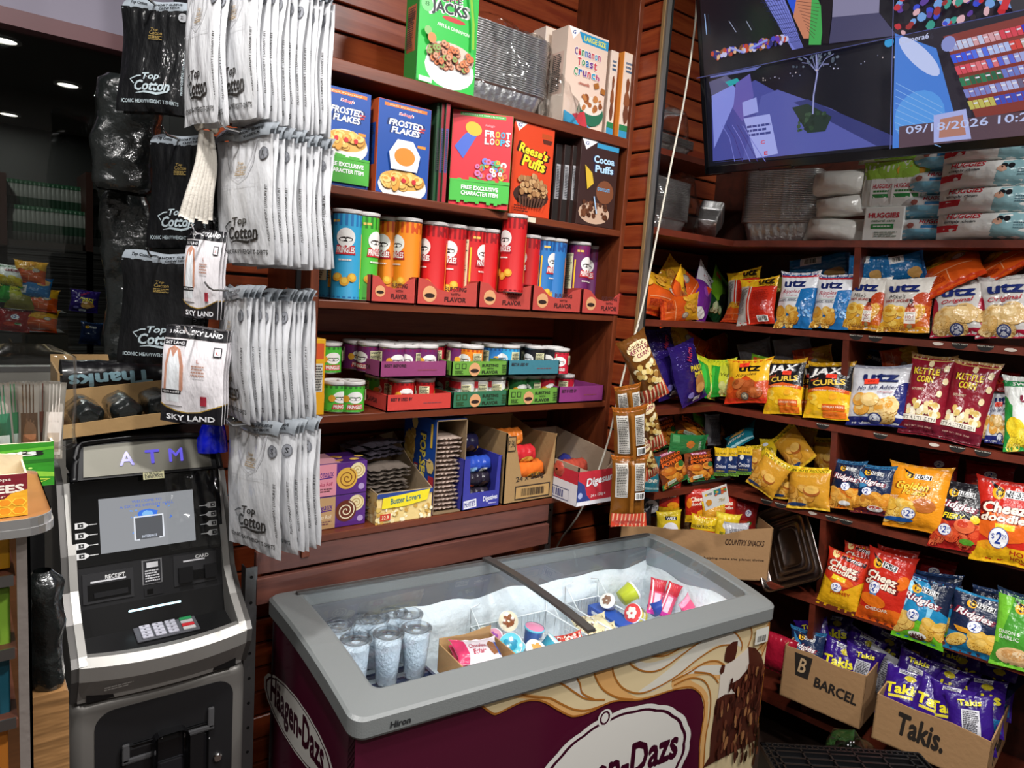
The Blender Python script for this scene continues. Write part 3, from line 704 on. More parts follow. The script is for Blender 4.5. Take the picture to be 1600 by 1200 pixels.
def bag(name, pb, pt, wpx, label, off=(.0, -.05), mode='R', seed=0, nm='chip_bag', cat='bag', tilt=0, group=None, thick=1, nrm=None, hide=0):
    """stand a bag with its foot at photo point pb and its head at pt, on planes off metres in front of the shelf edge"""
    f = {'R': lambda q, o: atR(q[0], q[1], o), 'Y': lambda q, o: atY(q[0], q[1], 1.6-o)}[mode]
    A, B = f(pb, off[0]), f(pt, off[1])
    if nrm is None:
        for z in (1.573, 1.262, .954, .650):
            if z-.06 < A.z < z+.004 and off[0] < .0:      # stand it on the board instead of in it
                Q = atZ(pb[0], pb[1]-1, z+.004); d = (Q-P0).dot(NR) if mode == 'R' else 1.6-Q.y
                if -.3 < d < .0: A = Q
                else: A.z = z+.004
    up = B-A; H = up.length
    n = V(nrm) if nrm else (NR if mode == 'R' else V((0, -1, 0)))
    if tilt: n = Matrix.Rotation(radians(tilt), 3, 'Z') @ n
    M = frame(A, up, n)
    W0, H0 = DS[name][0], DS[name][1]
    xw = V(M.col[0][:3]); view = ((A+B)/2-CP).normalized(); fs = sqrt(max(.15, 1-xw.dot(view)**2))
    W = wpx/ppm((A+B)/2)/fs
    o = bag_obj(name, nm, seed); COL.objects.link(o)
    o.matrix_world = M @ Matrix.Diagonal((W/W0, W/W0*thick, H/H0, 1))
    tag(o, label, cat, group)
    return o
# ================================================================ what stands on the corner shelves
CB = [
# design, foot, head, width px, label, offs, mode, seed, tilt
# -- top chip shelf, short side in the corner
('orangebag', (1032,497), (1018,425), 66, 'yellow and orange chip bag at the left end of the top chip shelf', (-.03,-.1), 'Y', 1, 10),
('orangebag', (1095,478), (1030,425), 60, 'dark orange chip bag tipped over the heap at the left of the top chip shelf', (-.10,-.2), 'Y', 2, 0),
('bbq', (1050,490), (1068,440), 50, 'yellow topped chip bag squeezed in the middle of the heap in the shelf corner', (-.05,-.1), 'Y', 3, 20),
('orangebag', (1032,490), (1090,478), 44, 'bright orange chip bag lying flat on the top chip shelf in front of the heap', (-.0,-.06), 'Y', 4, 0),
('cheeseballs', (1088,500), (1104,424), 38, 'white and purple chip bag standing in the corner of the top chip shelf', (-.1,-.16), 'Y', 1, 10),
('greendark', (1112,500), (1128,430), 36, 'lime green and dark green chip bag standing in the corner of the top chip shelf', (-.13,-.2), 'Y', 1, 0),
# -- top chip shelf, long side
('orangebag', (1143,505), (1160,468), 34, 'small brown orange chip bag lying low beside the yellow chip bag', (-.05,-.12), 'R', 6, 0),
('barback', (1160,500), (1163,424), 50, 'yellow chip bag with a red sticker partly behind the bag turned to its red back', (-.1,-.16), 'R', 2, 0),
('barback', (1180,507), (1187,436), 56, 'red and yellow chip bag turned to show its grey nutrition panel and barcode', (-.0,-.05), 'R', 1, 0),
('olive', (1214,505), (1222,432), 30, 'dull yellow chip bag wedged behind the leftmost blue and white chip bag', (-.12,-.17), 'R', 1, 0),
('ripples', (1238,513), (1252,426), 56, 'blue and white chip bag, leftmost of the two with ripple print', (-.0,-.05), 'R', 1, 0),
('darknavy', (1270,511), (1285,438), 44, 'dark blue chip bag squeezed between the two blue and white ones', (-.07,-.13), 'R', 1, 0),
('ripples', (1294,514), (1310,430), 56, 'blue and white chip bag, second of the two with ripple print', (-.0,-.05), 'R', 2, 0),
('hothoney', (1344,516), (1362,434), 56, 'white and orange hot honey chip bag standing left of its twin', (-.0,-.05), 'R', 1, 0),
('hothoney', (1410,520), (1422,436), 72, 'wider white and orange hot honey chip bag with a red sticker on its upper edge', (-.0,-.05), 'R', 2, 0),
('silverback', (1452,520), (1458,456), 22, 'grey back of a chip bag showing in the gap beside the hot honey bag', (-.05,-.1), 'R', 1, 0),
('original', (1496,526), (1500,440), 74, 'white potato chip bag with red script, left of the two on the top chip shelf', (-.0,-.05), 'R', 1, 0),
('original', (1569,529), (1574,432), 76, 'white potato chip bag with red script at the right edge of the top chip shelf', (-.0,-.05), 'R', 2, 0),
('bluebag', (1235,428), (1330,412), 42, 'dark blue chip bag lying across the tops of the blue and white bags', (-.2,-.2), 'R', 3, 0),
('bluebag', (1326,420), (1384,420), 42, 'light blue chip bag with a barcode lying on top of the hot honey bags', (-.06,-.08), 'R', 1, 0),
('bluebag', (1378,425), (1445,412), 44, 'light blue chip bag lying right of the other blue one on the hot honey bags', (-.07,-.1), 'R', 2, 0),
('orangebag', (1490,450), (1478,396), 92, 'orange chip bag lying on top of the left white potato chip bag', (-.02,-.2), 'R', 1, 0),
('orangebag', (1575,430), (1560,396), 94, 'orange chip bag lying on top of the right white potato chip bag', (-.04,-.2), 'R', 2, 0),
# -- second chip shelf, short side
('partymix', (1050,622), (1028,514), 40, 'dark purple party mix bag at the left end of the second shelf behind its twin', (-.06,-.13), 'Y', 1, 10),
('partymix', (1085,628), (1062,537), 42, 'purple party mix bag leaning left on the second chip shelf', (-.0,-.05), 'Y', 2, 10),
('veggie', (1103,622), (1102,560), 28, 'yellow green snack bag with a red sticker beside the purple party mix bag', (-.05,-.1), 'Y', 3, 0),
('orangebag', (1100,560), (1040,520), 48, 'brown orange chip bag lying at the back of the second shelf over the purple bags', (-.17,-.25), 'Y', 7, 0),
('orangebag', (1104,556), (1150,530), 46, 'orange chip bag lying at the back of the second shelf over the green bag', (-.2,-.26), 'Y', 8, 0),
('veggie', (1124,620), (1130,562), 40, 'green and lime snack bag standing right at the inner corner of the second shelf', (-.03,-.08), 'R', 1, 0),
# -- second chip shelf, long side
('greybag', (1155,556), (1205,545), 36, 'crumpled grey snack bag lying at the back of the second shelf, left one', (-.2,-.24), 'R', 1, 0),
('greybag', (1210,552), (1268,542), 42, 'crumpled grey snack bag lying at the back of the second shelf, right one', (-.2,-.24), 'R', 2, 0),
('greendark', (1180,600), (1196,558), 40, 'dark green chip bag just showing behind the yellow and brown ripple bag', (-.12,-.15), 'R', 5, 0),
('orangebag', (1240,562), (1300,553), 30, 'red orange chip bag lying at the back above the black and yellow curl bags', (-.18,-.2), 'R', 9, 0),
('bbq', (1166,630), (1172,562), 66, 'yellow and brown ripple chip bag with a red sticker at its top', (-.0,-.05), 'R', 1, 0),
('jax', (1222,647), (1230,562), 56, 'black and yellow cheese curl bag, left of the two facing the aisle', (-.0,-.05), 'R', 1, 0),
('jax', (1256,645), (1266,570), 42, 'black and yellow cheese curl bag tucked behind between its two twins', (-.07,-.12), 'R', 3, 0),
('jax', (1290,655), (1300,567), 66, 'black and yellow cheese curl bag, right of the two facing the aisle', (-.0,-.05), 'R', 2, 0),
('nosalt', (1328,660), (1335,575), 40, 'pale chip bag half hidden between the cheese curls and the white and blue bag', (-.08,-.13), 'R', 3, 0),
('darknavy', (1352,600), (1372,548), 50, 'navy chip bag lying behind the white and dark blue potato chip bag', (-.2,-.23), 'R', 5, 0),
('orangebag', (1378,568), (1436,556), 40, 'orange chip bag lying behind the white and dark blue potato chip bag', (-.16,-.2), 'R', 10, 0),
('nosalt', (1368,666), (1376,572), 84, 'white and dark blue unsalted potato chip bag with a red sticker on the name', (-.0,-.05), 'R', 1, 0),
('darknavy', (1416,660), (1424,588), 26, 'dark blue chip bag edge showing left of the first kettle corn bag', (-.07,-.12), 'R', 6, 0),
('kettle', (1436,680), (1460,556), 60, 'crimson kettle corn bag, left of the two', (-.0,-.06), 'R', 1, 0),
('olive', (1470,678), (1482,590), 24, 'olive yellow snack bag showing between the two kettle corn bags', (-.07,-.12), 'R', 2, 0),
('kettle', (1494,692), (1530,566), 62, 'crimson kettle corn bag, right of the two', (-.0,-.06), 'R', 2, 0),
('nosalt', (1530,688), (1536,606), 40, 'pale potato chip bag just right of the second kettle corn bag', (-.04,-.08), 'R', 4, 0),
('nosalt', (1562,694), (1568,610), 40, 'pale potato chip bag with a red sticker at its foot beside the green white bag', (-.03,-.08), 'R', 5, 0),
('redchili', (1560,612), (1572,580), 40, 'red chip bag lying on top of the pale potato chip bags', (-.06,-.14), 'R', 7, 0),
('greenwhite', (1604,706), (1604,588), 60, 'green and white chip bag cut off by the right edge, second chip shelf', (.0,-.05), 'R', 1, 0),
# -- third chip shelf, short side
('jalapeno', (1042,700), (1030,650), 40, 'jalapeno snack bag at the back left of the third shelf behind the popcorn', (-.12,-.16), 'Y', 4, 0),
('jalapeno', (1078,692), (1078,655), 56, 'jalapeno snack bag standing in the back row of the third shelf', (-.12,-.16), 'Y', 3, 0),
('greendark', (1100,690), (1098,645), 34, 'green and yellow snack bag at the back of the third shelf', (-.16,-.2), 'Y', 8, 0),
('silverback', (1115,696), (1112,648), 22, 'white and blue wrapper edge at the back of the third shelf corner', (-.11,-.14), 'Y', 2, 0),
('jalapeno', (1056,757), (1040,702), 44, 'jalapeno snack bag with orange lettering, left of the front pair', (.0,-.04), 'Y', 1, 0),
('jalapeno', (1096,752), (1088,704), 42, 'jalapeno snack bag with orange lettering, right of the front pair', (.0,-.04), 'Y', 2, 0),
('greenherr', (1046,694), (1102,696), 34, 'green snack bag lying flat across the jalapeno snack bags', (-.03,-.05), 'Y', 1, 0),
('tealbag', (1012,768), (1016,712), 32, 'teal and gold snack bag hanging over the shelf edge beside the popcorn', (.02,-.0), 'Y', 3, 0),
('goldbag', (1150,690), (1152,648), 54, 'dull gold snack bag at the back of the third shelf in the corner', (-.2,-.22), 'Y', 7, 0),
('tealbag', (1155,698), (1156,672), 52, 'teal snack bag lying on top of the yellow and navy ones', (-.06,-.14), 'R', 1, 0),
('onionring', (1126,744), (1128,700), 22, 'yellow and navy snack packet, first from the left in the corner row', (-.03,-.05), 'R', 1, 0),
('onionring', (1144,744), (1146,700), 20, 'yellow and navy snack packet, second from the left in the corner row', (-.04,-.06), 'R', 2, 0),
('onionring', (1162,742), (1164,698), 24, 'yellow and navy snack packet, third from the left in the corner row', (-.04,-.06), 'R', 3, 0),
('goldbag', (1178,738), (1178,696), 24, 'gold snack bag standing just right of the yellow and navy packets', (-.06,-.08), 'R', 6, 0),
('yellowbag', (1198,716), (1202,686), 28, 'bright yellow snack bag lying above the gold bags', (-.08,-.12), 'R', 1, 0),
# -- third chip shelf, long side
('goldbag', (1258,728), (1222,674), 46, 'gold snack bag with a yellow header, upper one leaning left behind the pile', (-.06,-.11), 'R', 2, 0),
('goldbag', (1252,716), (1264,664), 30, 'dark gold snack bag standing upright behind the gold pile', (-.18,-.2), 'R', 8, 0),
('goldbag', (1290,742), (1292,684), 36, 'dark gold snack bag in the shade against the shelf partition', (-.14,-.18), 'R', 9, 0),
('goldbag', (1186,766), (1218,716), 48, 'gold snack bag sliding off the left end of the long third shelf', (.02,-.0), 'R', 1, 0),
('goldbag', (1228,780), (1232,734), 40, 'gold snack bag tucked between the two foremost gold ones', (-.02,-.06), 'R', 3, 0),
('goldbag', (1262,796), (1266,730), 62, 'foremost gold snack bag with a yellow header reading in black', (.01,-.03), 'R', 4, 0),
('goldbag', (1292,792), (1296,738), 32, 'gold snack bag squeezed against the navy and orange chip bag', (-.03,-.06), 'R', 5, 0),
('ridgies_navy', (1320,796), (1328,720), 48, 'navy and orange ridged chip bag with a white price disc, leftmost on the third shelf', (.0,-.04), 'R', 1, 0),
('ridgies_maroon', (1360,804), (1368,727), 58, 'navy and maroon ridged chip bag with a bowl of dip on it', (.0,-.04), 'R', 1, 0),
('golden', (1426,828), (1440,728), 84, 'bright orange potato chip bag with a white price disc', (.01,-.05), 'R', 1, 0),
('fiery', (1492,860), (1506,754), 74, 'black and red fiery ridged chip bag with a white price disc', (.01,-.05), 'R', 1, 0),
('doodle_hot', (1566,882), (1580,752), 88, 'red and yellow hot honey cheese puff bag at the right edge', (.01,-.05), 'R', 1, 0),
('redchili', (1462,760), (1468,706), 56, 'red chip bag with a price disc behind the bright orange one', (-.14,-.18), 'R', 1, 0),
('redchili', (1540,776), (1548,724), 66, 'red chip bag with a price disc behind the black and red one', (-.14,-.18), 'R', 2, 0),
# -- fourth chip shelf
('doodle_yellow', (1332,930), (1346,852), 46, 'red and yellow cheese puff bag standing behind its twin on the fourth shelf', (-.05,-.1), 'R', 2, 0),
('doodle_yellow', (1306,952), (1328,866), 60, 'red and yellow cheese puff bag, leftmost on the fourth shelf', (.0,-.05), 'R', 1, 0),
('doodle_red', (1392,950), (1404,858), 56, 'red cheese puff bag standing behind the front cheddar one', (-.05,-.1), 'R', 2, 0),
('doodle_red', (1372,974), (1396,866), 66, 'red cheddar cheese puff bag standing in front on the fourth shelf', (.0,-.05), 'R', 1, 0),
('redchili', (1450,930), (1462,872), 60, 'dark red chip bag lying in the shade behind the cheddar bags', (-.14,-.2), 'R', 3, 0),
('darknavy', (1462,968), (1466,896), 66, 'navy ridged chip bag behind the blue and lime one', (-.05,-.1), 'R', 2, 0),
('ridgies_green', (1462,1000), (1476,912), 46, 'blue and lime ridged chip bag standing second in line', (-.03,-.08), 'R', 2, 0),
('ridgies_green', (1432,1004), (1452,903), 72, 'blue and lime ridged chip bag with a price disc, foremost on the fourth shelf', (.0,-.05), 'R', 1, 0),
('darknavy', (1545,1000), (1556,922), 60, 'navy ridged chip bag behind the navy and blue one', (-.05,-.1), 'R', 3, 0),
('ridgies_blue', (1516,1024), (1534,930), 74, 'navy and blue ridged chip bag with a price disc and gold chips', (.0,-.05), 'R', 1, 0),
('onion_garlic', (1590,1048), (1606,930), 76, 'green onion and garlic chip bag cut off by the right edge on the fourth shelf', (.01,-.05), 'R', 1, 0),
]
for d, pb, pt, wp, lab, of, md, sd, tl in CB:
    bag(d, pb, pt, wp, lab, of, md, sd, tilt=tl)
# ================================================================ television
def part(mb, name, m, par): return mb.build(name, m, par)
TA = radians(4); td = V((sin(TA), -cos(TA), 0)); tn = V((-cos(TA), -sin(TA), 0)); tt = radians(16)
tu = (tn*sin(tt) + V((0, 0, 1))*cos(tt)); tnn = (tn*cos(tt) - V((0, 0, 1))*sin(tt))
TP = atR(1103, 273, .33)
M = frame(TP, tu, tnn)
TW, THt = .99, .575
t = empty('television', M); tag(t, 'large black flat television showing security camera views above the chip shelves', 'television')
b = MB(); bz = .018; b.add(bbox(0, 0, 0, TW, .035, THt, .006), '0c0c0e')
b2 = MB()
for x0, z0, x1, z1 in ((0, 0, TW, .026), (0, THt-bz, TW, THt), (0, 0, bz, THt), (TW-bz, 0, TW, THt)): b2.add(bbox(x0, -.006, z0, x1, .004, z1, .003), '101014')
b2.add(bbox(.19, -.008, -.004, .30, .01, .008, .003), '08080a'); 
part(b, 'back_shell', PLAST, t); part(b2, 'bezel', GLOSSP, t)
part(MB().add(bbox(.3, .03, .2, .7, .09, .45, .004)), 'wall_bracket', BLACKP, t)
SO = M @ V((bz, -.0005, .026)); SX = (M.to_3x3() @ V((TW-2*bz, 0, 0))); SZ = (M.to_3x3() @ V((0, 0, THt-.026-bz)))
def q(px, py):
    r = ray(px, py); n = SX.cross(SZ); k = (SO-CP).dot(n)/r.dot(n); P = CP + r*k - SO
    return (P.dot(SX)/SX.length_squared, P.dot(SZ)/SZ.length_squared)
a = Art(SX.length/SZ.length, .5)
def Q(*pts): return [q(*p) for p in pts]
def clampq(pts): return [(min(max(x, 0), 1), min(max(y, 0), 1)) for x, y in pts]
D = q(1407, 58)           # where the four views meet
uD, vD = D
a.rect(0, 0, 1, 1, '0a0c18')
# lower left view: street at night
a.rect(0, 0, uD, vD, '0b0d1a')
a.poly(clampq(Q((1114, 252), (1112, 160), (1180, 125), (1225, 150), (1300, 175), (1390, 222))), '4a50a0')
a.poly(clampq(Q((1190, 150), (1215, 140), (1300, 170), (1402, 225), (1114, 254), (1160, 250))), '585fae')
a.poly(Q((1240, 160), (1262, 155), (1402, 215), (1402, 226), (1370, 228)), '343a78')
a.poly(Q((1112, 150), (1145, 132), (1155, 145), (1116, 232)), '8a94e8'); a.poly(Q((1108, 128), (1135, 118), (1150, 130), (1112, 150)), '5a5a80')
a.poly(Q((1108, 100), (1200, 85), (1205, 92), (1180, 110), (1110, 122)), '6a72b8'); a.poly(Q((1133, 128), (1152, 122), (1157, 128), (1140, 135)), '28a8b0')
a.poly(Q((1150, 130), (1172, 115), (1178, 150), (1160, 190), (1146, 170)), '6860b4')
a.poly(Q((1160, 160), (1182, 152), (1185, 175), (1162, 182)), 'a0a8f0'); a.poly(Q((1162, 185), (1203, 178), (1216, 240), (1182, 247)), 'a8b0f4')
a.text('E', *q(1197, 239), .012, .02, 'd83040', 4); a.text('C', *q(1192, 222), .014, .02, 'd83040', 4); a.small(*q(1168, 215), *q(1205, 190), 3, '404890')
a.poly(Q((1238, 168), (1262, 162), (1300, 182), (1290, 205), (1262, 208)), '22342c'); a.scatter(*q(1248, 205), *q(1292, 172), 26, .006, ['2c4430', '3c5440', '1c2c24'], 4)
a.line(Q((1271, 178), (1272, 150), (1278, 115), (1276, 80)), .008, '9ca0d8')
for e in ((1248, 85), (1262, 74), (1290, 72), (1304, 84), (1296, 100), (1254, 98), (1284, 62)): a.line(Q((1277, 112), ((1277+e[0])/2, (108+e[1])/2-4), e), .004, '8488b8')
a.scatter(*q(1240, 108), *q(1312, 66), 30, .005, ['4c5868', '667080'], 8)
a.scatter(*q(1190, 130), *q(1400, 80), 22, .0022, ['c8c8e8', '8890b0', 'e0d0d0'], 9); a.circ(*q(1391, 66), .012, '30a0e0')
a.text('Camera5', *q(1130, 106), .085, .022, 'c8d0f4', 2)
for k in range(5): a.line(Q((1150+12*k, 252), (1142+8*k, 215), (1130+8*k, 195)), .004, ['7a80d8', '3c3c88'][k % 2])
# upper left view: snack racks and a gate
a.rect(0, vD, uD, 1, '120f18'); 
a.poly(clampq(Q((1180, -30), (1222, -20), (1258, 74), (1240, 78))), '7c84dc')
for k in range(9): a.line(clampq(Q((1183+5*k, -14), (1245+2*k, 76))), .0022, '20225a')
for k in range(12): a.line(clampq(Q((1180+5*k, -10+7*k), (1216+3.4*k, -14+7*k))), .0022, '20225a')
a.poly(clampq(Q((1222, -20), (1238, -20), (1272, 72), (1258, 75))), '100d12')
a.poly(clampq(Q((1224, -20), (1252, -20), (1244, 26))), '2858e0'); a.poly(clampq(Q((1250, -20), (1275, -20), (1266, 60), (1258, 60), (1242, 26))), 'd08868'); a.poly(clampq(Q((1272, -20), (1290, 20), (1285, 70), (1266, 70))), '48b058')
for k in range(10): a.line(clampq(Q((1246+2*k, 2+5*k), (1284-k, 6+6*k))), .002, '503030')
a.poly(clampq(Q((1284, -20), (1306, -20), (1297, 68), (1288, 68))), '1a1218'); a.poly(clampq(Q((1305, -20), (1378, -20), (1376, 20), (1303, 27))), '8c88a8'); a.poly(clampq(Q((1303, 27), (1376, 20), (1404, 55), (1298, 68))), '484668')
a.scatter(*q(1118, 92), *q(1232, 55), 110, .008, ['4848c8', 'c8482c', 'c8c8f0', '6a3cb8', '8a5030', '2c2c78', 'e0b890'], 3, 'blob'); a.line(Q((1176, 76), (1204, 62)), .011, '90a0f0'); a.line(Q((1144, 74), (1168, 82)), .01, 'a0a8e8')
a.line(Q((1106, 22), (1109, 54)), .006, '98b8e8'); a.line(Q((1144, 33), (1155, 50)), .003, 'b0b8d8'); a.line(Q((1171, 33), (1179, 47)), .003, 'b0b8d8')
# upper right view: rack of sweets
a.rect(uD, vD, 1, 1, '1a1620'); a.scatter(uD, vD+.01, .86, 1, 280, .010, ['c83038', '3c50d8', '78a8e8', '2c2028', '40a090', 'e8b8c0', 'a03030', '6040a0'], 12); a.poly([(.9, 1), (1, 1), (1, vD), (.86, vD), (.84, vD+.1)], '3a363c'); a.line([(.86, 1), (.9, .9), (.84, vD+.02)], .03, 'd83038')
# lower right view: aisle
a.rect(uD, 0, 1, vD, '2a2430'); a.poly([(uD, .52), (uD+.1, .42), (uD+.16, .05), (uD+.02, 0), (uD, 0)], '4a84e0'); a.ell(uD+.06, .40, .02, .13, 'c8d4ff', rot=42); a.ell(uD+.065, .13, .062, .12, '5aa0f0')
for k in range(8): a.line([(uD+.005, .3-.03*k), (uD+.12, .16-.025*k)], .003, '88b8f4')
o0 = q(1486, 68); vx = V((q(1600, 40)[0]-o0[0], q(1600, 40)[1]-o0[1])); vy = V((q(1530, 178)[0]-o0[0], q(1530, 178)[1]-o0[1])); vx *= 1.9
def g(x, y): return (o0[0]+vx[0]*x+vy[0]*y, o0[1]+vx[1]*x+vy[1]*y)
a.poly([g(0, -.1), g(1, -.1), g(1, 1.05), g(0, 1.05)], '8a3c34')
rd = random.Random(5); rows = [['a8b0e0', 'c8d0f0', 'e0a8b0', 'e04858', '3838c8'], ['3c5ce8', '5878f0', 'b8c8f8', 'e04840', 'c8b8b0'], ['e05060', 'e87880', '5c6ce0', 'a8b0e8', 'd88898'], ['308058', '2c6848', '7080d0', 'a0a8e8'], ['8088d0', 'b8c0f0', '706888'], ['c8c060', '4050c0', 'a04878']]
for j, rc in enumerate(rows):
    for i in range(26):
        x = i/26; y = j/6.2
        a.poly([g(x, y), g(x+.034, y), g(x+.034, y+.115), g(x, y+.115)], rc[min(len(rc)-1, int(x*len(rc)*1.4+rd.random()*.8)) % len(rc)])
        if i % 2: a.poly([g(x, y+.03), g(x+.03, y+.03), g(x+.03, y+.05), g(x, y+.05)], 'e8e8f8')
a.rect(1-.38, 0, 1, .1, '5a4450'); a.poly(Q((1470, 178), (1520, 168), (1528, 214), (1470, 220)), 'b0b8f0'); a.poly(Q((1480, 184), (1515, 177), (1520, 208), (1478, 213)), 'b88070'); a.ell(*q(1493, 68), .016, .032, '9098d8')
a.text('Camera6', *q(1440, 60), .07, .024, 'c8d0f4', 2)
x0, y0 = q(1455, 208); x1, y1 = q(1590, 186)
a.text('09/18/2026 10:24:31', x0+.125, (y0+y1)/2+.02, .34, .036, 'c0ccf8', 2)
a.line([(uD, 0), (uD, 1)], .003, '6870b0'); a.line([(0, vD), (1, vD)], .003, '50589a')
mb = MB(); press(mb, a, lambda u, v, h: M.inverted() @ (SO + SX*u + SZ*v + tnn*h), .0002, .00001)
part(mb, 'screen', mat('television_screen', rough=.15, attr=True, emit=.8), t)

# ================================================================ foil pans
def pan_mesh(W, D, H, ribs=True):
    """open tapered foil pan with ribbed walls and rolled rim; origin under its middle"""
    def rr(w, d, r, n=5):
        p = []
        for cx, cy, a0 in ((w/2-r, d/2-r, 0), (-w/2+r, d/2-r, 90), (-w/2+r, -d/2+r, 180), (w/2-r, -d/2+r, 270)):
            for k in range(n+1): a_ = radians(a0+90*k/n); p.append((cx+r*cos(a_), cy+r*sin(a_)))
        out = []
        for i in range(len(p)):
            A, B = V(p[i]), V(p[(i+1) % len(p)]); m = max(1, int((B-A).length/.006))
            for k in range(m): out.append(tuple(A.lerp(B, k/m)))
        return out
    base = rr(W*.8, D*.8, W*.1); n = len(base); levels = [(0, 0), (.05, 1), (.5, 1), (.86, 1), (.88, 0)]
    mb = MB(); vs = []; fs = []
    for t_, rb in levels:
        s = .8+.14*t_
        for i, (x, y) in enumerate(base):
            k = (s/.8)*(1+(.012 if (i % 4 < 2) and rb and ribs else 0)); vs.append((x*k, y*k, t_*H))
    for (s, z) in ((.965, .9), (1.0, .92), (1.005, .97), (.985, .985), (.955, .95)):
        for x, y in base: vs.append((x*s/.8, y*s/.8, z*H))
    L_ = len(levels)+5
    for j in range(L_-1):
        for i in range(n): fs.append((j*n+i, j*n+(i+1) % n, (j+1)*n+(i+1) % n, (j+1)*n+i))
    fs.append(tuple(range(n))[::-1])
    mb.add((vs, fs), 'c8c8c8', 0, True); return mb
def pan_stack(P, rz, W, D, H, n, pitch, label, group, tilt=(0, 0)):
    M = Matrix.Translation(P) @ Matrix.Rotation(rz, 4, 'Z') @ Matrix.Rotation(tilt[0], 4, 'X') @ Matrix.Rotation(tilt[1], 4, 'Y')
    p = pan_mesh(W, D, H).build('foil_pan', FOIL); tag(p, label, 'foil pan', group); p.matrix_world = M
    for k in range(1, n): clone(p, M @ Matrix.Translation((0, 0, pitch*k)))
def film(M, W, D, H, amp, seed, label=None, name='clear_bag', par=None, nn=14, taper=0, cat='plastic bag'):
    def S(u, v):
        a_ = 2*pi*u; c, s = cos(a_), sin(a_); k = (abs(c)**4+abs(s)**4)**-.25
        sh = 1-taper*v*v
        if v > .9: sh *= 1-(v-.9)*5
        if v < .04: sh *= .8+v*5
        p = V((W/2*c*k*sh, D/2*s*k*sh, H*v))
        d = (noise.noise(p*9+V((seed, 0, 0)))*amp + noise.noise(p*28+V((seed, 5, 0)))*amp*.4)*min(1, .2+v*5)
        return p + V((c, s, .3))*d
    mb = MB().add(gridf(S, nn*5, nn*2), 'ffffff', 0, True); o = mb.build(name, CLEAR, par, M)
    if label: tag(o, label, cat)
    return o
Z1 = RV[1]
def RM(px, py, z, back, rz=0):   # a matrix on a shelf of the right unit seen at px,py, pushed back metres
    P = atZ(px, py, z); P = P - NR*back; return P
P = RM(1148, 372, Z1, 0)
P = P0 + DR*.115 - NR*.17; P.z = Z1+.001
pan_stack(P, RA-pi/2+.12, .27, .25, .075, 30, .0062, 'silver foil pan nested in the wide tall stack under the corner of the television', 'foil pans in the wide stack')
P = V((1.965, 1.745, Z1+.001)); pan_stack(P, .1, .25, .17, .05, 26, .0052, 'silver foil pan in the film wrapped stack at the left of the top corner shelf', 'foil pans in the film wrapped stack in the corner')
film(Matrix.Translation((1.985, 1.74, Z1+.002)), .31, .22, .215, .03, 3, 'crumpled clear plastic bag around a stack of foil pans in the shelf corner', taper=.1)
P = V((2.175, 1.66, Z1+.035)); pan_stack(P, .5, .10, .085, .06, 10, .004, 'small foil pan in the short tilted stack leaning out of the clear bag', 'small foil pans leaning in the corner', (.1, .75))
P = V((1.97, 1.78, 2.152)); pan_stack(P, .05, .27, .2, .03, 6, .005, 'flat foil pan on the little shelf half hidden behind the left edge of the television', 'flat foil pans behind the television edge')
film(Matrix.Translation((1.96, 1.78, 2.153)), .25, .2, .17, .015, 8, 'tall clear plastic bag standing on the flat foil pans left of the television', taper=.15)

# ---- white napkin packs and wipes on the top shelf
def pillow(name, L_, Hh, T, art, base, seed, P, d, n, label, cat, group=None, rot=0, back=None, lid=None):
    S = bag_S(Hh, L_, T, seed, pinch=.04, seal=.05, rum=1.3)
    def S2(a_, b_, h=0, side=-1): p = S(b_, a_, h, side); return V((p.z-L_/2, p.y, p.x+Hh/2))
    mb = MB(); mb.add(gridf(lambda u, v: S2(u, v), 24, 14), base, 0, True); mb.add(gridf(lambda u, v: S2(u, v, 0, 1), 24, 14), back or base, 0, True)
    if art: press(mb, art, S2, .0007, .00006, 0, True)
    o = mb.build(name, FILM); x = V(d).normalized(); y = -V(n).normalized(); z = x.cross(y)
    Mx = Matrix((x, y, z)).transposed().to_4x4(); Mx.translation = P; o.matrix_world = Mx @ Matrix.Rotation(rot, 4, 'Y')
    tag(o, label, cat, group); return o
def onR(px, z, off): # point on the right unit at height z under photo column px
    P = atR(px, 370, off); 
    for _ in range(4):
        v = P-CP; yy = 600-FPX*v.dot(UP)/v.dot(FW); P = plane(px, yy, NR, P0.dot(NR)+off); P.z = z; 
        v = V((P.x, P.y, z))-CP; yy = 600-FPX*v.dot(UP)/v.dot(FW); P = plane(px, yy, NR, P0.dot(NR)+off)
    P.z = z; return P
for px, z, L_, H_, s, lab in ((1300, Z1, .20, .085, 1, 'crumpled white plastic wrapped napkin pack, bottom of the stack of three'), (1314, Z1+.082, .17, .075, 2, 'crumpled white plastic wrapped napkin pack, middle of the stack of three'), (1310, Z1+.155, .19, .09, 3, 'crumpled white plastic wrapped napkin pack, top of the stack of three')):
    pillow('napkin_pack', L_, H_, .13, None, 'eceae4', s, onR(px, z, -.08), DR, NR, lab, 'napkins', rot=[.08, -.1, 0][s-1])
def wipes_a(a):
    a.rect(0, 0, 1, .45, '7cc4e4'); a.poly([(0, .35), (.3, .5), (.7, .42), (1, .6), (1, 0), (0, 0)], '86cbe8'); a.text('HUGGIES', .55, .78, .32, .17, 'c82838', 4); a.rect(.42, .5, .72, .62, '3a86c4'); a.blob(.28, .62, .05, .14, 'b06860', 4); a.circ(.9, .8, .035, 'a8b4bc'); a.small(.45, .64, .7, .7, 1, '6a86a0')
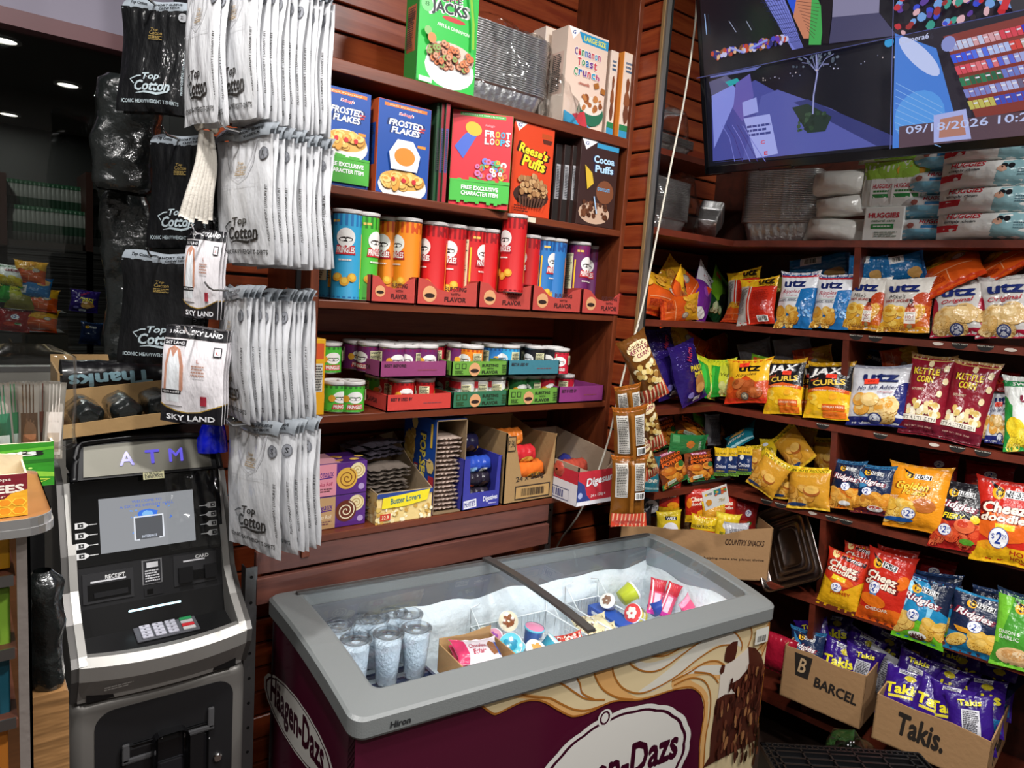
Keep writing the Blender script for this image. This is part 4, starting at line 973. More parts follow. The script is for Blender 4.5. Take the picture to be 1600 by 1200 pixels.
def wipes_b(a):
    a.poly([(.52, 0), (1, 0), (1, 1), (.62, 1), (.56, .5)], '8fb8c0'); a.text('HUGGIES', .27, .82, .34, .2, 'c82838', 4, .1); a.text('simply clean', .24, .6, .32, .13, '3c3c44', 1, .1); a.poly([(0, .5), (.24, .5), (.22, .28), (0, .26)], 'd02c38'); a.circ(.62, .7, .03, '202024'); a.circ(.68, .7, .03, '202024'); a.blob(.6, .6, .05, .12, 'd8a890', 5); a.small(.74, .35, .84, .6, 3, '5a7c88')
w1 = [(1328+i*0, 0) for i in range(4)]
for i, (px, s) in enumerate(((1452, 1), (1458, 2), (1466, 3), (1478, 4))):
    a = Art(3, .15); wipes_a(a)
    pillow('wipes_pack', .225, .078, .1, a, 'e8eaec', s, onR(px, Z1+.001+i*.0725, -.08), DR, NR, ['bottom', 'second from the bottom', 'third from the bottom', 'topmost'][i]+(' pack' if i else '')+' of the light blue and white baby wipes stack', 'baby wipes')
for i, px in enumerate((1542, 1545, 1549, 1556)):
    a = Art(3.3, .15); wipes_b(a)
    pillow('wipes_pack', .27, .085, .1, a, 'ecebe8', 5+i, onR(px, Z1+.001+i*.0745, -.03), DR, NR, ['first', 'second', 'third', 'fourth'][i]+' pack from below in the white and grey baby wipes stack with red flash', 'baby wipes')
def wipes_g(a, lab=True):
    a.poly([(0, 1), (1, 1), (1, .68), (.55, .6), (0, .62)], 'a0c850'); a.rect(.3, .02, .95, .62, 'f0f0ee'); a.text('HUGGIES', .62, .45, .5, .1, 'c03040', 4); a.rect(.38, .2, .86, .28, '2c8c44'); a.small(.4, .3, .85, .38, 1, '4a8a50'); a.blob(.8, .78, .1, .12, 'd8a040', 4)
for i in range(4):
    a = Art(.7, .15); wipes_g(a)
    mb = bag_mesh(.1, .145, .03, a, 'dfe2dc', i+1, pinch=.02); o = mb.build('wipes_pack', FILM)
    P = onR(1370, Z1+.13, -.06) + DR*(.032*i) ; P.z = Z1+.112; o.matrix_world = frame(P, (0, 0, 1), NR)
    tag(o, ['foremost', 'second', 'third', 'rearmost'][i]+' green and white baby wipes packet standing on the white box', 'baby wipes')
bx = MB(); P = onR(1376, Z1+.001, -.04); a = Art(.95)
bx.add(bbox(-.06, 0, 0, .06, .1, .11, .003), 'ecece8'); a.text('HUGGIES', .5, .76, .8, .16, 'c02838', 5); a.text('natural care', .5, .6, .6, .08, '4a7a50', 1); a.rect(.2, .36, .78, .5, '2c8c44'); a.small(.25, .39, .72, .47, 1, 'e8f4e8'); a.small(.3, .1, .9, .28, 3, '708070')
press(bx, a, face_map((-.058, -.0005, .002), (.116, 0, 0), (0, 0, .106)), .0004, .00003)
o = bx.build('wipes_box', CARD); o.matrix_world = frame(P, (0, 0, 1), NR); tag(o, 'white baby wipes box with a green flash under the green wipes packets', 'baby wipes')
for i in range(2):
    pillow('wipes_pack', .2, .035, .12, Art(5).rect(.3, .1, .9, .9, '8fbf48').rect(0, 0, .3, 1, 'cfd6c4'), 'b8cf90', 9+i, onR(1392+6*i, Z1+.257+.034*i, -.08), DR, NR, ['lower', 'upper'][i]+' green wipes packet lying flat on the standing packets under the television', 'baby wipes')

# ================================================================ cords and the hanging popcorn
def smooth_path(pts, n=8):
    pts = [V(p) for p in pts]; out = []
    for i in range(len(pts)-1):
        p0, p1, p2, p3 = pts[max(i-1, 0)], pts[i], pts[i+1], pts[min(i+2, len(pts)-1)]
        for k in range(n):
            t_ = k/n; out.append(.5*((2*p1)+(-p0+p2)*t_+(2*p0-5*p1+4*p2-p3)*t_*t_+(-p0+3*p1-3*p2+p3)*t_**3))
    out.append(pts[-1]); return out
CORD = mat('white_cord', 'cfcabb', .5)
pts = [atY(1090, -40, 1.55), atY(1086, 40, 1.54), atY(1070, 150, 1.52), atY(1052, 240, 1.50), atY(1030, 350, 1.49), atY(1008, 460, 1.49), atY(997, 505, 1.49), atY(990, 530, 1.49)]
o = MB().add(tube(smooth_path(pts), .0033, 6), smooth=True).build('power_cord', CORD); tag(o, 'white cord hanging down from the television along the wall trim', 'cord')
pts = [atY(998, 505, 1.488), atY(985, 545, 1.49), atY(968, 610, 1.5), atY(950, 690, 1.53), atY(925, 760, 1.56), atY(900, 810, 1.62), atY(878, 840, 1.75), atY(868, 858, 1.8)]
o = MB().add(tube(smooth_path(pts), .0033, 6), smooth=True).build('power_cord', CORD); tag(o, 'white cord sloping down left behind the hanging popcorn bags to the steel upright', 'cord')
@design('popcorn', .115, .26, .05, '6e4218', back='6e4218')
def _(a):
    a.rect(0, 0, 1, .26, 'c0402a')
    for k in range(7): a.poly([(.02+.14*k, .0), (.07+.14*k, .0), (.09+.14*k, .26), (.03+.14*k, .26)], 'f0d8b0')
    a.ell(.55, .84, .4, .085, 'efdcae'); a.ell(.6, .72, .4, .06, 'efdcae'); a.text('Cookie', .5, .88, .6, .055, '6a2c20', 3, .1); a.text('KETTLE', .55, .815, .66, .055, '8a2448', 4); a.text('CORN', .62, .74, .46, .055, '8a2448', 4)
    rd = random.Random(3)
    for i in range(26): a.blob(.15+.75*rd.random(), .26+.34*rd.random(), .1, .045, ['ecd694', 'd8b868', 'f2e4b8', 'a87c3c'][i % 4], i, rot=rd.random()*90)
@design('popcorn_back', .115, .22, .045, '7a4a16', back='7a4a16')
def _(a):
    a.rect(0, .94, 1, 1, 'a85c1c'); a.rect(.08, .42, .42, .9, 'd4d0c8'); a.small(.1, .44, .4, .88, 20, '4a4640'); a.rect(.6, .52, .9, .9, 'd4d0c8'); a.small(.62, .54, .88, .88, 15, '4a4640', 4); a.bars(.6, .4, .9, .5); a.rect(0, 0, 1, .2, 'c8402a')
    for k in range(9): a.rect(.02+.11*k, 0, .055+.11*k, .2, 'e8b890')
    a.rect(.46, .22, .56, .94, '8a561c')
def hang(d, pb, pt, Y0, Y1, wpx, lab, seed=0, nrm=(-.45, -.9, 0), rx=.95):
    A, B = atY(*pb, Y0), atY(*pt, Y1); up = B-A; W0, H0 = DS[d][0], DS[d][1]; W = wpx/ppm((A+B)/2)/rx
    o = bag_obj(d, 'popcorn_bag', seed); COL.objects.link(o); o.matrix_world = frame(A, up, nrm) @ Matrix.Diagonal((W/W0, 1, up.length/H0, 1)); tag(o, lab, 'popcorn'); return o
hang('popcorn', (1026, 625), (985, 526), 1.46, 1.47, 46, 'popcorn bag showing its front with popcorn print, topmost on the cord', 1)
hang('popcorn', (1024, 702), (998, 612), 1.50, 1.49, 38, 'popcorn bag hanging behind, below the topmost one, with its striped foot showing', 2)
hang('popcorn', (1018, 745), (996, 680), 1.52, 1.51, 30, 'lower popcorn bag half hidden behind the two turned round ones', 3)
hang('popcorn_back', (985, 700), (980, 602), 1.49, 1.47, 40, 'popcorn bag turned to its back, top one of three with an orange folded head', 3)
hang('popcorn_back', (984, 752), (984, 636), 1.46, 1.45, 52, 'popcorn bag turned to its back, middle one of three', 1)
hang('popcorn_back', (979, 820), (984, 712), 1.43, 1.44, 56, 'popcorn bag turned to its back, lowest one with the striped foot showing', 2)

# ================================================================ snack carton, price card, foil tray, floor boxes
def carton(name, M, W, D, H, th=.004, col='a8825a', arts=(), label='', cat='box', cut=None, flaps=()):
    mb = MB()
    mb.add(box(0, 0, 0, W, D, th), col)
    def wall(P, X, n, hts):    # wall from P along X with top heights hts
        k = len(hts)-1; P, X, n = V(P), V(X), V(n)*th; vs = []; fs = []
        for i, h in enumerate(hts):
            p = P + X*(i/k); vs += [p, p+n, p+V((0, 0, h)), p+n+V((0, 0, h))]
        for i in range(k):
            b0 = 4*i; b1 = b0+4; fs += [(b0, b1, b1+2, b0+2), (b1+1, b0+1, b0+3, b1+3), (b0+2, b1+2, b1+3, b0+3)]
        fs += [(0, 2, 3, 1), (4*k, 4*k+1, 4*k+3, 4*k+2)]
        mb.add((vs, fs), col)
    c = cut or {}
    wall((0, 0, 0), (W, 0, 0), (0, 1, 0), c.get('f', [H, H])); wall((0, D, 0), (W, 0, 0), (0, -1, 0), c.get('b', [H, H]))
    wall((0, 0, 0), (0, D, 0), (1, 0, 0), c.get('l', [H, H])); wall((W, 0, 0), (0, D, 0), (-1, 0, 0), c.get('r', [H, H]))
    for side, a in arts:
        Z = V((0, 0, H))
        S = {'f': face_map((0, 0, 0), (W, 0, 0), Z), 'l': face_map((0, D, 0), (0, -D, 0), Z), 'r': face_map((W, 0, 0), (0, D, 0), Z)}[side]
        press(mb, a, S, .0006, .00004)
    t = mb.build(name, KRAFT); t.matrix_world = M; tag(t, label, cat); return t
def tuft(par_M, name, label, cat, P, up, n, d, s=1, seed=0, W=None, H=None):
    o = bag_obj(d, name, seed); COL.objects.link(o); W0, H0 = DS[d][0], DS[d][1]
    sx = (W/W0 if W else s); sz = (H/H0 if H else s)
    o.matrix_world = par_M @ frame(P, up, n) @ Matrix.Diagonal((sx, s, sz, 1)); tag(o, label, cat); return o
RZ = Matrix.Rotation(RA-pi/2, 4, 'Z')   # local X runs along the right unit towards the viewer, local -Y faces the aisle
# snack carton on the bottom chip shelf, standing across the corner
A = atZ(1012, 832, .70); A = V((1.90, 1.60, RV[5]+.002)); B = atR(1200, 905, .05)
A = V((1.86, 1.66, RV[5]+.002)); Bq = atZ(1199, 908, RV[5]+.002)
dx = (Bq-A); dx.z = 0; Wc = dx.length; Mx = frame(A, (0, 0, 1), V((dx.y, -dx.x, 0)).normalized())
if (Mx.to_3x3() @ V((1, 0, 0))).dot(dx) < 0: Mx = frame(A, (0, 0, 1), V((-dx.y, dx.x, 0)).normalized())
a = Art(Wc/.2); a.text('COUNTRY SNACKS', .82, .70, .26, .11, '3a2214', 3, .1); a.text('helping make the planet thrive', .76, .38, .4, .055, '3a2a1c', 2)
carton('snack_carton', Mx, Wc, .2, .2, arts=(('f', a),), label='brown cardboard carton of snack bags standing in the corner behind the freezer', cut={'f': [.2, .185, .175, .18, .165, .19, .2]})
SN = [('blackpop', .06, .05, .12, 'black popcorn packet, front left in the corner carton'), ('blackpop', .10, .10, .19, 'black popcorn packet standing behind at the left of the corner carton'), ('popcornwht', .155, .05, .10, 'yellow popcorn packet with a white disc in the corner carton'),
      ('redsnack', .15, .10, .20, 'red and yellow cheese puff packet standing tall in the corner carton'), ('morepop', .245, .045, .09, 'yellow topped red cheese puff packet at the front of the corner carton'), ('redsnack', .25, .12, .17, 'red cheese puff packet behind the price card in the corner carton'),
      ('redsnack', .33, .12, .16, 'red cheese puff packet in the back row right of the price card'), ('yellowbag', .32, .06, .10, 'yellow packet beneath the silver one in the corner carton'), ('goldbag', .30, .10, .13, 'gold snack packet in the middle of the corner carton'), ('silverback', .35, .045, .07, 'silver backed packet with white corners at the right of the corner carton'), ('redchili', .39, .12, .14, 'dark red packet at the right end of the corner carton')]
for i, (d, x, y, z, lab) in enumerate(SN):
    tuft(Mx, 'snack_packet', lab, 'snack packet', V((x*Wc/.44, y, z)), V((.1*sin(i*2.1), .12, 1)), (.1*sin(i), -1, .25), d, .78, i, W=.095, H=.125)
# price card clipped on the shelf edge
A, B = atY(1102, 798, 1.40), atY(1094, 756, 1.395); Xr_ = atY(1141, 790, 1.57)-A
mb = MB(); a = Art(1.1); S = face_map((0, 0, 0), (.088, 0, 0), (0, 0, .077))
mb.add(box(0, 0, 0, .088, .0008, .077), 'ecebe4'); a.circ(.14, .78, .06, 'f0c030'); a.text('WISE', .28, .78, .2, .12, '28304a', 3); a.rect(.46, .6, .74, .9, '2a7c98'); a.rect(.74, .62, .96, .9, 'c8583c'); a.scatter(.5, .62, .92, .86, 8, .06, ['e8b83c', 'e06a2c', '3aa05c'], 3)
a.blob(.2, .35, .13, .2, 'e89a2c', 4); a.text('.75\u00a2', .7, .28, .3, .2, 'c8a860', 2, .2)
press(mb, a, S, .0003, .00002)
o = mb.build('price_card', MATTE); o.matrix_world = frame(A, B-A, (-.6, -.8, .2)); tag(o, 'white handwritten price card hanging from the shelf edge over the corner carton', 'price card')
A = atY(1000, 770, 1.585); A = V((XP+.1, 1.583, .948))
mb = MB().add(tube([atY(1080, 757, 1.42), atY(1140, 746, 1.40)], .005, 6)); o = mb.build('hook_rail', BLACKP); tag(o, 'black plastic rail over the white price card', 'rail')
# large shallow foil tray leaning in the bay
P = atZ(1240, 922, RV[5]+.004); Wt, Ht = .235, .30
mb = MB()
def trayS(d, s): 
    def f(u, v):
        x = (u-.5)*Wt*s; z = (v-.5)*Ht*s + Ht/2
        r = .05; 
        return V((x, d, z))
    return f
def rrp(w, h, r, y, n=6):
    p = []
    for cx, cz, a0 in ((w/2-r, h/2-r, 0), (-w/2+r, h/2-r, 90), (-w/2+r, -h/2+r, 180), (w/2-r, -h/2+r, 270)):
        for k in range(n+1): q_ = radians(a0+90*k/n); p.append(V((cx+r*cos(q_), y, cz+r*sin(q_)+Ht/2)))
    return p
rings = [rrp(Wt, Ht, .03, 0), rrp(Wt+.004, Ht+.004, .03, -.006), rrp(Wt-.008, Ht-.008, .03, -.004), rrp(Wt-.014, Ht-.014, .03, 0), rrp(Wt-.03, Ht-.03, .028, .035), rrp(Wt-.04, Ht-.04, .026, .037)]
for k in range(3): rings += [rrp(Wt-.075-.04*k, Ht-.075-.04*k, .024, .037), rrp(Wt-.081-.04*k, Ht-.081-.04*k, .022, .0345), rrp(Wt-.087-.04*k, Ht-.087-.04*k, .02, .037)]
vs = [p for r_ in rings for p in r_]; n = len(rings[0]); fs = [(j*n+i, j*n+(i+1) % n, (j+1)*n+(i+1) % n, (j+1)*n+i) for j in range(len(rings)-1) for i in range(n)]; fs.append(tuple((len(rings)-1)*n+i for i in range(n)))
mb.add((vs, fs), 'c8c8c8', 0, True)
o = mb.build('foil_tray', mat('foil_tray_metal', '6e6460', .25, 1, bump=.15, bscale=14)); A = atR(1240, 917, .03); B = atR(1214, 806, -.08)
o.matrix_world = frame(A, B-A, NR); tag(o, 'large shallow foil tray leaning on end beside the corner carton', 'foil tray')

# ---- the two boxes under the fourth shelf
Mb = frame(atR(1218, 1080, .05), (0, 0, 1), NR)
W1 = (atR(1342, 1143, .05)-atR(1218, 1082, .05)).length
Ab = atR(1218, 1082, .05); Bb = atR(1342, 1143, .05); zb_ = (Ab.z+Bb.z)/2
Mb = frame(V((Ab.x, Ab.y, zb_)), (0, 0, 1), NR)
a = Art(W1/.19); a.poly([(.13, .92), (.36, .92), (.33, .5), (.17, .5)], '241c16'); a.text('B', .24, .72, .1, .28, 'c8a880', 2, .2); a.text('BARCEL', .67, .5, .52, .2, '241c16', 5, .05, -3)
a2 = Art(.3/.19); a2.poly([(.55, .9), (.95, 1), (.9, .85), (.75, .8), (.7, .55), (.6, .55)], '241c16')
carton('snack_carton', Mb, W1, .30, .19, arts=(('f', a), ('r', a2)), label='brown cardboard carton with black lettering and purple snack bags, upper one on the lowest shelf', cut={'f': [.185, .19, .18, .187], 'l': [.19, .20], 'r': [.185, .19, .2, .21]})
for i, (d, x, y, z, up, nn) in enumerate((('ridgies_maroon', .065, .05, .075, (-.1, .25, 1), (0, -1, .4)), ('takis', .165, .06, .07, (.1, .3, 1), (.1, -1, .3)), ('takis_back', .235, .09, .07, (.1, .2, 1), (.5, -1, .3)), ('takis_back', .10, .12, .10, (-.5, .3, 1), (-.3, -1, .7)), ('takis', .20, .16, .09, (.2, .3, 1), (.2, -1, .5)), ('takis', .11, .20, .10, (-.1, .3, 1), (-.2, -1, .5)), ('silverback', .27, .15, .06, (.3, .2, 1), (.3, -1, .4)), ('takis', .24, .22, .10, (.3, .3, 1), (.3, -1, .5)))):
    tuft(Mb, 'snack_bag', ['navy ridged chip bag tucked at the left front of the upper carton', 'purple corn chip bag with yellow lettering, front middle of the upper carton', 'purple corn chip bag showing a white panel at the right of the upper carton', 'purple corn chip bag with a white panel at the back left of the upper carton', 'purple corn chip bag, back right of the upper carton', 'purple corn chip bag, rearmost left in the upper carton', 'silver backed bag standing against the right wall of the upper carton', 'purple corn chip bag, rearmost right in the upper carton'][i], 'bag', V((x*W1/.3, y, z)), V(up), nn, d, 1, i % 3, W=.12, H=.16)
At = atR(1360, 1160, .10); Bt = atR(1540, 1222, .10); W2 = (Bt-At).length; At.z = (At.z+Bt.z)/2+.0
Mt = frame(At, (0, 0, 1), NR)
a = Art(W2/.15); a.text('Takis.', .42, .55, .42, .5, '241c16', 5, .05, -2); a2 = Art(2); a2.text('Takis', .4, .5, .5, .5, '241c16', 5, .05, 3)
carton('snack_carton', Mt, W2, .32, .15, arts=(('f', a), ('r', a2)), label='brown cardboard carton heaped with purple snack bags, lower one at the bottom right', cut={'f': [.15, .145, .15, .14], 'l': [.15, .165]})
for i in range(12):
    r_, c_ = divmod(i, 4); d = ['takis', 'takis_back', 'takis', 'takis'][(i*3+r_) % 4]
    tuft(Mt, 'snack_bag', 'purple corn chip bag with yellow lettering heaped in the lower carton, %s row' % ['front', 'middle', 'back'][r_], 'bag', V((.05+c_*(W2-.1)/3, .05+.1*r_, .06+.02*r_)), V((.25*sin(i*1.7), .45+.2*cos(i), 1)), (.3*sin(i*2.3), -1, .6), d, 1, i % 3, W=.125, H=.165)['group'] = 'purple bags in the %s row of the lower carton' % ['front', 'middle', 'back'][r_]
tuft(Mt, 'snack_bag', 'dark navy chip bag lying flat at the back of the lower carton under the shelf', 'bag', V((W2*.72, .24, .19)), V((.3, 1, .25)), (0, -.3, 1), 'darknavy', 1, 4)
# plastic bag with something green on the floor
P = atR(1330, 1200, .02); P.z = .2
P = V((P0+DR*.52+NR*.02)); P.z = .005
def lump(W, D, H, amp, seed, top=.35):
    def S(u, v):
        a_ = 2*pi*u; r_ = sin(pi*(.5*v+.5))**.6 if v > .05 else .85+v*3; r_ = max(0, cos(pi/2*v**1.6))**.55
        p = V((W/2*cos(a_)*r_, D/2*sin(a_)*r_, H*v)); d = noise.noise(p*11+V((seed, 0, 0)))*amp+noise.noise(p*30+V((0, seed, 0)))*amp*.4; return p+V((cos(a_), sin(a_), .3))*d
    return S
P = atR(1335, 1142, .26); zh_ = P.z; P.z = .0
tb_ = empty('produce_bag', loc=P); tag(tb_, 'clear plastic bag with something green in it on the floor under the cartons', 'bag')
MB().add(gridf(lump(.20, .18, zh_*.75, .03, 2), 30, 16), '3c6a2c', 0, True).build('greens', mat('green_leaves', '34642a', .7, bump=1, bscale=60), tb_)
MB().add(gridf(lump(.28, .22, zh_, .04, 5), 40, 22), 'ffffff', 0, True).build('film', CLEAR, tb_)
# red wrapper behind the freezer's right end
P = atR(1214, 1050, .02)
mb = bag_mesh(.12, .14, .05, None, 'a01830', 3); o = mb.build('red_packet', FILM); o.matrix_world = frame(P, (0, 0, 1), NR); tag(o, 'red packet wedged between the freezer and the upper snack carton', 'packet')

# stickers along the shelf edges of the right unit
for (lv, pxs) in ((2, (1338, 1368, 1466, 1500, 1540, 1580)), (3, (1286, 1376, 1460, 1496, 1536)), (4, (1198, 1220, 1270, 1300, 1322))):
    for i, px in enumerate(pxs):
        P = onR(px, RV[lv]-.001, .0012); mb = MB(); a = Art(3)
        pts = [(.5+.5*cos(pi*k/12), 1-.95*sin(pi*k/12)) for k in range(13)]; a.poly(pts[::-1], '1c1a18'); a.rect(.02, .72, .98, 1, '1c1a18'); a.text("Boar's Head", .5, .84, .92, .22, 'd8d0c0', 2)
        if i % 3 == 2: a = Art(3); a.blob(.5, .6, .4, .3, 'd8ccc0', i)
        press(mb, a, face_map(V(P)-DR*.022-V((0, 0, .019)), DR*.044, (0, 0, .019)), .0002, .00005)
        o = mb.build('shelf_sticker', MATTE); o.parent = ru; o.matrix_parent_inverse = ru.matrix_world.inverted()
# ================================================================ goods on the back shelves
def solidbox(name, M, W, D, H, front, side=None, base='ffffff', sidec=None, topc=None, label='', cat='box', group=None, top=None, right=None, bev=.0015, m=None):
    mb = MB().add(bbox(0, 0, 0, W, D, H, bev), sidec or base)
    mb.add(([(bev, -.0002, bev), (W-bev, -.0002, bev), (W-bev, -.0002, H-bev), (bev, -.0002, H-bev)], [(0, 1, 2, 3)]), base)
    if front: press(mb, front, face_map((bev, -.0002, bev), (W-2*bev, 0, 0), (0, 0, H-2*bev)), .0003, .00003)
    if side: press(mb, side, face_map((0, D-bev, bev), (0, -D+2*bev, 0), (0, 0, H-2*bev)), .0003, .00003)
    if right: press(mb, right, face_map((W, bev, bev), (0, D-2*bev, 0), (0, 0, H-2*bev)), .0003, .00003)
    if top: press(mb, top, face_map((bev, bev, H), (W-2*bev, 0, 0), (0, D-2*bev, 0)), .0003, .00003)
    o = mb.build(name, m or CARD); o.matrix_world = M; return tag(o, label, cat, group)
def shelfbox(name, pl_, pr_, ptop, z, D, front, y0=YS+.012, phi=0, H=None, **k):
    """front face between photo columns pl_ and pr_ (points), top at photo point ptop"""
    A = atY(pl_[0], pl_[1], y0)
    d = V((cos(radians(phi)), -sin(radians(phi)), 0)); n = V((-sin(radians(phi)), -cos(radians(phi)), 0))
    r = ray(*pr_); nn = n; kk = (A-CP).dot(nn)/r.dot(nn); B = CP+r*kk; W = (B-A).dot(d)
    if H is None: H = atY(ptop[0], ptop[1], y0).z - z
    A.z = z
    f = front(W/H) if callable(front) else front
    return solidbox(name, frame(A, (0, 0, 1), n), W, D, H, f, **k)
# -- cereal art
def hoops(a, cx, cy, rx, ry, n, r, cols, seed): 
    rd = random.Random(seed)
    for i in range(n):
        t_ = rd.random()*6.28; q_ = sqrt(rd.random()); x = cx+rx*q_*cos(t_); y = cy+ry*q_*sin(t_); c = cols[i % len(cols)]
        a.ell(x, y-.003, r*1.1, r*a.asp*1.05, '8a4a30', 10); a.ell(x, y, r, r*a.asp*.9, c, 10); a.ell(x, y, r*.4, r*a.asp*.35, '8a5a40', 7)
def f_aj(asp):
    a = Art(asp); a.rect(0, 0, 1, 1, '2fc04a'); a.blob(.45, .95, .28, .1, 'c83028', 2); a.text('APPLE', .5, .88, .4, .07, '2a2a30', 5, 0, 3, 'f0f0f0', 3); a.text('JACKS', .5, .77, .62, .14, '2c2c34', 5, 0, 4, 'f0f0f0', 4)
    a.ell(.58, .69, .2, .025, 'c83838'); a.circ(.12, .76, .1, '7cd884'); a.text('8', .12, .765, .07, .045, '1c7a30', 2); a.text('APPLE & CINNAMON', .58, .6, .56, .035, 'e8f8e8', 3, 0, -3)
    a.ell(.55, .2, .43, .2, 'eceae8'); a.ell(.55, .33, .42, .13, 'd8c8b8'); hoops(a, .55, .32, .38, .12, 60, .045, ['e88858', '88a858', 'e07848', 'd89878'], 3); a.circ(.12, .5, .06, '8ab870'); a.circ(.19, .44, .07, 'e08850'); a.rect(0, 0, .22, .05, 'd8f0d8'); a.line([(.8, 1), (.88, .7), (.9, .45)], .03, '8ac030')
    return a
def f_ctc(asp):
    a = Art(asp); a.rect(0, 0, 1, 1, 'e8cdbb'); a.poly([(.25, .98), (1, .98), (1, .88), (.35, .88)], '2a94c4'); a.text('LARGE SIZE', .66, .93, .56, .055, 'e8e050', 4); a.poly([(0, 1), (.3, 1), (.12, .88)], 'f4f4f4'); a.text('G', .14, .955, .08, .04, '2a4a9a', 3, .2)
    for i, (s, y, w_, cs) in enumerate((('Cinnamon', .77, .66, None), ('Toast', .67, .5, None), ('Crunch', .56, .66, None))):
        cols = ['5c2a7c', 'c02c38', '2c8c4c', '2c6cb0', '6a2c80', 'c83c48', '2c98c0', 'b03868']; n = len(s)
        for k, ch in enumerate(s): a.text(ch, .5-w_/2+w_*(k+.5)/n, y, w_/n*.86, .085 if ch.isupper() or ch in 'tl' else .065, cols[(k+i) % 8], 4, 0, 0, 'f8f4f0', 4)
    a.text('cinnamilk', .45, .45, .28, .035, 'a83820', 2); a.ell(.66, .17, .33, .15, '2c6c50'); a.ell(.66, .24, .3, .1, 'e8dcd0'); a.scatter(.45, .2, .9, .33, 14, .06, ['a86434', 'c07c44', '8a4c24'], 3); a.poly([(0, .12), (.4, .06), (.7, 0), (0, 0)], '3aa0cc'); a.poly([(.2, .1), (.5, .16), (.6, 0), (.4, 0)], 'c83c44'); a.rect(.7, .44, .82, .5, 'a8682c', 20); a.rect(.88, .4, .99, .46, 'a8682c', -10)
    return a
def f_ff(asp, bowl=True, band=True):
    a = Art(asp); a.rect(0, 0, 1, 1, '1c4c9e'); a.rect(.1, .94, .92, .975, 'e07830'); a.text('Fall Frosted', .5, .957, .6, .015, 'f4d8b8', 2); a.text("Kellogg's", .52, .88, .26, .04, 'd83048', 3, .2, 0, 'f0f0f0', 3)
    a.text('FROSTED', .52, .78, .66, .07, 'f4f4f8', 5, .2, 0, '102a60', 3); a.text('FLAKES', .52, .7, .56, .07, 'f4f4f8', 5, .2, 0, '102a60', 3); a.rect(.76, .55, .92, .58, 'e89030'); a.small(.78, .72, .9, .78, 2, 'c84040')
    a.ell(.5, .1 if not band else .42, .47, .17, 'f0ece4'); a.ell(.5, .16 if not band else .47, .44, .11, 'd8a858')
    chip_pile(a, .15, .1 if not band else .42, .85, .2 if not band else .53, 26, .09, ('e8b860', 'f0cc80', 'd89c44'), 4, 'a87430')
    for i in range(3): a.blob(.3+.2*i, .16 if not band else .48, .05, .03, 'c82c38', i)
    if band:
        a.rect(0, .03, 1, .3, '4ca83c'); rd = random.Random(2)
        for k in range(14): a.rect(k/14, .28, (k+1)/14, .28+.06*rd.random(), '4ca83c')
        a.text('FREE EXCLUSIVE', .5, .22, .76, .045, 'f0f4f0', 5); a.text('CHARACTER ITEM', .5, .155, .76, .045, 'f0f4f0', 5)
    else:
        a.poly([(.25, .27), (.2, .45), (.35, .6), (.65, .6), (.8, .45), (.75, .27)], 'dfe4ec'); a.ell(.5, .42, .2, .1, 'e88830')
    return a
def f_fl(asp):
    a = Art(asp); a.rect(0, 0, 1, 1, 'd8303c'); a.rect(.12, .95, .88, .985, '50b050'); a.text('8 VITAMINS | 15% FIBER | 9g SUGAR', .5, .967, .7, .016, 'e8f8e8', 2); a.text("Kellogg's", .62, .87, .16, .03, 'e8a0a8', 2, .2)
    for s, y in (('FROOT', .79), ('LOOPS', .71)):
        for k, ch in enumerate(s): a.text(ch, .58+.088*k, y, .08, .07, ['f4f4f4', 'f4f4f4', 'f0c83c', '48b0d8', 'f4f4f4'][k], 5, 0, 0, '8a1424', 3)
    a.poly([(.05, .62), (.2, .75), (.38, .85), (.45, .8), (.3, .62), (.2, .5)], '4a68c8'); a.ell(.35, .82, .14, .07, 'f0b838', rot=-20); a.scatter(.42, .32, .92, .5, 30, .045, ['e06848', '5cb070', 'e8b83c', '6888d8', 'c878b0', 'f4f0f0'], 4, 'o', 'b84040')
    a.rect(0, .06, 1, .28, '4cb848'); rd = random.Random(3)
    for k in range(16): a.rect(k/16, .26, (k+1)/16, .26+.05*rd.random(), '4cb848'); a.rect(k/16, .03+.04*rd.random(), (k+1)/16, .07, '4cb848')
    a.text('FREE EXCLUSIVE', .5, .2, .62, .045, 'f0f8f0', 5); a.text('CHARACTER ITEM', .5, .14, .62, .045, 'f0f8f0', 5); return a
def f_rp(asp):
    a = Art(asp); a.rect(0, 0, 1, 1, 'd8441c'); a.poly([(0, 1), (.3, 1), (.1, .9)], 'f4f4f4'); a.text('G', .12, .965, .1, .04, '2a4a9a', 3, .2); a.rect(.68, .88, .94, .93, 'b84c1c'); a.poly([(.7, .87), (.96, .87), (.93, .82), (.73, .82)], '5a2818')
    a.text("Reese's", .5, .71, .74, .11, 'f4dc30', 5, .15, -8, '38140c', 4); a.text('Puffs', .52, .58, .6, .13, 'f4dc30', 5, .15, -8, '38140c', 4); a.ell(.5, .22, .45, .13, '3c241c')
    rd = random.Random(4)
    for i in range(70):
        t_ = rd.random()*6.28; q_ = sqrt(rd.random()); x = .5+.4*q_*cos(t_); y = .32+.12*q_*sin(t_); a.circ(x, y-.004, .058, '6a4024', 9); a.circ(x-.004, y, .052, ['b88c5c', 'a0744a', 'c8a070'][i % 3], 9)
    for k in range(9): a.poly([(.14+.08*k, .2), (.19+.08*k, .2), (.22+.065*k, .09), (.19+.065*k, .09)], '5c3c2c')
    a.small(.04, .02, .4, .1, 3, '5a1c10'); return a
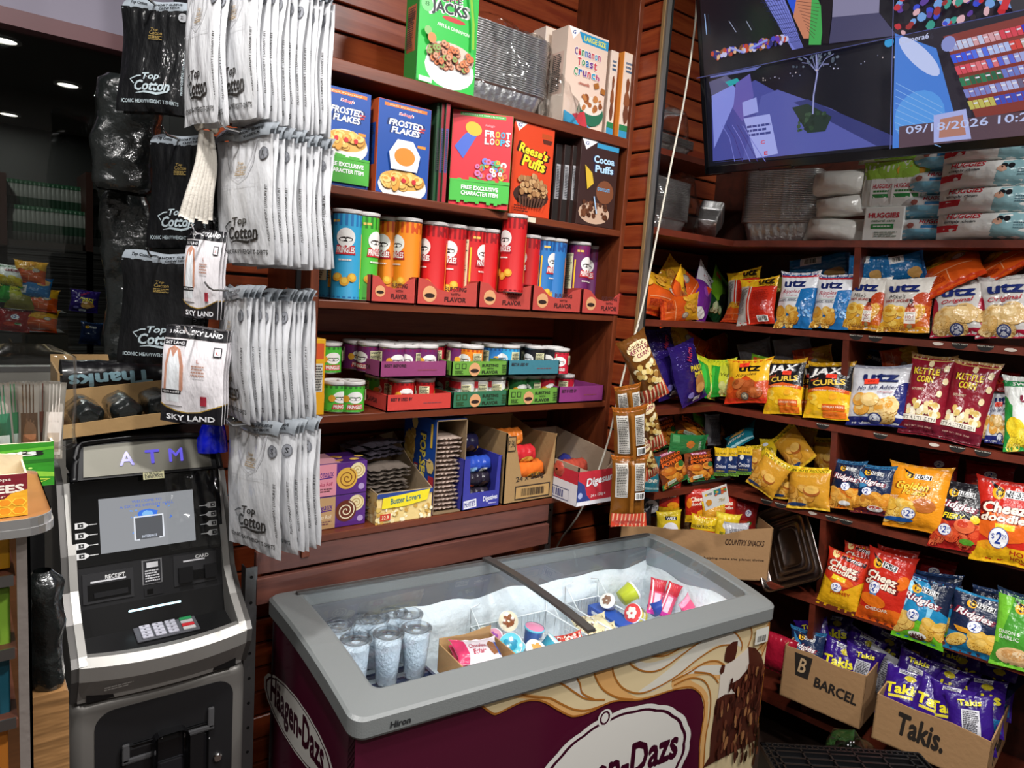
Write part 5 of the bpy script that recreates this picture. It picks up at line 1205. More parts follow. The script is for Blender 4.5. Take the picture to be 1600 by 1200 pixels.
def f_cp(asp):
    a = Art(asp); a.rect(0, 0, 1, 1, '3a2420'); a.poly([(0, 1), (.42, 1), (.12, .88)], 'f4f4f4'); a.text('G', .14, .955, .1, .04, '2a4a9a', 3, .2); a.rect(.4, .93, 1, .985, '3a9ac8'); a.text('Cocoa', .62, .8, .56, .09, 'b8dcf4', 5, 0, 2, '1c2a50', 3); a.text('Puffs', .64, .69, .5, .09, 'b8dcf4', 5, 0, 2, '1c2a50', 3)
    a.ell(.7, .42, .24, .14, '7c4a30'); a.text('CHOCOLATE', .66, .45, .34, .04, '58b0e0', 4); a.ell(.45, .15, .42, .13, 'c8a890'); a.scatter(.12, .1, .8, .28, 50, .045, ['5c3420', '70442c', '4a2818'], 4); a.line([(.4, .35), (.5, .15)], .02, 'a8c8e8'); a.poly([(.1, .7), (.3, .62), (.36, .5), (.2, .42)], 'd8b438'); return a
def spine(c, c2='e8e4e0', seed=1, dark='404040'):
    a = Art(.25); a.rect(0, 0, 1, 1, c); a.rect(.15, .3, .85, .75, c2); a.small(.2, .32, .8, .73, 20, dark, seed); return a
z1, z2, z3, z4, z5 = (LV[k]+.0008 for k in (1, 2, 3, 4, 5))
shelfbox('cereal_box', (649, 130), (741, 140), None, z1, .065, f_aj, H=.255, base='2fc04a', sidec='2a7c34', side=spine('348a3c', 'b86a48', 1), label='bright green apple and cinnamon cereal box on the top shelf beside the wrapped foil pans', cat='cereal')
shelfbox('cereal_box', (880, 160), (941, 196), (893, 40), z1, .075, f_ctc, y0=YS+.01, base='e8cdbb', side=spine('f0dccc', 'e8c8b8', 2), label='large cinnamon square cereal box with rainbow lettering on the top shelf', cat='cereal')
for i, (xl, yb) in enumerate(((846, 0), (826, .0))):
    shelfbox('cereal_box', (xl, 150), (xl+34, 160), None, z1, .06, spine('ecdccc', 'e0c0b0', 3), y0=YS+.10+.05*i, H=.29-.01*i, base='e8d8cc', label=['nearer', 'farther'][i]+' white cereal box just showing its top behind the wrapped foil pans', cat='cereal')
def f_spine(asp):
    a = Art(asp); a.rect(0, 0, 1, 1, 'e8d4c4'); a.small(.2, .76, .8, .9, 3, '406080'); a.blob(.5, .62, .2, .1, '7c4428', 2); a.blob(.5, .45, .3, .12, '8a5030', 5); a.blob(.5, .28, .28, .12, '70402c', 7); a.rect(0, 0, 1, .1, '3a98c4'); a.rect(0, .08, 1, .15, '2c8050'); return a
shelfbox('cereal_box', (947, 190), (958, 195), None, z1, .19, f_spine, y0=YS+.018, H=.255, base='e8d4c4', sidec='e8d4c4', right=Art(.7).rect(0, 0, 1, 1, 'e8953c'), label='narrow cereal box side standing between the large cinnamon box and the orange backed one', cat='cereal')
shelfbox('cereal_box', (966, 200), (983, 207), None, z1, .19, f_spine, y0=YS+.012, H=.262, base='e8d4c4', sidec='e8953c', side=Art(.7).rect(0, 0, 1, 1, 'e8953c'), label='cereal box with an orange back turned narrow side out, rightmost on the top shelf', cat='cereal')
# second shelf
shelfbox('cereal_box', (497, 275), (575, 284), (575, 147), z2, .06, lambda s: f_ff(s), base='1c4c9e', sidec='173c80', label='blue frosted flake cereal box with a green pixel band, leftmost on the second shelf', cat='cereal')
shelfbox('cereal_box', (586, 290), (668, 302), (583, 149), z2, .06, lambda s: f_ff(s, band=False), base='1c4c9e', sidec='b84c1c', side=spine('c8582c', '1c4c9e', 3), label='blue frosted flake cereal box with a white bowl at its foot on the second shelf', cat='cereal')
for i in range(3):
    shelfbox('cereal_box', (676+7*i, 300), (683+7*i, 301), None, z2, .19, lambda s, i=i: spine(['1f4c2c', '8a2430', 'a82c38'][i], ['2c3c38', '4c5090', '4c5090'][i], i), y0=YS+.03-.008*i, H=.258, base='5c2c30', sidec='20402c', label=['dark green narrow cereal box side between the blue and red boxes', 'left one of two dark red narrow cereal box sides', 'right one of two dark red narrow cereal box sides beside the red box'][i], cat='cereal')
shelfbox('cereal_box', (700, 306), (794, 320), (704, 168), z2, .055, f_fl, y0=YS+.045, phi=24, base='d8303c', sidec='2c7c3c', side=spine('b82c38', '4cb848', 4), label='red ring cereal box with coloured hoops, turned slightly left, centre of the second shelf', cat='cereal')
shelfbox('cereal_box', (796, 325), (858, 334), (799, 185), z2, .06, f_rp, y0=YS+.008, base='d8441c', label='orange peanut butter puff cereal box on the second shelf', cat='cereal')
for i in range(3):
    shelfbox('cereal_box', (862+13*i, 334), (872+13*i, 337), None, z2, .19, lambda s: spine('26201e', 'b8b8bc', 6, '303034'), y0=YS+.05-.012*i, H=.235, base='2c2422', sidec='3a2420', label=['leftmost', 'middle', 'rightmost'][i]+' of the three narrow dark cereal box sides with nutrition panels', cat='cereal')
shelfbox('cereal_box', (900, 340), (958, 348), (905, 213), z2, .05, f_cp, y0=YS+.006, base='3a2420', label='dark brown cocoa cereal box with light blue lettering at the right of the second shelf', cat='cereal')
# wrapped foil pans on the top shelf
A = atY(812, 160, YS+.12)
pan_stack(V((1.245, YS+.13, z1)), .0, .30, .21, .06, 26, .0062, 'silver foil pan in the film wrapped stack on the top shelf between the cereal boxes', 'foil pans on the top shelf')
film(Matrix.Translation((1.25, YS+.13, z1)), .345, .24, .245, .03, 6, 'crumpled clear plastic film around the foil pans on the top shelf', taper=.08)
film(Matrix.Translation((1.43, YS+.03, z1)), .10, .08, .14, .03, 9, 'gathered end of clear film in front of the large cinnamon cereal box', taper=.5)
# price sticker on shelf 2 edge
MB().add(box(0, 0, 0, .05, .0006, .014), 'd8d0b8').build('shelf_price_label', MATTE, None, Matrix.Translation((atY(817, 334, YS-.002).x, YS-.0016, LV[2]-.017)))
tag(bpy.data.objects['shelf_price_label'], 'small cream price label stuck on the edge of the second shelf', 'label')

# -- canned crisps
def can_art(c, c2, ban='c82c34', name='PRINGLES', tall=True, chips=True, dark=None):
    a = Art(3.14*.075/.235 if tall else 3.14*.074/.083, .1); top = dark or c2
    a.rect(0, .86 if tall else .9, 1, 1, top); a.rect(0, 0, 1, .02, c2)
    for u in (.12, .62):
        if tall:
            a.rect(u-.03, .9, u+.06, .93, 'e8c060'); a.ell(u+.13, .72, .1, .115, 'f4f2ee', 20); a.ell(u+.13, .73, .1, .1, 'f4f2ee'); a.ell(u+.13, .70, .075, .03, '201814')
            a.poly([(u+.02, .52), (u+.24, .52), (u+.225, .63), (u+.035, .63)], ban); a.text(name, u+.13, .575, .19, .075, 'f4f2ee', 4); a.small(u+.06, .44, u+.2, .475, 1, 'f0e8e0')
            if chips:
                for k in range(3): a.ell(u+.05+.08*k, .25-.05*(k % 2), .055, .05, 'e8a830', 12, 30+40*k); a.ell(u+.05+.08*k, .26-.05*(k % 2), .035, .03, 'f4c850', 10, 30+40*k)
            a.rect(u-.06, .12, u-.04, .78, ['f08c28', 'f0c030'][u > .5])
        else:
            a.ell(u+.13, .55, .1, .24, 'f4f2ee'); a.ell(u+.13, .5, .075, .07, '201814'); a.poly([(u+.02, .06), (u+.24, .06), (u+.22, .28), (u+.04, .28)], ban); a.text(name, u+.13, .17, .18, .15, 'f4f2ee', 4); a.ell(u+.02, .5, .04, .14, 'e8a830')
    a.rect(.40, .2 if tall else .3, .54, .88, 'e8e4b8'); a.small(.41, .22 if tall else .33, .53, .86, 22 if tall else 9, '3a3a30', 3, .5)
    if not tall: a.rect(.88, .4, 1, .85, 'e8e4b8'); a.small(.885, .43, .99, .83, 7, '3a3a30', 5, .5)
    return a
_cans = {}
CANC = {'red': ('c81c20', '8c1018'), 'orange': ('e8861c', 'c84c18'), 'blue': ('2a74b8', '1c4c8c'), 'ltblue': ('38a8d8', '2c78b8'), 'green': ('4cb838', '2c7c28'), 'purple': ('6a2460', '7c1c54'), 'white': ('f0eeea', 'f0eeea'), 'dkgreen': ('1f6c34', '184c28'), 'black': ('1c1a20', '141216'), 'crimson': ('c82038', 'a01828')}
def can(kind, P, rz, h, r, label, group=None, tilt=0):
    k = (kind, round(h, 3)); 
    if k not in _cans:
        c, c2 = CANC[kind]; tall = h > .15
        root = empty('crisp_can'); mb = MB(); pr = [(0, .002), (r*.9, 0), (r*.985, .001), (r*.985, .004), (r*.965, .006), (r*.965, h-.012), (r*.985, h-.010), (r*.985, h-.007), (r*.95, h-.006)]
        mb.add(lathe(pr[:4], 32), 'b8b8b8', 1, True); mb.add(lathe(pr[3:6], 32), c, 0, True); mb.add(lathe(pr[5:], 32), 'b8b8b8', 1, True)
        a = can_art(c, c2, 'b01c28' if kind in ('red', 'crimson', 'orange', 'black') else 'c82c34', tall=tall)
        if kind == 'white': a.rect(.13, .68, .37, .98, 'c82c34'); a.rect(.63, .68, .87, .98, 'c82c34')
        def S(u, v, hh): t_ = 2*pi*u-pi/2; q_ = r*.965+hh; return V((q_*cos(t_), q_*sin(t_), .006+(h-.018)*v))
        press(mb, a, S, .0003, .00002, 0, True)
        mb.build('tube', [CARD, STEEL], root)
        MB().add(lathe([(0, h-.003), (r*.86, h-.0035), (r*.9, h), (r*.99, h), (r, h-.002), (r, h-.007), (r*.99, h-.008)], 32), 'd8d4d2', 0, True).build('lid', PLAST, root)
        _cans[k] = root; o = root
    else: o = clone(_cans[k])
    o.matrix_world = Matrix.Translation(P) @ Matrix.Rotation(tilt, 4, 'Y') @ Matrix.Rotation(rz, 4, 'Z')
    tag(o, label, 'crisp can'); 
    if group: o['group'] = group
    elif 'group' in o: del o['group']
    return o
def canx(px, y, py=440): return atY(px, py, y).x
R0, HT = .0375, .225
def tall(kind, px, y, rz, label, dz=0, py=440): return can(kind, V((canx(px, y, py), y, z3+dz)), rz, HT, R0, label)
tall('ltblue', 522, YS+.13, 2.0, 'light blue tall crisp can partly behind the hanging shirts', py=400)
tall('ltblue', 539, YS+.045, 1.1, 'light blue tall crisp can beside the green one, front left of the third shelf')
tall('green', 567, YS+.055, 2.0, 'bright green tall crisp can on the third shelf')
CR = [('orange', 590, .16, 0), ('orange', 606, .10, .5), ('orange', 634, .055, .2), ('orange', 652, .12, 2), ('red', 676, .06, .1), ('red', 694, .14, .4), ('red', 705, .06, .7), ('red', 722, .10, 1.8), ('red', 735, .06, 2.0), ('red', 758, .055, .1), ('red', 776, .13, 0), ('red', 822, .055, .2), ('blue', 838, .13, 1.7), ('blue', 846, .06, 1.9), ('blue', 864, .055, 0), ('purple', 882, .14, .3), ('purple', 901, .055, 1.7), ('purple', 922, .12, .4)]
LBL = {'orange': ['back left orange', 'middle left orange', 'foremost orange', 'rear right orange'], 'red': ['leftmost red', 'second red from the left, set back,', 'third red from the left', 'set back red, panel side out,', 'red, fifth in the row', 'red, left beside the raised can', 'red, directly behind the raised can', 'red, right of the raised can'], 'blue': ['rear dark blue', 'dark blue with the nutrition panel showing', 'foremost dark blue'], 'purple': ['rear left purple', 'purple with a large nutrition panel', 'rightmost purple']}
cn = {}
for kd, px, dy, rz in CR:
    i = cn.get(kd, 0); cn[kd] = i+1
    tall(kd, px, YS+.01+dy, rz, LBL[kd][i]+' tall crisp can in the red cartons', dz=.002)
o = can('red', V((canx(797, YS+.012, 455), YS+.010, z3+.048)), .1, HT, R0, 'red tall crisp can raised above the others, resting on the torn carton front')
# red shipping cartons on the third shelf
def emb(a, x, y, r): a.circ(x, y, r, 'd8a070'); a.ell(x, y-r*a.asp*.2, r*.75, r*a.asp*.3, '2a1610')
def ctn(name, pxl, pxr, z, hpx, D, col, txt, lab, y0=YS+.0, cut=True, pyl=465, th=.003):
    A = atY(pxl, pyl, y0); B = atY(pxr, pyl+3, y0); W = B.x-A.x; H = hpx/ppm((A+B)/2)
    a = Art(W/H)
    if txt == 'b': emb(a, .2, .42, .11); a.text('BURSTING', .62, .66, .36, .17, '4a1c1a', 4); a.text('WITH', .62, .46, .16, .1, '4a1c1a', 3); a.text('FLAVOR', .62, .26, .36, .19, '4a1c1a', 5)
    elif txt == 'c': a.rect(.06, .5, .14, .85, '2c4418'); a.rect(.17, .5, .25, .85, '2c4418'); a.rect(.075, .55, .125, .8, col); a.rect(.185, .55, .235, .8, col); emb(a, .4, .45, .1); a.text('BURSTING', .68, .72, .3, .2, '24301a', 4); a.text('WITH', .68, .5, .12, .12, '24301a', 3); a.text('FLAVOR', .68, .26, .3, .22, '24301a', 5); a.small(.06, .15, .2, .4, 3, '2c4418'); a.small(.9, .2, .98, .8, 4, '2c4418')
    elif txt: a.text(txt, .22, .72, .32, .2, '2c1820', 4); a.small(.55, .4, .85, .5, 1, '8a4448')
    sd = Art(2); sd.text('FLAVOR', .6, .5, .3, .3, '4a1c1a', 4); sd.small(.1, .3, .4, .7, 3, '4a1c1a')
    c = {'f': [H, H*.95, H*.62, H*.55, H*.6, H*.9, H], 'b': [H*1.6, H*1.6]} if cut else {}
    return carton(name, Matrix.Translation((A.x, y0, z)), W, D, H, th, col, (('f', a), ('l', sd)), lab, 'carton', c)
for i, (a_, b_) in enumerate(((579, 649), (651, 746), (748, 830), (832, 908), (910, 977))):
    ctn('can_carton', a_, b_, z3, 42-i, .22, 'b8443c', 'b', ['leftmost', 'second', 'third', 'fourth', 'rightmost, empty,'][i]+' red torn open carton in the row on the third shelf', y0=YS-.004)
# fourth shelf: lower cans, trays, upper cans
HS, RS = .082, .036
def short(kind, px, y, z, rz, label, py=600): return can(kind, V((canx(px, y, py), y, z)), rz, HS, RS, label)
zc = z4+.003; zu = z4+HS+.010
solidbox('cracker_box', frame(V((atY(487, 600, YS+.01).x, YS+.01, z4)), (0, 0, 1), (0, -1, 0)), atY(507, 600, YS+.01).x-atY(487, 600, YS+.01).x, .14, .19, Art(.3).rect(0, .7, 1, 1, 'e8b020').rect(.1, .74, .9, .95, 'd8582c').rect(.05, .3, .85, .68, 'd8d4c8').small(.08, .32, .82, .66, 10, '50504c').rect(0, 0, 1, .28, 'e8a81c'), base='e8a81c', label='narrow yellow box at the left end of the fourth shelf beside the hanging shirts', cat='box')
short('green', 524, YS+.05, z4, 1.6, 'bright green short crisp can, left of the two standing loose on the fourth shelf', 620)
short('green', 548, YS+.035, z4, 1.5, 'bright green short crisp can, right of the two standing loose on the fourth shelf', 620)
short('green', 512, YS+.12, zu-.0, 1.6, 'green short crisp can behind the narrow yellow box', 570)
TRAYS = [(604, 705, z4, 26, .21, 'c83c34', 'BEST IF USED BY', 'red tray of short cans at the left of the fourth shelf', False), (707, 791, z4, 25, .21, '2f6c4c', 'c', 'dark green tray of white short cans on the fourth shelf', False), (793, 870, z4, 25, .21, '6aa03c', 'c', 'light green lower tray of short cans on the fourth shelf', False), (872, 941, z4, 25, .21, '8a3478', 'BEST IF USED BY', 'purple lower tray at the right end of the fourth shelf', False),
         (593, 697, zu, 25, .21, '8c3c6c', 'BEST BEFORE:', 'purple upper tray of short cans resting on the red tray', False), (705, 791, zu, 23, .21, '6aa03c', 'c', 'light green upper tray of short cans on the white cans', False), (793, 872, zu, 23, .21, '3c7c8c', 'BEST IF USED BY', 'teal upper tray of short blue and black cans', False)]
for a_, b_, z, h, D, c, tx, lab, cu in TRAYS: ctn('can_tray', a_, b_, z, h, D, c, tx, lab, y0=YS-.002, cut=False, pyl=630 if z == z4 else 590)
LOW = [('red', 628, .045, 1.5), ('red', 660, .05, 0), ('crimson', 606, .12, 0), ('green', 590, .14, 1.7), ('white', 723, .05, .1), ('white', 745, .055, .3), ('white', 772, .05, 0), ('dkgreen', 806, .06, 1.6), ('dkgreen', 828, .06, .4), ('crimson', 850, .06, 1.6), ('crimson', 880, .055, 2.6), ('crimson', 700, .13, 0), ('dkgreen', 794, .14, 1.7), ('crimson', 864, .14, 1.5)]
for i, (k, px, dy, rz) in enumerate(LOW):
    short(k, px, YS+.003+dy, zc, rz, '%s short crisp can %s' % ({'dkgreen': 'dark green'}.get(k, k), ['at the left in the red tray', 'at the right in the red tray', 'set back at the left of the red tray', 'set back behind the left end of the red tray', 'at the left in the dark green tray', 'in the middle of the dark green tray', 'at the right in the dark green tray', 'at the left in the lower light green tray', 'in the middle of the lower light green tray', 'at the right in the lower light green tray', 'in the lower purple tray', 'set back between the red and dark green trays', 'set back behind the left of the lower light green tray', 'set back behind the right of the lower light green tray'][i]), 600)
UPP = [('purple', 612, .045, 1.6), ('purple', 636, .05, .9), ('purple', 664, .045, 1.45), ('purple', 578, .10, .3), ('purple', 604, .12, .4), ('purple', 555, .16, 1.5), ('purple', 590, .17, 0), ('purple', 640, .13, .8), ('crimson', 676, .13, .2), ('crimson', 700, .16, .1), ('purple', 716, .08, 1.6), ('orange', 736, .045, .3), ('blue', 752, .15, .5), ('blue', 770, .10, 1.9), ('ltblue', 794, .075, 3.4), ('black', 812, .14, .2), ('black', 836, .06, .1), ('black', 862, .04, .4)]
for i, (k, px, dy, rz) in enumerate(UPP):
    short(k, px, YS+.004+dy, zu+.003, rz, '%s short crisp can, upper layer, %s' % ({'crimson': 'crimson', 'ltblue': 'light blue'}.get(k, k), ['front left in the purple tray', 'front middle in the purple tray', 'front right in the purple tray', 'second row left in the purple tray', 'second row right in the purple tray', 'rear left in the purple tray', 'rear middle in the purple tray', 'rear right in the purple tray', 'rear left of the light green tray', 'rear middle of the light green tray', 'panel side out in the light green tray', 'front right in the light green tray', 'behind the orange one', 'beside the light blue one', 'left end of the teal tray', 'rear of the teal tray', 'middle of the teal tray', 'right end of the teal tray'][i]), 560)
short('crimson', 872, YS+.03, zu+.0-.001, 1.0, 'crimson short crisp can standing right of the teal tray on the lower cans', 560)

# -- bottom shelf
def f_gat(c, roll, hl):
    def f(s):
        a = Art(s); a.rect(0, 0, 1, 1, c); a.rect(.42, 0, 1, 1, '5c2c84'); a.text('Gateaux', .18, .7, .38, .2, '5c2c84', 2, .2, 2); a.line([(.05, .55), (.35, .58)], .04, '5c2c84'); a.text('Swiss Roll', .2, .38, .3, .12, 'b8385c' if hl else 'f4e4c8', 2, .2); a.small(.05, .12, .36, .26, 2, '7a4a50')
        for cx, cy, r, c1, c2 in ((.82, .72, .15, 'f0e0b0', 'c8a868'), (.62, .5, .2, roll, 'f4e8c8' if roll != 'e8b84c' else '8a4c20')):
            a.circ(cx, cy, r, c1, 22); p = []
            for k in range(34): t_ = k*.42; rr_ = r*(.08+.024*k); p.append((cx+rr_*cos(t_), cy+rr_*a.asp*sin(t_)))
            a.line(p, .035, c2)
        a.circ(.9, .2, .06, 'b8a0d0'); return a
    return f
for i, (c, r_, lab) in enumerate((('c8a070', '6a2c14', 'tan and purple chocolate swiss roll box, lower of the two'), ('e898a8', 'e8b84c', 'pink and purple swiss roll box, upper of the two'))):
    shelfbox('cake_box', (488, 780), (572, 775), None, z5+i*.088, .11, f_gat(c, r_, i), y0=YS+.03, H=.087, base='5c2c84', sidec='4c2470', label=lab, cat='box', top=Art(1).rect(0, 0, .5, 1, 'e8a8b4').scatter(.5, .2, 1, .8, 5, .1, ['e8c060', 'c89040'], 3))
def foilpack(par, P, L_, label=None): pass
def flatpacks(M, n, W, D, dz, name, label, cat, group, col, jit=.12, tiltx=0, seed=0):
    S = bag_S(W, D, .018, seed+2, pinch=.03, rum=2.2); mb = MB(); mb.add(gridf(lambda u, v: S(u, v), 14, 12), col, 0, True); mb.add(gridf(lambda u, v: S(u, v, 0, 1), 14, 12), col, 0, True)
    o = mb.build(name, FILM); tag(o, label, cat, group); rd = random.Random(seed)
    for k in range(n):
        Mk = M @ TR(rd.uniform(-.004, .004), D, .009+dz*k, 0, 0, 0) @ Matrix.Rotation(rd.uniform(-jit, jit), 4, 'Z') @ Matrix.Rotation(pi/2+tiltx, 4, 'X') @ Matrix.Rotation(rd.uniform(-.08, .08), 4, 'Y')
        if k == 0: o.matrix_world = Mk
        else: clone(o, Mk)
# butter popcorn box, open topped
A = atY(585, 822, YS+.012); B = atY(671, 808, YS+.012); W = B.x-A.x
M = Matrix.Translation((A.x, YS+.006, z5)); a = Art(W/.085); a.rect(0, 0, 1, 1, 'e8cc88'); a.scatter(0, 0, 1, .5, 60, .035, ['f0e0a8', 'd8b860', 'f8f0d0', 'c89c48'], 4); a.rect(0, .85, 1, 1, '28448c'); a.poly([(.08, .5), (.1, .85), (.95, .98), (.9, .62), (.5, .5)], 'f0dc28'); a.text('Butter Lovers', .5, .74, .54, .2, '2c6a70', 4, .1, 4); a.rect(.06, .1, .24, .32, 'c83c28'); a.text('32.9', .15, .21, .12, .12, 'f4e8c0', 3)
sd = Art(2); sd.rect(0, 0, 1, 1, 'd8b878'); sd.scatter(0, 0, 1, .7, 30, .05, ['f0e0a8', 'c8a058'], 5)
carton('popcorn_box', M, W, .24, .085, .003, '9a8468', (('f', a), ('l', sd)), 'open blue and yellow butter popcorn box beside the swiss rolls', 'box', {'r': [.085, .13, .2], 'b': [.17, .2], 'l': [.085, .10, .16]})
flatpacks(M @ TR(.055, .04, .004), 12, .13, .09, .0115, 'popcorn_packet', 'flat brown popcorn packet stacked in the open butter popcorn box', 'popcorn', 'packets in the open butter popcorn box', '6a6058', seed=3)
# big blue popcorn box standing on end with its open side out
A = atY(674, 805, YS+.012); B = atY(721, 800, YS+.012); W = B.x-A.x; Hb = .275; D = .18
M = Matrix.Translation((A.x, YS+.008, z5)); mb = MB(); th = .003
for bx_ in ((0, 0, 0, th, D, Hb), (W-th, 0, 0, W, D, Hb), (0, D-th, 0, W, D, Hb), (0, 0, 0, W, D, th), (0, 0, Hb-th, W, D, Hb)): mb.add(box(*bx_), '8a7458')
mb.add(([(-.0005, D, 0), (-.0005, 0, 0), (-.0005, 0, Hb), (-.0005, D, Hb)], [(0, 1, 2, 3)]), '1c4898'); mb.add(([(0, 0, Hb+.0004), (W, 0, Hb+.0004), (W, D, Hb+.0004), (0, D, Hb+.0004)], [(0, 1, 2, 3)]), '2450a0')
a = Art(D/Hb); a.text('POP.SECRET', .62, .45, .82*Hb/D*.9, .19*D/Hb, 'f0d850', 5, 0, -90, '102a60', 2); a.blob(.2, .62, .2, .22, 'd8b058', 3); a.scatter(.08, .4, .34, .82, 30, .07, ['e8c878', 'c89c48'], 5); a.blob(.36, .92, .1, .08, 'e8c878', 7); a.rect(.84, 0, 1, .4, 'b82c38'); a.text('VALUE', .92, .18, .3, .09, 'f4f0e8', 4, 0, -90); a.blob(.88, .5, .12, .09, 'e8c878', 4); a.rect(.86, .7, .92, .95, 'e0b83c'); a.text('BUTTER', .45, .3, .5, .07, 'f0e8d8', 4, 0, -90, 'b82c38', 3)
press(mb, a, face_map((-.0006, D, 0), (0, -D, 0), (0, 0, Hb)), .0004, .00003)
o = mb.build('popcorn_box', CARD); o.matrix_world = M; tag(o, 'tall blue popcorn box standing on end with its open side showing packets', 'box')
flatpacks(M @ TR(W/2, .012, .004), 17, W*.9, .13, .0128, 'popcorn_packet', 'wrapped popcorn packet stacked in the tall blue popcorn box', 'popcorn', 'packets in the tall blue popcorn box', 'b8a498', jit=.04, tiltx=.0, seed=8)
flatpacks(Matrix.Translation((atY(640, 720, YS+.12).x-.12, YS+.09, z5+.155)), 4, .14, .1, .011, 'popcorn_packet', 'dark popcorn packet lying on top of the open butter popcorn box', 'popcorn', 'packets lying over the butter popcorn box', '4a444c', jit=.5, seed=5)
# biscuits
def roll(M, L_, r, col, art, label, name='biscuit_roll'):
    def S(u, v, h=0):
        t_ = 2*pi*u; e = 1 if .06 < v < .94 else max(.15, min(v, 1-v)/.06)
        q_ = (r+.0015*sin(6*t_+20*v)+.001*cos(40*v))*e+h; return V((L_*(v-.5), q_*cos(t_), r+q_*sin(t_)))
    mb = MB().add(gridf(S, 20, 26), col, 0, True)
    if art: press(mb, art, lambda u, v, h: S(.5+.28*v+.05+.0, u, h) if False else S(.42+.33*(1-v)+.08, u, h), .0006, .00005, 0, True)
    o = mb.build(name, FILM); o.matrix_world = M; return tag(o, label, 'biscuits')
A = atY(719, 800, YS+.008); B = atY(778, 796, YS+.008); W = B.x-A.x
M = Matrix.Translation((A.x, YS+.004, z5)); a = Art(W/.15)
# blue biscuit box with a window cut in the front
mb = MB(); Hh = .155; Dd = .2
for bx_ in ((0, 0, 0, .003, Dd, Hh), (W-.003, 0, 0, W, Dd, Hh), (0, Dd-.003, 0, W, Dd, Hh), (0, 0, 0, W, Dd, .003), (0, 0, 0, W, .003, .05)): mb.add(box(*bx_), '3a3c9c')
mb.add(([(0, 0, .05), (W*.2, 0, .05), (W*.16, 0, Hh), (0, 0, Hh)], [(0, 1, 2, 3)]), '3a3c9c'); mb.add(([(W*.86, 0, .05), (W, 0, .05), (W, 0, Hh*1.02), (W*.9, 0, Hh)], [(0, 1, 2, 3)]), '3a3c9c')
a = Art(W/.05); a.rect(.05, .12, .38, .62, 'e8e8f0', 5); a.text("McVITIE'S", .215, .37, .28, .34, '2c3088', 4, 0, 5); a.text('Digestives', .74, .55, .38, .4, 'f0f0f8', 3, .1, 4); a.small(.7, .2, .92, .3, 1, 'd0d0f0')
press(mb, a, face_map((0, -.0002, 0), (W, 0, 0), (0, 0, .05)), .0004, .00003)
o = mb.build('biscuit_box', CARD); o.matrix_world = M; tag(o, 'blue cut out biscuit box between the blue popcorn box and the kraft carton', 'box')
ra = Art(3); ra.rect(.3, .2, .55, .9, '88b8e8'); ra.bars(.65, .3, .85, .8)
for i, (c, z) in enumerate((('2a2430', .004), ('2a2430', .052), ('2c4cb0', .098))):
    roll(M @ TR(W/2, .06, z), W*.92, .024, c, ra if i == 2 else Art(3).rect(.1, .3, .5, .7, 'c8542c').text('Digestives', .3, .5, .34, .2, 'f4e8e0', 2).circ(.8, .5, .14, '3c2c28'), ['lowest dark', 'middle dark', 'upper blue'][i]+' biscuit roll in the blue cut out box')
roll(M @ TR(W/2-.01, .12, .146), W*.9, .03, '2c2a50', Art(3).circ(.7, .5, .16, '5c4030').rect(.9, .2, .97, .9, 'e0a838'), 'dark biscuit roll lying on top of the blue cut out box')
A = atY(782, 797, YS+.008); B = atY(860, 785, YS+.008); W = B.x-A.x; M = Matrix.Translation((A.x, YS+.0, z5))
a = Art(W/.2); a.text('24 x 250g', .5, .34, .55, .1, '3a2c20', 3, 0, 4); a.rect(.22, .04, .92, .24, '3a2c20'); a.rect(.24, .06, .9, .22, 'b8935c'); a.bars(.3, .07, .85, .21, 'b8935c', '3a2c20', 26); a.rect(.02, .74, .17, .95, '3a2c20'); a.rect(.03, .755, .16, .935, 'a8875a'); a.text('P1540', .095, .845, .11, .1, '241c14', 3)
carton('biscuit_carton', M, W, .24, .225, .004, 'a8875a', (('f', a),), 'kraft carton with a torn front full of biscuit rolls', 'carton', {'f': [.225, .2, .08, .075, .07, .08, .21], 'r': [.21, .2, .23], 'b': [.235, .235]})
ca = lambda c, t: Art(3).ell(.7, .6, .2, .35, c).text(t, .3, .5, .4, .25, 'f4f0e8', 3, .1).rect(.0, .2, .06, .8, '2c3088')
roll(M @ TR(W*.5, .05, .06, .15), W*.95, .028, 'e8742c', ca('f0a83c', 'NUTS'), 'orange biscuit roll sticking out of the kraft carton, lowest')
roll(M @ TR(W*.42, .06, .112, 0), W*.7, .028, 'c82c34', ca('e8b048', 'biscuit'), 'red biscuit roll in the middle of the kraft carton')
roll(M @ TR(W*.3, .08, .165, 0), W*.5, .028, 'e07c30', ca('e8b048', 'bix'), 'orange and blue biscuit roll at the top of the kraft carton')
# red and white digestive carton jutting past the shelf end
Cn = V((atZ(900, 792, z5).x, 0, 0)); P = atZ(900, 792, z5); Wd = atY(958, 777, P.y).x-P.x
M = Matrix.Translation((P.x, P.y, z5)); a = Art(Wd/.11); a.rect(0, 0, 1, 1, 'c82838'); a.poly([(0, 0), (0, .75), (.18, .6), (.25, .3), (.36, .14), (.3, 0)], '2c3c80'); a.rect(0, 0, 1, .12, 'ece8ec'); a.text('Digesun', .58, .68, .72, .3, 'f4f0f4', 4, .15, 6, '8a1424', 2); a.text('24 x 120g e', .56, .26, .4, .11, 'f4e8e8', 3, .1, 4); a.circ(.08, .3, .06, 'a8b0d8')
sd = Art(2); sd.rect(0, 0, 1, 1, 'e8e4e8'); sd.poly([(0, 1), (1, 1), (1, .62), (0, .68)], 'c82838'); sd.bars(.12, .1, .86, .38, 'e8e4e8', '2c3070', 20); sd.line([(.1, .08), (.88, .08), (.88, .4), (.1, .4), (.1, .08)], .02, '2c3070')
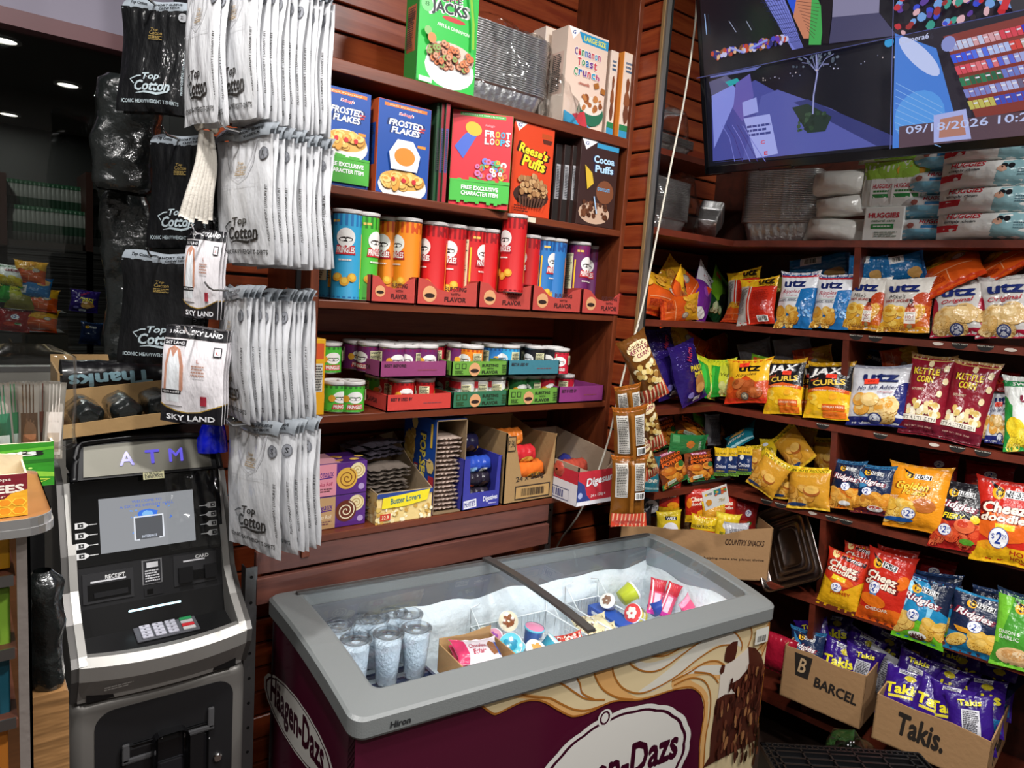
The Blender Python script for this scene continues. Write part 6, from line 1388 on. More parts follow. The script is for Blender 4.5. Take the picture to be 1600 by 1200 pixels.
carton('biscuit_carton', M, Wd, .30, .11, .004, 'a8937c', (('f', a), ('l', sd)), 'red and white biscuit carton jutting out past the right end of the bottom shelf', 'carton', {'f': [.125, .11, .10, .11, .14], 'r': [.15, .19], 'b': [.19, .19], 'l': [.125, .13, .19]})
for i in range(3): roll(M @ TR(Wd*(.3+.2*i), .09+.05*i, .055+.02*(i == 0), .4*i), .12, .026, ['b04838', '8a3c48', '2c3488'][i], None, ['front', 'middle', 'rear blue'][i]+' biscuit roll inside the red and white carton')
# ================================================================ ice cream chest freezer
FL0 = V((.581, 1.150, 0)); fa = radians(5.55); EX = V((cos(fa), -sin(fa), 0)); EY = V((.003, 1, 0))
MF = Matrix(((EX.x, EY.x, 0, FL0.x), (EX.y, EY.y, 0, FL0.y), (0, 0, 1, 0), (0, 0, 0, 1)))
FLn, FD = 1.275, .495
ZF, ZB = .79, .855
def zt(y): t_ = min(max(y/FD, 0), 1); return ZF+(ZB-ZF)*(1-(1-t_)**2.1)
def rrect(x0, y0, x1, y1, r, n=6, st=.05):
    p = []
    for cx, cy, a0 in ((x1-r, y1-r, 0), (x0+r, y1-r, 90), (x0+r, y0+r, 180), (x1-r, y0+r, 270)):
        for k in range(n+1): q_ = radians(a0+90*k/n); p.append((cx+r*cos(q_), cy+r*sin(q_)))
    return p
def dens(p, q, k=10):   # resample two matched loops together
    o1 = []; o2 = []
    n = len(p)
    for i in range(n):
        a0, b0 = V(p[i]), V(p[(i+1) % n]); c0, d0 = V(q[i]), V(q[(i+1) % n]); m = k if (b0-a0).length > .1 else 1
        for j in range(m): o1.append(tuple(a0.lerp(b0, j/m))); o2.append(tuple(c0.lerp(d0, j/m)))
    return o1, o2
fz = empty('chest_freezer', loc=(FL0.x+.6, FL0.y+.2, 0)); bpy.context.view_layer.update()
tag(fz, 'maroon ice cream chest freezer with a grey rim and curved sliding glass lids', 'freezer')
def fpart(mb, name, m, par=None):
    o = mb.build(name, m); p = par or fz; o.parent = p; o.matrix_parent_inverse = Matrix.Translation((-(FL0.x+.6), -(FL0.y+.2), 0)); return o
GREY = mat('freezer_grey_plastic', '787c7c', .38, bump=.06, bscale=300)
po, pi_ = rrect(0, 0, FLn, FD, .03, 10), rrect(.072, .062, FLn-.055, FD-.04, .02, 10)
po, pi_ = dens(po, pi_)
def loop(pts, dz, sc=0): 
    out = []
    for x, y in pts:
        cx, cy = FLn/2, FD/2; ux = 1 if x > cx else -1; uy = 1 if y > cy else -1
        out.append((x-ux*sc, y-uy*sc, zt(y)+dz))
    return out
rings = [loop(po, -.046, .003), loop(po, -.040, 0), loop(po, -.006, 0), loop(po, 0, .006), loop(pi_, .004, -.006), loop(pi_, .002, 0), loop(pi_, -.03, 0)]
vs = [p for r_ in rings for p in r_]; n = len(po)
fs = [(j*n+i, j*n+(i+1) % n, (j+1)*n+(i+1) % n, (j+1)*n+i) for j in range(len(rings)-1) for i in range(n)]
fpart(MB().add((vs, fs), '808484', 0, False, MF), 'rim', GREY)
MAR = '4a1128'
bod = MB(); th = .03; y0, y1, x0, x1 = .014, FD-.014, .014, FLn-.014
prof = [(y0+(y1-y0)*k/8, zt(y0+(y1-y0)*k/8)-.04) for k in range(9)]
bod.add(box(x0, y0, .10, x1, y0+th, ZF-.03), MAR, 0, False, MF)
bod.add(box(x0, y1-th, .10, x1, y1, ZB-.03), '6a6c70', 0, False, MF)
for a_, b_ in ((x0, x0+th), (x1-th, x1)): bod.add(extr([(y0+.001, .10)]+[(y1-.001, .10)]+prof[::-1], a_, b_), MAR, 0, False, MF)
bod.add(box(x0+.01, y0+.01, .0, x1-.01, y1-.01, .10), '1a1a1c', 0, False, MF)
# print on the front panel, measured off the photo onto the real panel plane
Nf = V((-sin(fa), -cos(fa), 0)).normalized(); Of = MF @ V((x0, y0, .10)); Xf = EX*(x1-x0); Zf = V((0, 0, ZF-.03-.10))
def qf(px, py): 
    r = ray(px, py); k = (Of-CP).dot(Nf)/r.dot(Nf); P = CP+r*k-Of; return (min(max(P.dot(Xf)/Xf.length_squared, 0), 1), min(P.z/Zf.z, 1))
def zs(*pts):
    p_ = z8(*pts); p_ = p_+[p_[0]]; q_ = smooth_path([(a_, b_, 0) for a_, b_ in p_], 4)[:-1]; return [(min(max(v_.x, 0), 1), min(v_.y, 1)) for v_ in q_]
def z8(*pts): return [qf(780+x/3.159, 820+y/3.159) for x, y in pts]
af = Art(Xf.length/Zf.length, .3)
CR_, OR_, WH_, BR_ = 'd9c59b', 'd9a668', 'd6d2c6', 'a5682a'
af.poly(z8((-125, 800), (-95, 880), (-32, 928), (0, 925), (60, 895), (120, 872), (180, 865), (230, 878), (280, 905), (330, 930), (370, 942), (420, 930), (480, 905), (560, 872), (640, 866), (700, 860), (780, 835), (850, 815), (920, 802), (960, 808), (995, 840), (1010, 900), (1008, 960), (995, 1030), (985, 1100), (985, 1200), (980, 1500), (1400, 1500), (1400, 300), (900, 470), (400, 640), (-125, 800)), CR_)
af.poly(zs((20, 805), (90, 785), (130, 830), (240, 850), (330, 895), (420, 912), (480, 905), (370, 942), (330, 930), (280, 905), (230, 878), (180, 862), (60, 850), (30, 830)), OR_)
af.poly(zs((150, 775), (360, 712), (400, 790), (430, 850), (500, 865), (420, 850), (360, 815), (300, 780), (240, 765), (190, 790)), WH_)
af.poly(zs((470, 680), (555, 655), (560, 730), (600, 800), (680, 850), (760, 838), (640, 868), (560, 850), (500, 800), (470, 740)), OR_)
af.poly(zs((640, 640), (700, 720), (780, 720), (900, 640), (1020, 560), (1120, 520), (1180, 545), (1200, 600), (1150, 590), (1060, 600), (960, 680), (860, 760), (760, 820), (680, 830), (760, 770), (860, 690), (940, 610), (820, 660), (720, 680)), WH_)
af.poly(zs((690, 610), (980, 520), (900, 590), (810, 640), (740, 640)), OR_); af.poly(zs((850, 770), (960, 700), (1060, 670), (1100, 690), (1090, 760), (1020, 740), (940, 760), (1000, 800), (1030, 850), (1010, 900), (1000, 850), (950, 808), (860, 812)), OR_)
af.poly(zs((900, 740), (980, 700), (1070, 690), (1110, 700), (1090, 740), (1000, 730)), WH_); af.poly(z8((1280, 600), (1330, 470), (1375, 440), (1370, 520), (1300, 640)), OR_)
af.poly(zs((1290, 720), (1370, 690), (1370, 1200), (1300, 1200)), CR_); af.poly(z8((1010, 880), (1030, 870), (1025, 1000), (1005, 1200), (985, 1200), (1000, 1020)), OR_)
for ln in (((-125, 835), (-95, 885), (-32, 930), (0, 925), (60, 895), (120, 870), (180, 863), (230, 876), (280, 905), (330, 932), (370, 943), (440, 925), (560, 870), (700, 860), (850, 815), (920, 800), (960, 806), (1000, 845), (1012, 910), (1000, 1000), (988, 1100), (985, 1300)),
           ((90, 790), (110, 835), (180, 850), (250, 855), (310, 885), (370, 910), (440, 912), (560, 870)), ((150, 775), (190, 800), (250, 770), (310, 785), (370, 825), (430, 858), (520, 862)), ((360, 712), (395, 780), (410, 830), (470, 862)),
           ((470, 680), (470, 740), (510, 810), (580, 850), (660, 860)), ((555, 655), (565, 740), (610, 805), (690, 830), (780, 800), (880, 740), (980, 660), (1080, 600), (1150, 590)), ((630, 640), (650, 690), (720, 722), (800, 710), (900, 640), (1000, 570), (1100, 525), (1160, 530), (1195, 580), (1192, 620)),
           ((690, 615), (750, 645), (830, 640), (930, 580), (1010, 520)), ((735, 600), (800, 625), (880, 600), (980, 530)), ((850, 770), (930, 730), (1010, 680), (1070, 670), (1110, 690)), ((860, 790), (940, 755), (1010, 770), (1040, 840), (1035, 950), (1015, 1060), (1000, 1300)), ((960, 725), (1040, 735), (1080, 780)),
           ((1225, 475), (1245, 530), (1225, 600)), ((1330, 480), (1320, 560), (1270, 620)), ((1365, 470), (1350, 560), (1290, 650)), ((1370, 690), (1310, 700), (1300, 720)), ((1365, 710), (1335, 720), (1320, 780), (1345, 860)), ((1340, 720), (1320, 860), (1300, 960), (1320, 1010), (1360, 1010))):
    af.line([(p_.x, p_.y) for p_ in smooth_path([(a_, b_, 0) for a_, b_ in z8(*ln)], 5)], .007, BR_)
CH = '4a231a'
af.poly(z8((1090, 700), (1110, 690), (1150, 670), (1230, 600), (1260, 640), (1230, 720), (1170, 830), (1110, 840), (1075, 860), (1085, 780)), 'd8cfc4')
af.poly(z8((1060, 900), (1070, 860), (1110, 835), (1160, 830), (1130, 790), (1180, 760), (1230, 700), (1225, 600), (1260, 605), (1290, 640), (1306, 700), (1300, 800), (1300, 900), (1290, 1000), (1285, 1050), (1000, 1200), (1035, 1140), (1040, 1050), (1055, 950)), CH)
af.poly(z8((1110, 640), (1120, 600), (1150, 575), (1175, 572), (1170, 620), (1160, 660), (1130, 680), (1108, 670)), CH); af.poly(z8((1085, 720), (1095, 690), (1112, 690), (1105, 725), (1090, 738)), CH)
rd = random.Random(11); P4 = z8((1055, 880), (1290, 880), (1285, 1050), (1035, 1140))
for i in range(150):
    s, t_ = rd.random(), rd.random(); xx = 1060+235*s; yy = 700+440*t_
    if xx < 1130 and yy < 860 or xx < 1200 and yy < 780: continue
    c_ = z8((xx, yy))[0]; af.blob(c_[0], c_[1], .003+.0035*rd.random(), .018+.022*rd.random(), ['5a2c20', '30130e', '9a6a44', '4a241a', '6a3a28', '3a1812'][i % 6], i, 8, rot=-12+24*rd.random())
def plaque(a, m, cx, cy, rx, ry, txt, tw, th_, rot, bow=.0, seed=1):
    for k, (s, c) in enumerate(((1.07, 'd8d6d0'), (1.0, '3a0c20'), (.955, 'd8d6d0'))):
        pts = []
        for i in range(96):
            t_ = 2*pi*i/96; w_ = 1+.018*abs(sin(9*t_)); pts.append(m(cx+rx*s*w_*cos(t_)+.0*sin(t_), cy+ry*s*w_*sin(t_)))
        a.poly(pts, c)
MX = lambda x, y: (x/(Xf.length), y/Zf.length)
# plaque centre measured on the panel in metres
pc = qf(951, 1215); pcx, pcy = pc[0]*Xf.length, pc[1]*Zf.length; 
pl_, pr_ = qf(838, 1225), qf(1066, 1158); prx = (pr_[0]-pl_[0])*Xf.length/2; ptop = qf(1010, 1098)[1]*Zf.length; pcx = (pl_[0]+pr_[0])/2*Xf.length; pcy = qf(952, 1192)[1]*Zf.length - .02; pry = ptop-pcy+.0
plaque(af, MX, pcx, pcy, prx, pry, '', 0, 0, 0)
tl, trr = qf(868, 1215), qf(1042, 1165)
af.text('H\u00e4agen-Dazs', (tl[0]+trr[0])/2-.012, pcy/Zf.length-.0, (trr[0]-tl[0])*1.25, .18, '3a0c20', 5); af.circ(pcx/Xf.length-.045, (pcy+pry*1.04)/Zf.length, .018, 'd8d6d0'); af.line([(pcx/Xf.length-.045+.011*cos(.6*k), (pcy+pry*1.04)/Zf.length+.024*sin(.6*k)) for k in range(12)], .008, '3a0c20')
af.rect(.945, .885, .99, .955, 'd8d8d0'); af.bars(.95, .89, .985, .925, 'd8d8d0', '303030', 12); af.scatter(.02, .3, .5, .8, 9, .003, ['d8b8c0'], 7)
press(bod, af, lambda u, v, h: Of+Xf*u+Zf*v+Nf*h, .0008, .00003)
# plaque on the left end panel
Nl = V((-EY.y, EY.x, 0)).normalized(); Ol = MF @ V((x0, y1, .10)); Xl_ = -EY*(y1-y0); al = Art(Xl_.length/Zf.length)
def ql(px, py): 
    r = ray(px, py); k = (Ol-CP).dot(Nl)/r.dot(Nl); P = CP+r*k-Ol; return (P.dot(Xl_)/Xl_.length_squared, P.z/Zf.z)
a0, a1, a2 = ql(417, 1090), ql(515, 1195), ql(440, 1064)
ccx = (a0[0]+a1[0])/2; ccy = (ql(468, 1140)[1])
plaque(al, lambda x, y: (x, y), ccx, ccy, (a1[0]-a0[0])/2*1.03, (a2[1]-ccy)*1.05, '', 0, 0, 0)
al.text('H\u00e4agen-Dazs', ccx, ccy, (a1[0]-a0[0])*.86, .15, '3a0c20', 5)
press(bod, al, lambda u, v, h: Ol+Xl_*u+Zf*v+Nl*h, .0008, .00003)
fpart(bod, 'cabinet', GLOSSP)
an = Art(9); an.text('Hiron', .5, .5, .9, .8, '202224', 5, .1)
mb = MB(); P0_ = MF @ V((.075, -.0, ZF-.036)); press(mb, an, lambda u, v, h: P0_+EX*.05*u+V((0, 0, .018*v))+Nf*(h+.0005), .0004, .00003); fpart(mb, 'maker_lettering', MATTE)
# liner and frost
lin_ = MB(); ix0, ix1, iy0, iy1 = .072, FLn-.055, .062, FD-.04
IM = [(ix0, iy0), (ix1, iy0), (ix1, iy1), (ix0, iy1)]
for i in range(4):
    (ax, ay), (bx_, by) = IM[i], IM[(i+1) % 4]
    lin_.add(gridf(lambda u, v: (ax+(bx_-ax)*u, ay+(by-ay)*u, .45+(zt(ay+(by-ay)*u)-.03-.45)*v), 12, 2), '9aa2aa', 0, False, MF)
fpart(lin_, 'liner', mat('freezer_liner', '9ea6ae', .35))
FROST = mat('frost', 'd8dfe3', .7, bump=.8, bscale=30, detail=5)
fr = MB()
def frw(A_, B_, nrm, d0, ztop, zbot=.46, seed=0):
    A_, B_, nrm = V(A_), V(B_), V(nrm); L_ = (B_-A_).length
    def S(u, v):
        p = A_.lerp(B_, u); zz = zbot+(ztop+.02*noise.noise(V((u*L_*9+seed, 3, 1)))-zbot)*v
        d = d0*min(1, (1-v)*7)+.012*noise.noise(V((u*L_*14+seed, zz*12, 2)))*min(1, (1-v)*5)
        return V((p.x, p.y, zz))+nrm*max(d, .001)
    fr.add(gridf(S, 60, 16), 'e8eef2', 0, True, MF)
frw((ix0, iy1), (ix1, iy1), (0, -1, 0), .022, .775); frw((ix1, iy1), (ix1, iy0), (-1, 0, 0), .02, .765, seed=3); frw((ix0, iy0), (ix0, iy1), (1, 0, 0), .015, .735, seed=6); frw((ix1, iy0), (ix0, iy0), (0, 1, 0), .01, .70, seed=8)
fr.add(gridf(lambda u, v: (ix0+(ix1-ix0)*u, iy0+(iy1-iy0)*v, .575+.02*noise.noise(V((u*18, v*8, 0)))), 50, 20), 'e8eef2', 0, True, MF)
tag(fpart(fr, 'frost', FROST), kind=None)
fr.v = []
# glass lids and rails
for i, (a_, b_, dz) in enumerate(((ix0+.004, .622, .010), (.612, ix1-.004, .004))):
    g_ = MB().add(gridf(lambda u, v: (a_+(b_-a_)*u, iy0+.002+(iy1-iy0-.004)*v, zt(iy0+(iy1-iy0)*v)+dz), 6, 16), 'ffffff', 0, True, MF); fpart(g_, 'glass_lid', GLASS)
path = [MF @ V((.60+.028*(1-k/14), iy0-.01+(iy1-iy0+.014)*k/14, zt(iy0+(iy1-iy0)*k/14)+.013)) for k in range(15)]
def ribbon(path, w, h, side):
    v = []; f = []
    for p in path:
        for sx, sz in ((-w, 0), (w, 0), (w, h), (-w, h)): v.append(p+side*sx+V((0, 0, sz)))
    for i in range(len(path)-1):
        for k in range(4): f.append((4*i+k, 4*i+(k+1) % 4, 4*i+4+(k+1) % 4, 4*i+4+k))
    return v, f+[(0, 1, 2, 3), tuple(4*(len(path)-1)+k for k in (3, 2, 1, 0))]
RAIL = mat('rail_grey', '5c5a58', .3, .5)
fpart(MB().add(ribbon(path, .012, .008, EX)), 'lid_handle', RAIL)
fpart(MB().add(ribbon([MF @ V((ix0-.01+(ix1-ix0+.02)*k/10, iy1+.004, ZB+.002)) for k in range(11)], .006, .008, EY)), 'rear_track', RAIL)
# LED strip inside under the front rim
led = MB().add(box(ix0+.05, iy0+.004, ZF-.045, ix1-.05, iy0+.014, ZF-.036), 'ffffff', 0, False, MF); fpart(led, 'light_strip', mat('led_diffuser', 'f0f6ff', .4, emit=1))
Lp = MF @ V(((ix0+ix1)/2, iy0+.02, ZF-.045)); la = area('freezer_light_strip', Lp, 1.05, 1.3, (.92, .97, 1), (0, 0, 0), 'RECTANGLE', .012)
la.rotation_euler = V((-.05, -.82, .6)).to_track_quat('Z', 'Y').to_euler(); 
zz = V((0, -.75, .66)).normalized(); xx = EX; yy = zz.cross(xx); la.matrix_world = Matrix((xx, yy, zz)).transposed().to_4x4(); la.location = Lp
# ---- things in the freezer
def atF(px, py, z): return atZ(px, py, z)
ICE = mat('crushed_ice', 'dfe8f0', .5, bump=.9, bscale=120)
def cup(P, label, src=[None]):
    if src[0] is None:
        r_ = empty('iced_cup'); rt, rb, H = .036, .026, .125
        MB().add(lathe([(0, .002), (rb, .002), (rb+(rt-rb)*.5, H*.5), (rt, H-.004), (rt+.002, H)], 24), 'ffffff', 0, True).build('cup', CUPC, r_)
        MB().add(lathe([(0, .004), (rb-.001, .004), (rb+(rt-rb)*.5-.001, H*.5), (rt-.0035, H*.86), (rt*.5, H*.9), (0, H*.88)], 24), 'e8eef4', 0, True).build('ice', ICE, r_)
        MB().add(lathe([(.004, H+.002), (.012, H+.001), (.014, H-.001), (rt-.004, H-.001), (rt-.002, H+.004), (rt+.003, H+.003), (rt+.0035, H-.001)], 24), 'ffffff', 0, True).build('lid', CUPC, r_); src[0] = r_; o = r_
    else: o = clone(src[0])
    o.matrix_world = Matrix.Translation(P); return tag(o, label, 'cup', 'clear lidded cups of ice in the freezer')
ctr = [(512, 956), (549, 950), (597, 944), (525, 980), (585, 967), (638, 960), (556, 1000), (607, 991), (651, 982)]
nm = ['left column, rear', 'middle column, rear', 'right column, rear', 'left column, middle', 'centre', 'right column, middle', 'left column, front', 'middle column, front', 'right column, front']
for (px, py), s in zip(ctr, nm):
    P = atF(px, py, .785); P.z = .66; l_ = MF.inverted() @ P; l_.y = min(l_.y, iy1-.045); l_.x = max(l_.x, ix0+.04); P = MF @ l_; cup(P, 'clear lidded cup of ice, '+s+' of the three by three block')
cr = MB()
c0, c1 = MF.inverted() @ atF(560, 1075, .655), MF.inverted() @ atF(690, 990, .655)
for k in range(9): cr.add(box(ix0+.03, .09+.045*k, .645, .36, .10+.045*k, .655), '2a3048', 0, False, MF)
for a_ in (ix0+.03, .35): cr.add(box(a_, .09, .60, a_+.008, .46, .658), '2a3048', 0, False, MF)
cr.add(box(ix0+.03, .085, .60, .358, .09, .672), '2a3048', 0, False, MF)
tag(cr.build('drinks_crate', PLAST), 'dark blue plastic crate carrying the cups of ice in the freezer', 'crate')
def lbox(name, x, y, W, D, H, z, label, arts=(), cut=None, rz=0, col='b48a5c'):
    M = Matrix.Translation(MF @ V((x, y, z))) @ Matrix.Rotation(-fa+rz, 4, 'Z'); return carton(name, M, W, D, H, .003, col, arts, label, 'carton', cut), M
q1 = MF.inverted() @ atF(672, 1046, .70); q2 = MF.inverted() @ atF(768, 1030, .70)
a = Art(1.6); a.text('64831', .9, .5, .2, .12, '2a2018', 3, 0, -90)
b_, Mb1 = lbox('ice_cream_carton', .372, .185, .155, .15, .075, .64, 'brown open carton of wrapped ice cream bars in the freezer, rear one', (('f', a),), {'b': [.09, .085, .095], 'f': [.07, .06, .075]})
b2_, Mb2 = lbox('ice_cream_carton', .325, .085, .21, .095, .07, .635, 'torn brown open carton in the freezer against the front rim', (), {'f': [.07, .05, .065], 'b': [.07, .075, .06]})
@design('eclair', .13, .07, .025, 'd8c8cc', back='c8b8bc')
def _(a): a.rect(0, .0, .25, 1, 'c83860'); a.text('Chocolate', .5, .62, .4, .2, 'a82840', 2, .2); a.text('Eclair', .5, .34, .3, .2, 'a82840', 2, .2); a.blob(.84, .5, .14, .35, '8a5838', 3); a.rect(.94, .2, 1, .8, '2c50a0')
for i in range(3): tuft(Mb1, 'ice_cream_bar', ['top', 'middle', 'lowest'][i]+' wrapped pink and white ice cream bar in the rear brown carton', 'ice cream', V((.072+.006*i, .05+.02*i, .055-.02*i)), V((.15, .9, .35)), (0, -.35, .95), 'eclair', 1, i, W=.125, H=.075)
# wire baskets
def basket(x0_, x1_, y0_, y1_, z0_, z1_, label, nx=12, ny=8):
    o = MB(); r_ = .0017
    def w(*p): o.add(tube([MF @ V(q_) for q_ in p], r_, 5), 'e8ecee', 0, True)
    for z_, rr_ in ((z1_, 1), (z0_+.02, 0)): o.add(tube([MF @ V(q_) for q_ in ((x0_, y0_, z_), (x1_, y0_, z_), (x1_, y1_, z_), (x0_, y1_, z_))], .0026 if rr_ else r_, 6, True), 'e8ecee', 0, True)
    for k in range(nx+1): x = x0_+(x1_-x0_)*k/nx; w((x, y0_, z1_), (x, y0_+.005, z0_), (x, y1_-.005, z0_), (x, y1_, z1_))
    for k in range(ny+1): y = y0_+(y1_-y0_)*k/ny; w((x0_, y, z1_), (x0_+.004, y, z0_), (x1_-.004, y, z0_), (x1_, y, z1_))
    for x in (x0_, x1_): w((x, y1_, z1_), (x, y1_+.004, z1_+.055), (x-.03 if x == x1_ else x+.03, y1_+.006, z1_+.062)); w((x, y1_-.06, z1_), (x, y1_+.004, z1_+.055))
    t_ = o.build('wire_basket', WIREW); return tag(t_, label, 'basket')
basket(.54, .80, .08, iy1-.03, .60, .69, 'white wire basket in the middle of the freezer holding round dessert cups')
basket(.87, 1.0, .08, iy1-.03, .60, .70, 'white wire basket with blue and red packs right of the lid rail')
def tub(px, py, z, r, h, body, top, label, tilt=(0, 0), swirl=None, clearlid=True, rim='f0f0f0'):
    P = atF(px, py, z); l_ = MF.inverted() @ P; l_.y = min(max(l_.y, iy0+.04), iy1-.05); P = MF @ l_
    r *= 1.2; h *= 1.15
    root = empty('dessert_tub', Matrix.Translation(P-V((0, 0, h*.5))) @ Matrix.Rotation(tilt[0], 4, 'X') @ Matrix.Rotation(tilt[1], 4, 'Y'))
    mb = MB().add(lathe([(0, 0), (r*.78, 0), (r*.92, h*.75), (r, h*.8)], 26), body, 0, True); a = Art(5); a.small(.1, .3, .4, .7, 2, 'f0f0f0'); a.text('ICE', .3, .5, .12, .5, '303a80', 4)
    press(mb, a, lambda u, v, hh: V(((r*.8+r*.12*v+hh)*cos(2*pi*u-2.2), (r*.8+r*.12*v+hh)*sin(2*pi*u-2.2), h*.1+h*.6*v)), .0004, .00003, 0, True)
    mb.build('tub', PLAST, root)
    tp = MB().add(lathe([(r, h*.8), (r*1.04, h*.82), (r*1.04, h*.9), (r*.98, h*.92)], 26), rim, 0, True).add(lathe([(r*.98, h*.9), (r*.6, h*.97), (0, h)], 26), top, 0, True)
    if swirl:
        A_ = Art(1); 
        for k in range(7): A_.blob(.5+.22*cos(k*1.1), .5+.22*sin(k*1.1), .2, .14, swirl, k, rot=k*50)
        press(tp, A_, lambda u, v, hh: V((r*1.7*(u-.5), r*1.7*(v-.5), h*(.99-.06*((u-.5)**2+(v-.5)**2)*4)+hh+.001)), .0005, .0001, 0, True)
    tp.build('lid', GLOSSP, root); return tag(root, label, 'dessert cup')
tub(790, 964, .71, .024, .035, 'f0e8d8', 'efe2c4', 'round tub with a brown swirl on cream, upper left of the dessert cups', (.9, -.3), '8a4c28')
tub(768, 985, .69, .023, .034, 'e8dcc8', 'e8dcb8', 'cream tub tipped on its side at the left of the dessert cups', (.5, -1.2))
tub(783, 988, .70, .023, .04, 'd86890', 'e8a0b8', 'pink and purple tub tipped beside the cream one', (.6, -1.0), 'a85cb0')
tub(800, 1001, .70, .026, .036, '48b0c8', '6cc8d8', 'bright blue tub at the front left of the dessert cups', (.7, -.6), '2c90b0')
tub(806, 1014, .68, .026, .03, '60bcd0', '7cd0e0', 'bright blue tub lying lowest against the front rim', (.5, -.5))
tub(831, 990, .70, .023, .045, '4878c8', 'e890b0', 'blue tub with a pink lid standing upright', (.1, .1), None, rim='6cc0d8')
tub(829, 1017, .72, .026, .036, 'd8d8e8', 'f6efe0', 'white tub with a caramel swirl right behind the front rim', (.6, .1), 'c88848')
tub(852, 1005, .69, .022, .04, '50b8d0', 'a8e0ec', 'pale blue tub at the right of the dessert cups', (.3, .7))
tub(972, 922, .73, .026, .05, 'd0d83c', 'd8e088', 'yellow green ice tub tipped on its side in the right half of the freezer', (.4, 1.0), '7cb040')
tub(955, 936, .71, .02, .035, 'e0d8d0', 'f0ece4', 'small white tub left of the yellow green one', (.3, -.8), '8a6a58')
tub(1003, 949, .71, .024, .05, 'e8d430', 'e04848', 'yellow tub with a red top lying in the right half of the freezer', (.2, -1.1), 'f0e8d8')
tub(1020, 940, .70, .024, .05, '3048a0', '4060b8', 'dark blue tub between the yellow tub and the pink sleeves', (.2, 1.2))
@design('icesleeve', .05, .15, .02, 'e05878', back='c84868')
def _(a): a.rect(0, .65, 1, 1, 'c83040'); a.rect(.3, .05, .7, .6, 'f0c8d8'); a.rect(0, 0, 1, .12, 'd838a0'); a.line([(.15, .1), (.15, .95)], .03, 'f8e0e8')
@design('icecone', .07, .09, .03, 'c84870', back='a83860')
def _(a): a.blob(.5, .3, .3, .2, 'f0f0e8', 2); a.rect(0, .8, 1, 1, 'e890a8')
@design('choctaco', .12, .06, .025, 'b83c30', back='98302c')
def _(a): a.scatter(.05, .1, .95, .9, 50, .05, ['f0e0d0', '7c2018', 'e89078', 'd8c8b8'], 4)
@design('cookiewrap', .16, .05, .03, 'd8c8a0', back='c8b890')
def _(a): a.scatter(.02, .1, .98, .9, 26, .02, ['6a5440', '8a7454'], 4)
def fbag(d, pb, pt, zb, zt_, wpx, label, seed=0, n=(-.3, -.6, .7), nm='ice_pop'):
    A, B = atF(*pb, zb), atF(*pt, zt_); up = B-A; W = wpx/ppm(A); o = bag_obj(d, nm, seed); COL.objects.link(o); W0, H0 = DS[d][0], DS[d][1]
    o.matrix_world = frame(A, up, n) @ Matrix.Diagonal((W/W0, 1, up.length/H0, 1)); return tag(o, label, 'ice cream')
fbag('icesleeve', (1022, 960), (1030, 905), .66, .76, 26, 'pink and red ice pop sleeve standing in the freezer, left one', 1)
fbag('icesleeve', (1036, 962), (1056, 912), .66, .76, 22, 'pink and red ice pop sleeve leaning right in the freezer', 2)
fbag('icecone', (1082, 964), (1068, 936), .68, .74, 28, 'small crimson cone wrapper at the right of the freezer', 1)
fbag('choctaco', (893, 1010), (888, 990), .68, .71, 46, 'red speckled flat ice cream wrapper beside the dessert cups', 1)
fbag('cookiewrap', (928, 985), (918, 962), .68, .70, 60, 'beige speckled long ice cream wrapper in the right wire basket', 1)
fbag('cookiewrap', (945, 1000), (935, 978), .66, .68, 56, 'lower beige speckled ice cream wrapper in the right wire basket', 2)
lb, _m = lbox('ice_pop_box', 1.03, .085, .15, .035, .025, .69, 'flat yellow ice pop box beside the right front rim', (), None, .12, 'e0a828')
for i, c in enumerate(('c83040', '3058b0')):
    M = Matrix.Translation(MF @ V((.93, .12+.0*i, .615+.034*i))) @ Matrix.Rotation(-fa, 4, 'Z')
    mb = MB().add(bbox(0, 0, 0, .06, .30, .032, .002), c).add(box(-.0005, .02, .012, .0605, .28, .022), 'e8ecf4'); o = mb.build('ice_pop_box', CARD); o.matrix_world = M; tag(o, ['lower red', 'upper blue'][i]+' and white long ice pop box in the right wire basket', 'box')
# black slatted plastic crate in the near right corner
cb = MB(); A = atZ(1188, 1160, .50); 
Mc = Matrix.Translation((A.x, A.y, .50)) @ Matrix.Rotation(radians(-38), 4, 'Z')
def bar(x0_, y0_, x1_, y1_, w_=.006, h=.012):
    d = V((x1_-x0_, y1_-y0_, 0)); L_ = d.length; M_ = Mc @ Matrix.Translation((x0_, y0_, 0)) @ Matrix.Rotation(atan2(d.y, d.x), 4, 'Z'); cb.add(box(0, -w_/2, -h, L_, w_/2, 0), '121214', 0, False, M_)
S_ = .42
for k in (0, .014): bar(k, -k, S_-k, -k, .005); bar(k, -k, k, -S_+k, .005); bar(S_-k, -k, S_-k, -S_+k, .005); bar(k, -S_+k, S_-k, -S_+k, .005)
for k in range(28): bar(k*.015, 0, k*.015, -.014, .004); bar(0, -k*.015, .014, -k*.015, .004)
for k in range(15): bar(.016, -.03-.026*k, S_-.016, -.03-.026*k, .006)
for k in range(6): bar(.07*k+.03, -.016, .07*k+.03, -S_+.016, .005)
o = cb.build('plastic_crate', PLAST); tag(o, 'black slatted plastic crate at the bottom edge in front of the freezer', 'crate')
cb2 = MB(); cb2.add(box(.0, -S_, -.5, S_, 0, -.012), '0c0c0e', 0, False, Mc); cb2.build('crate_stack_body', BLACKM, o)
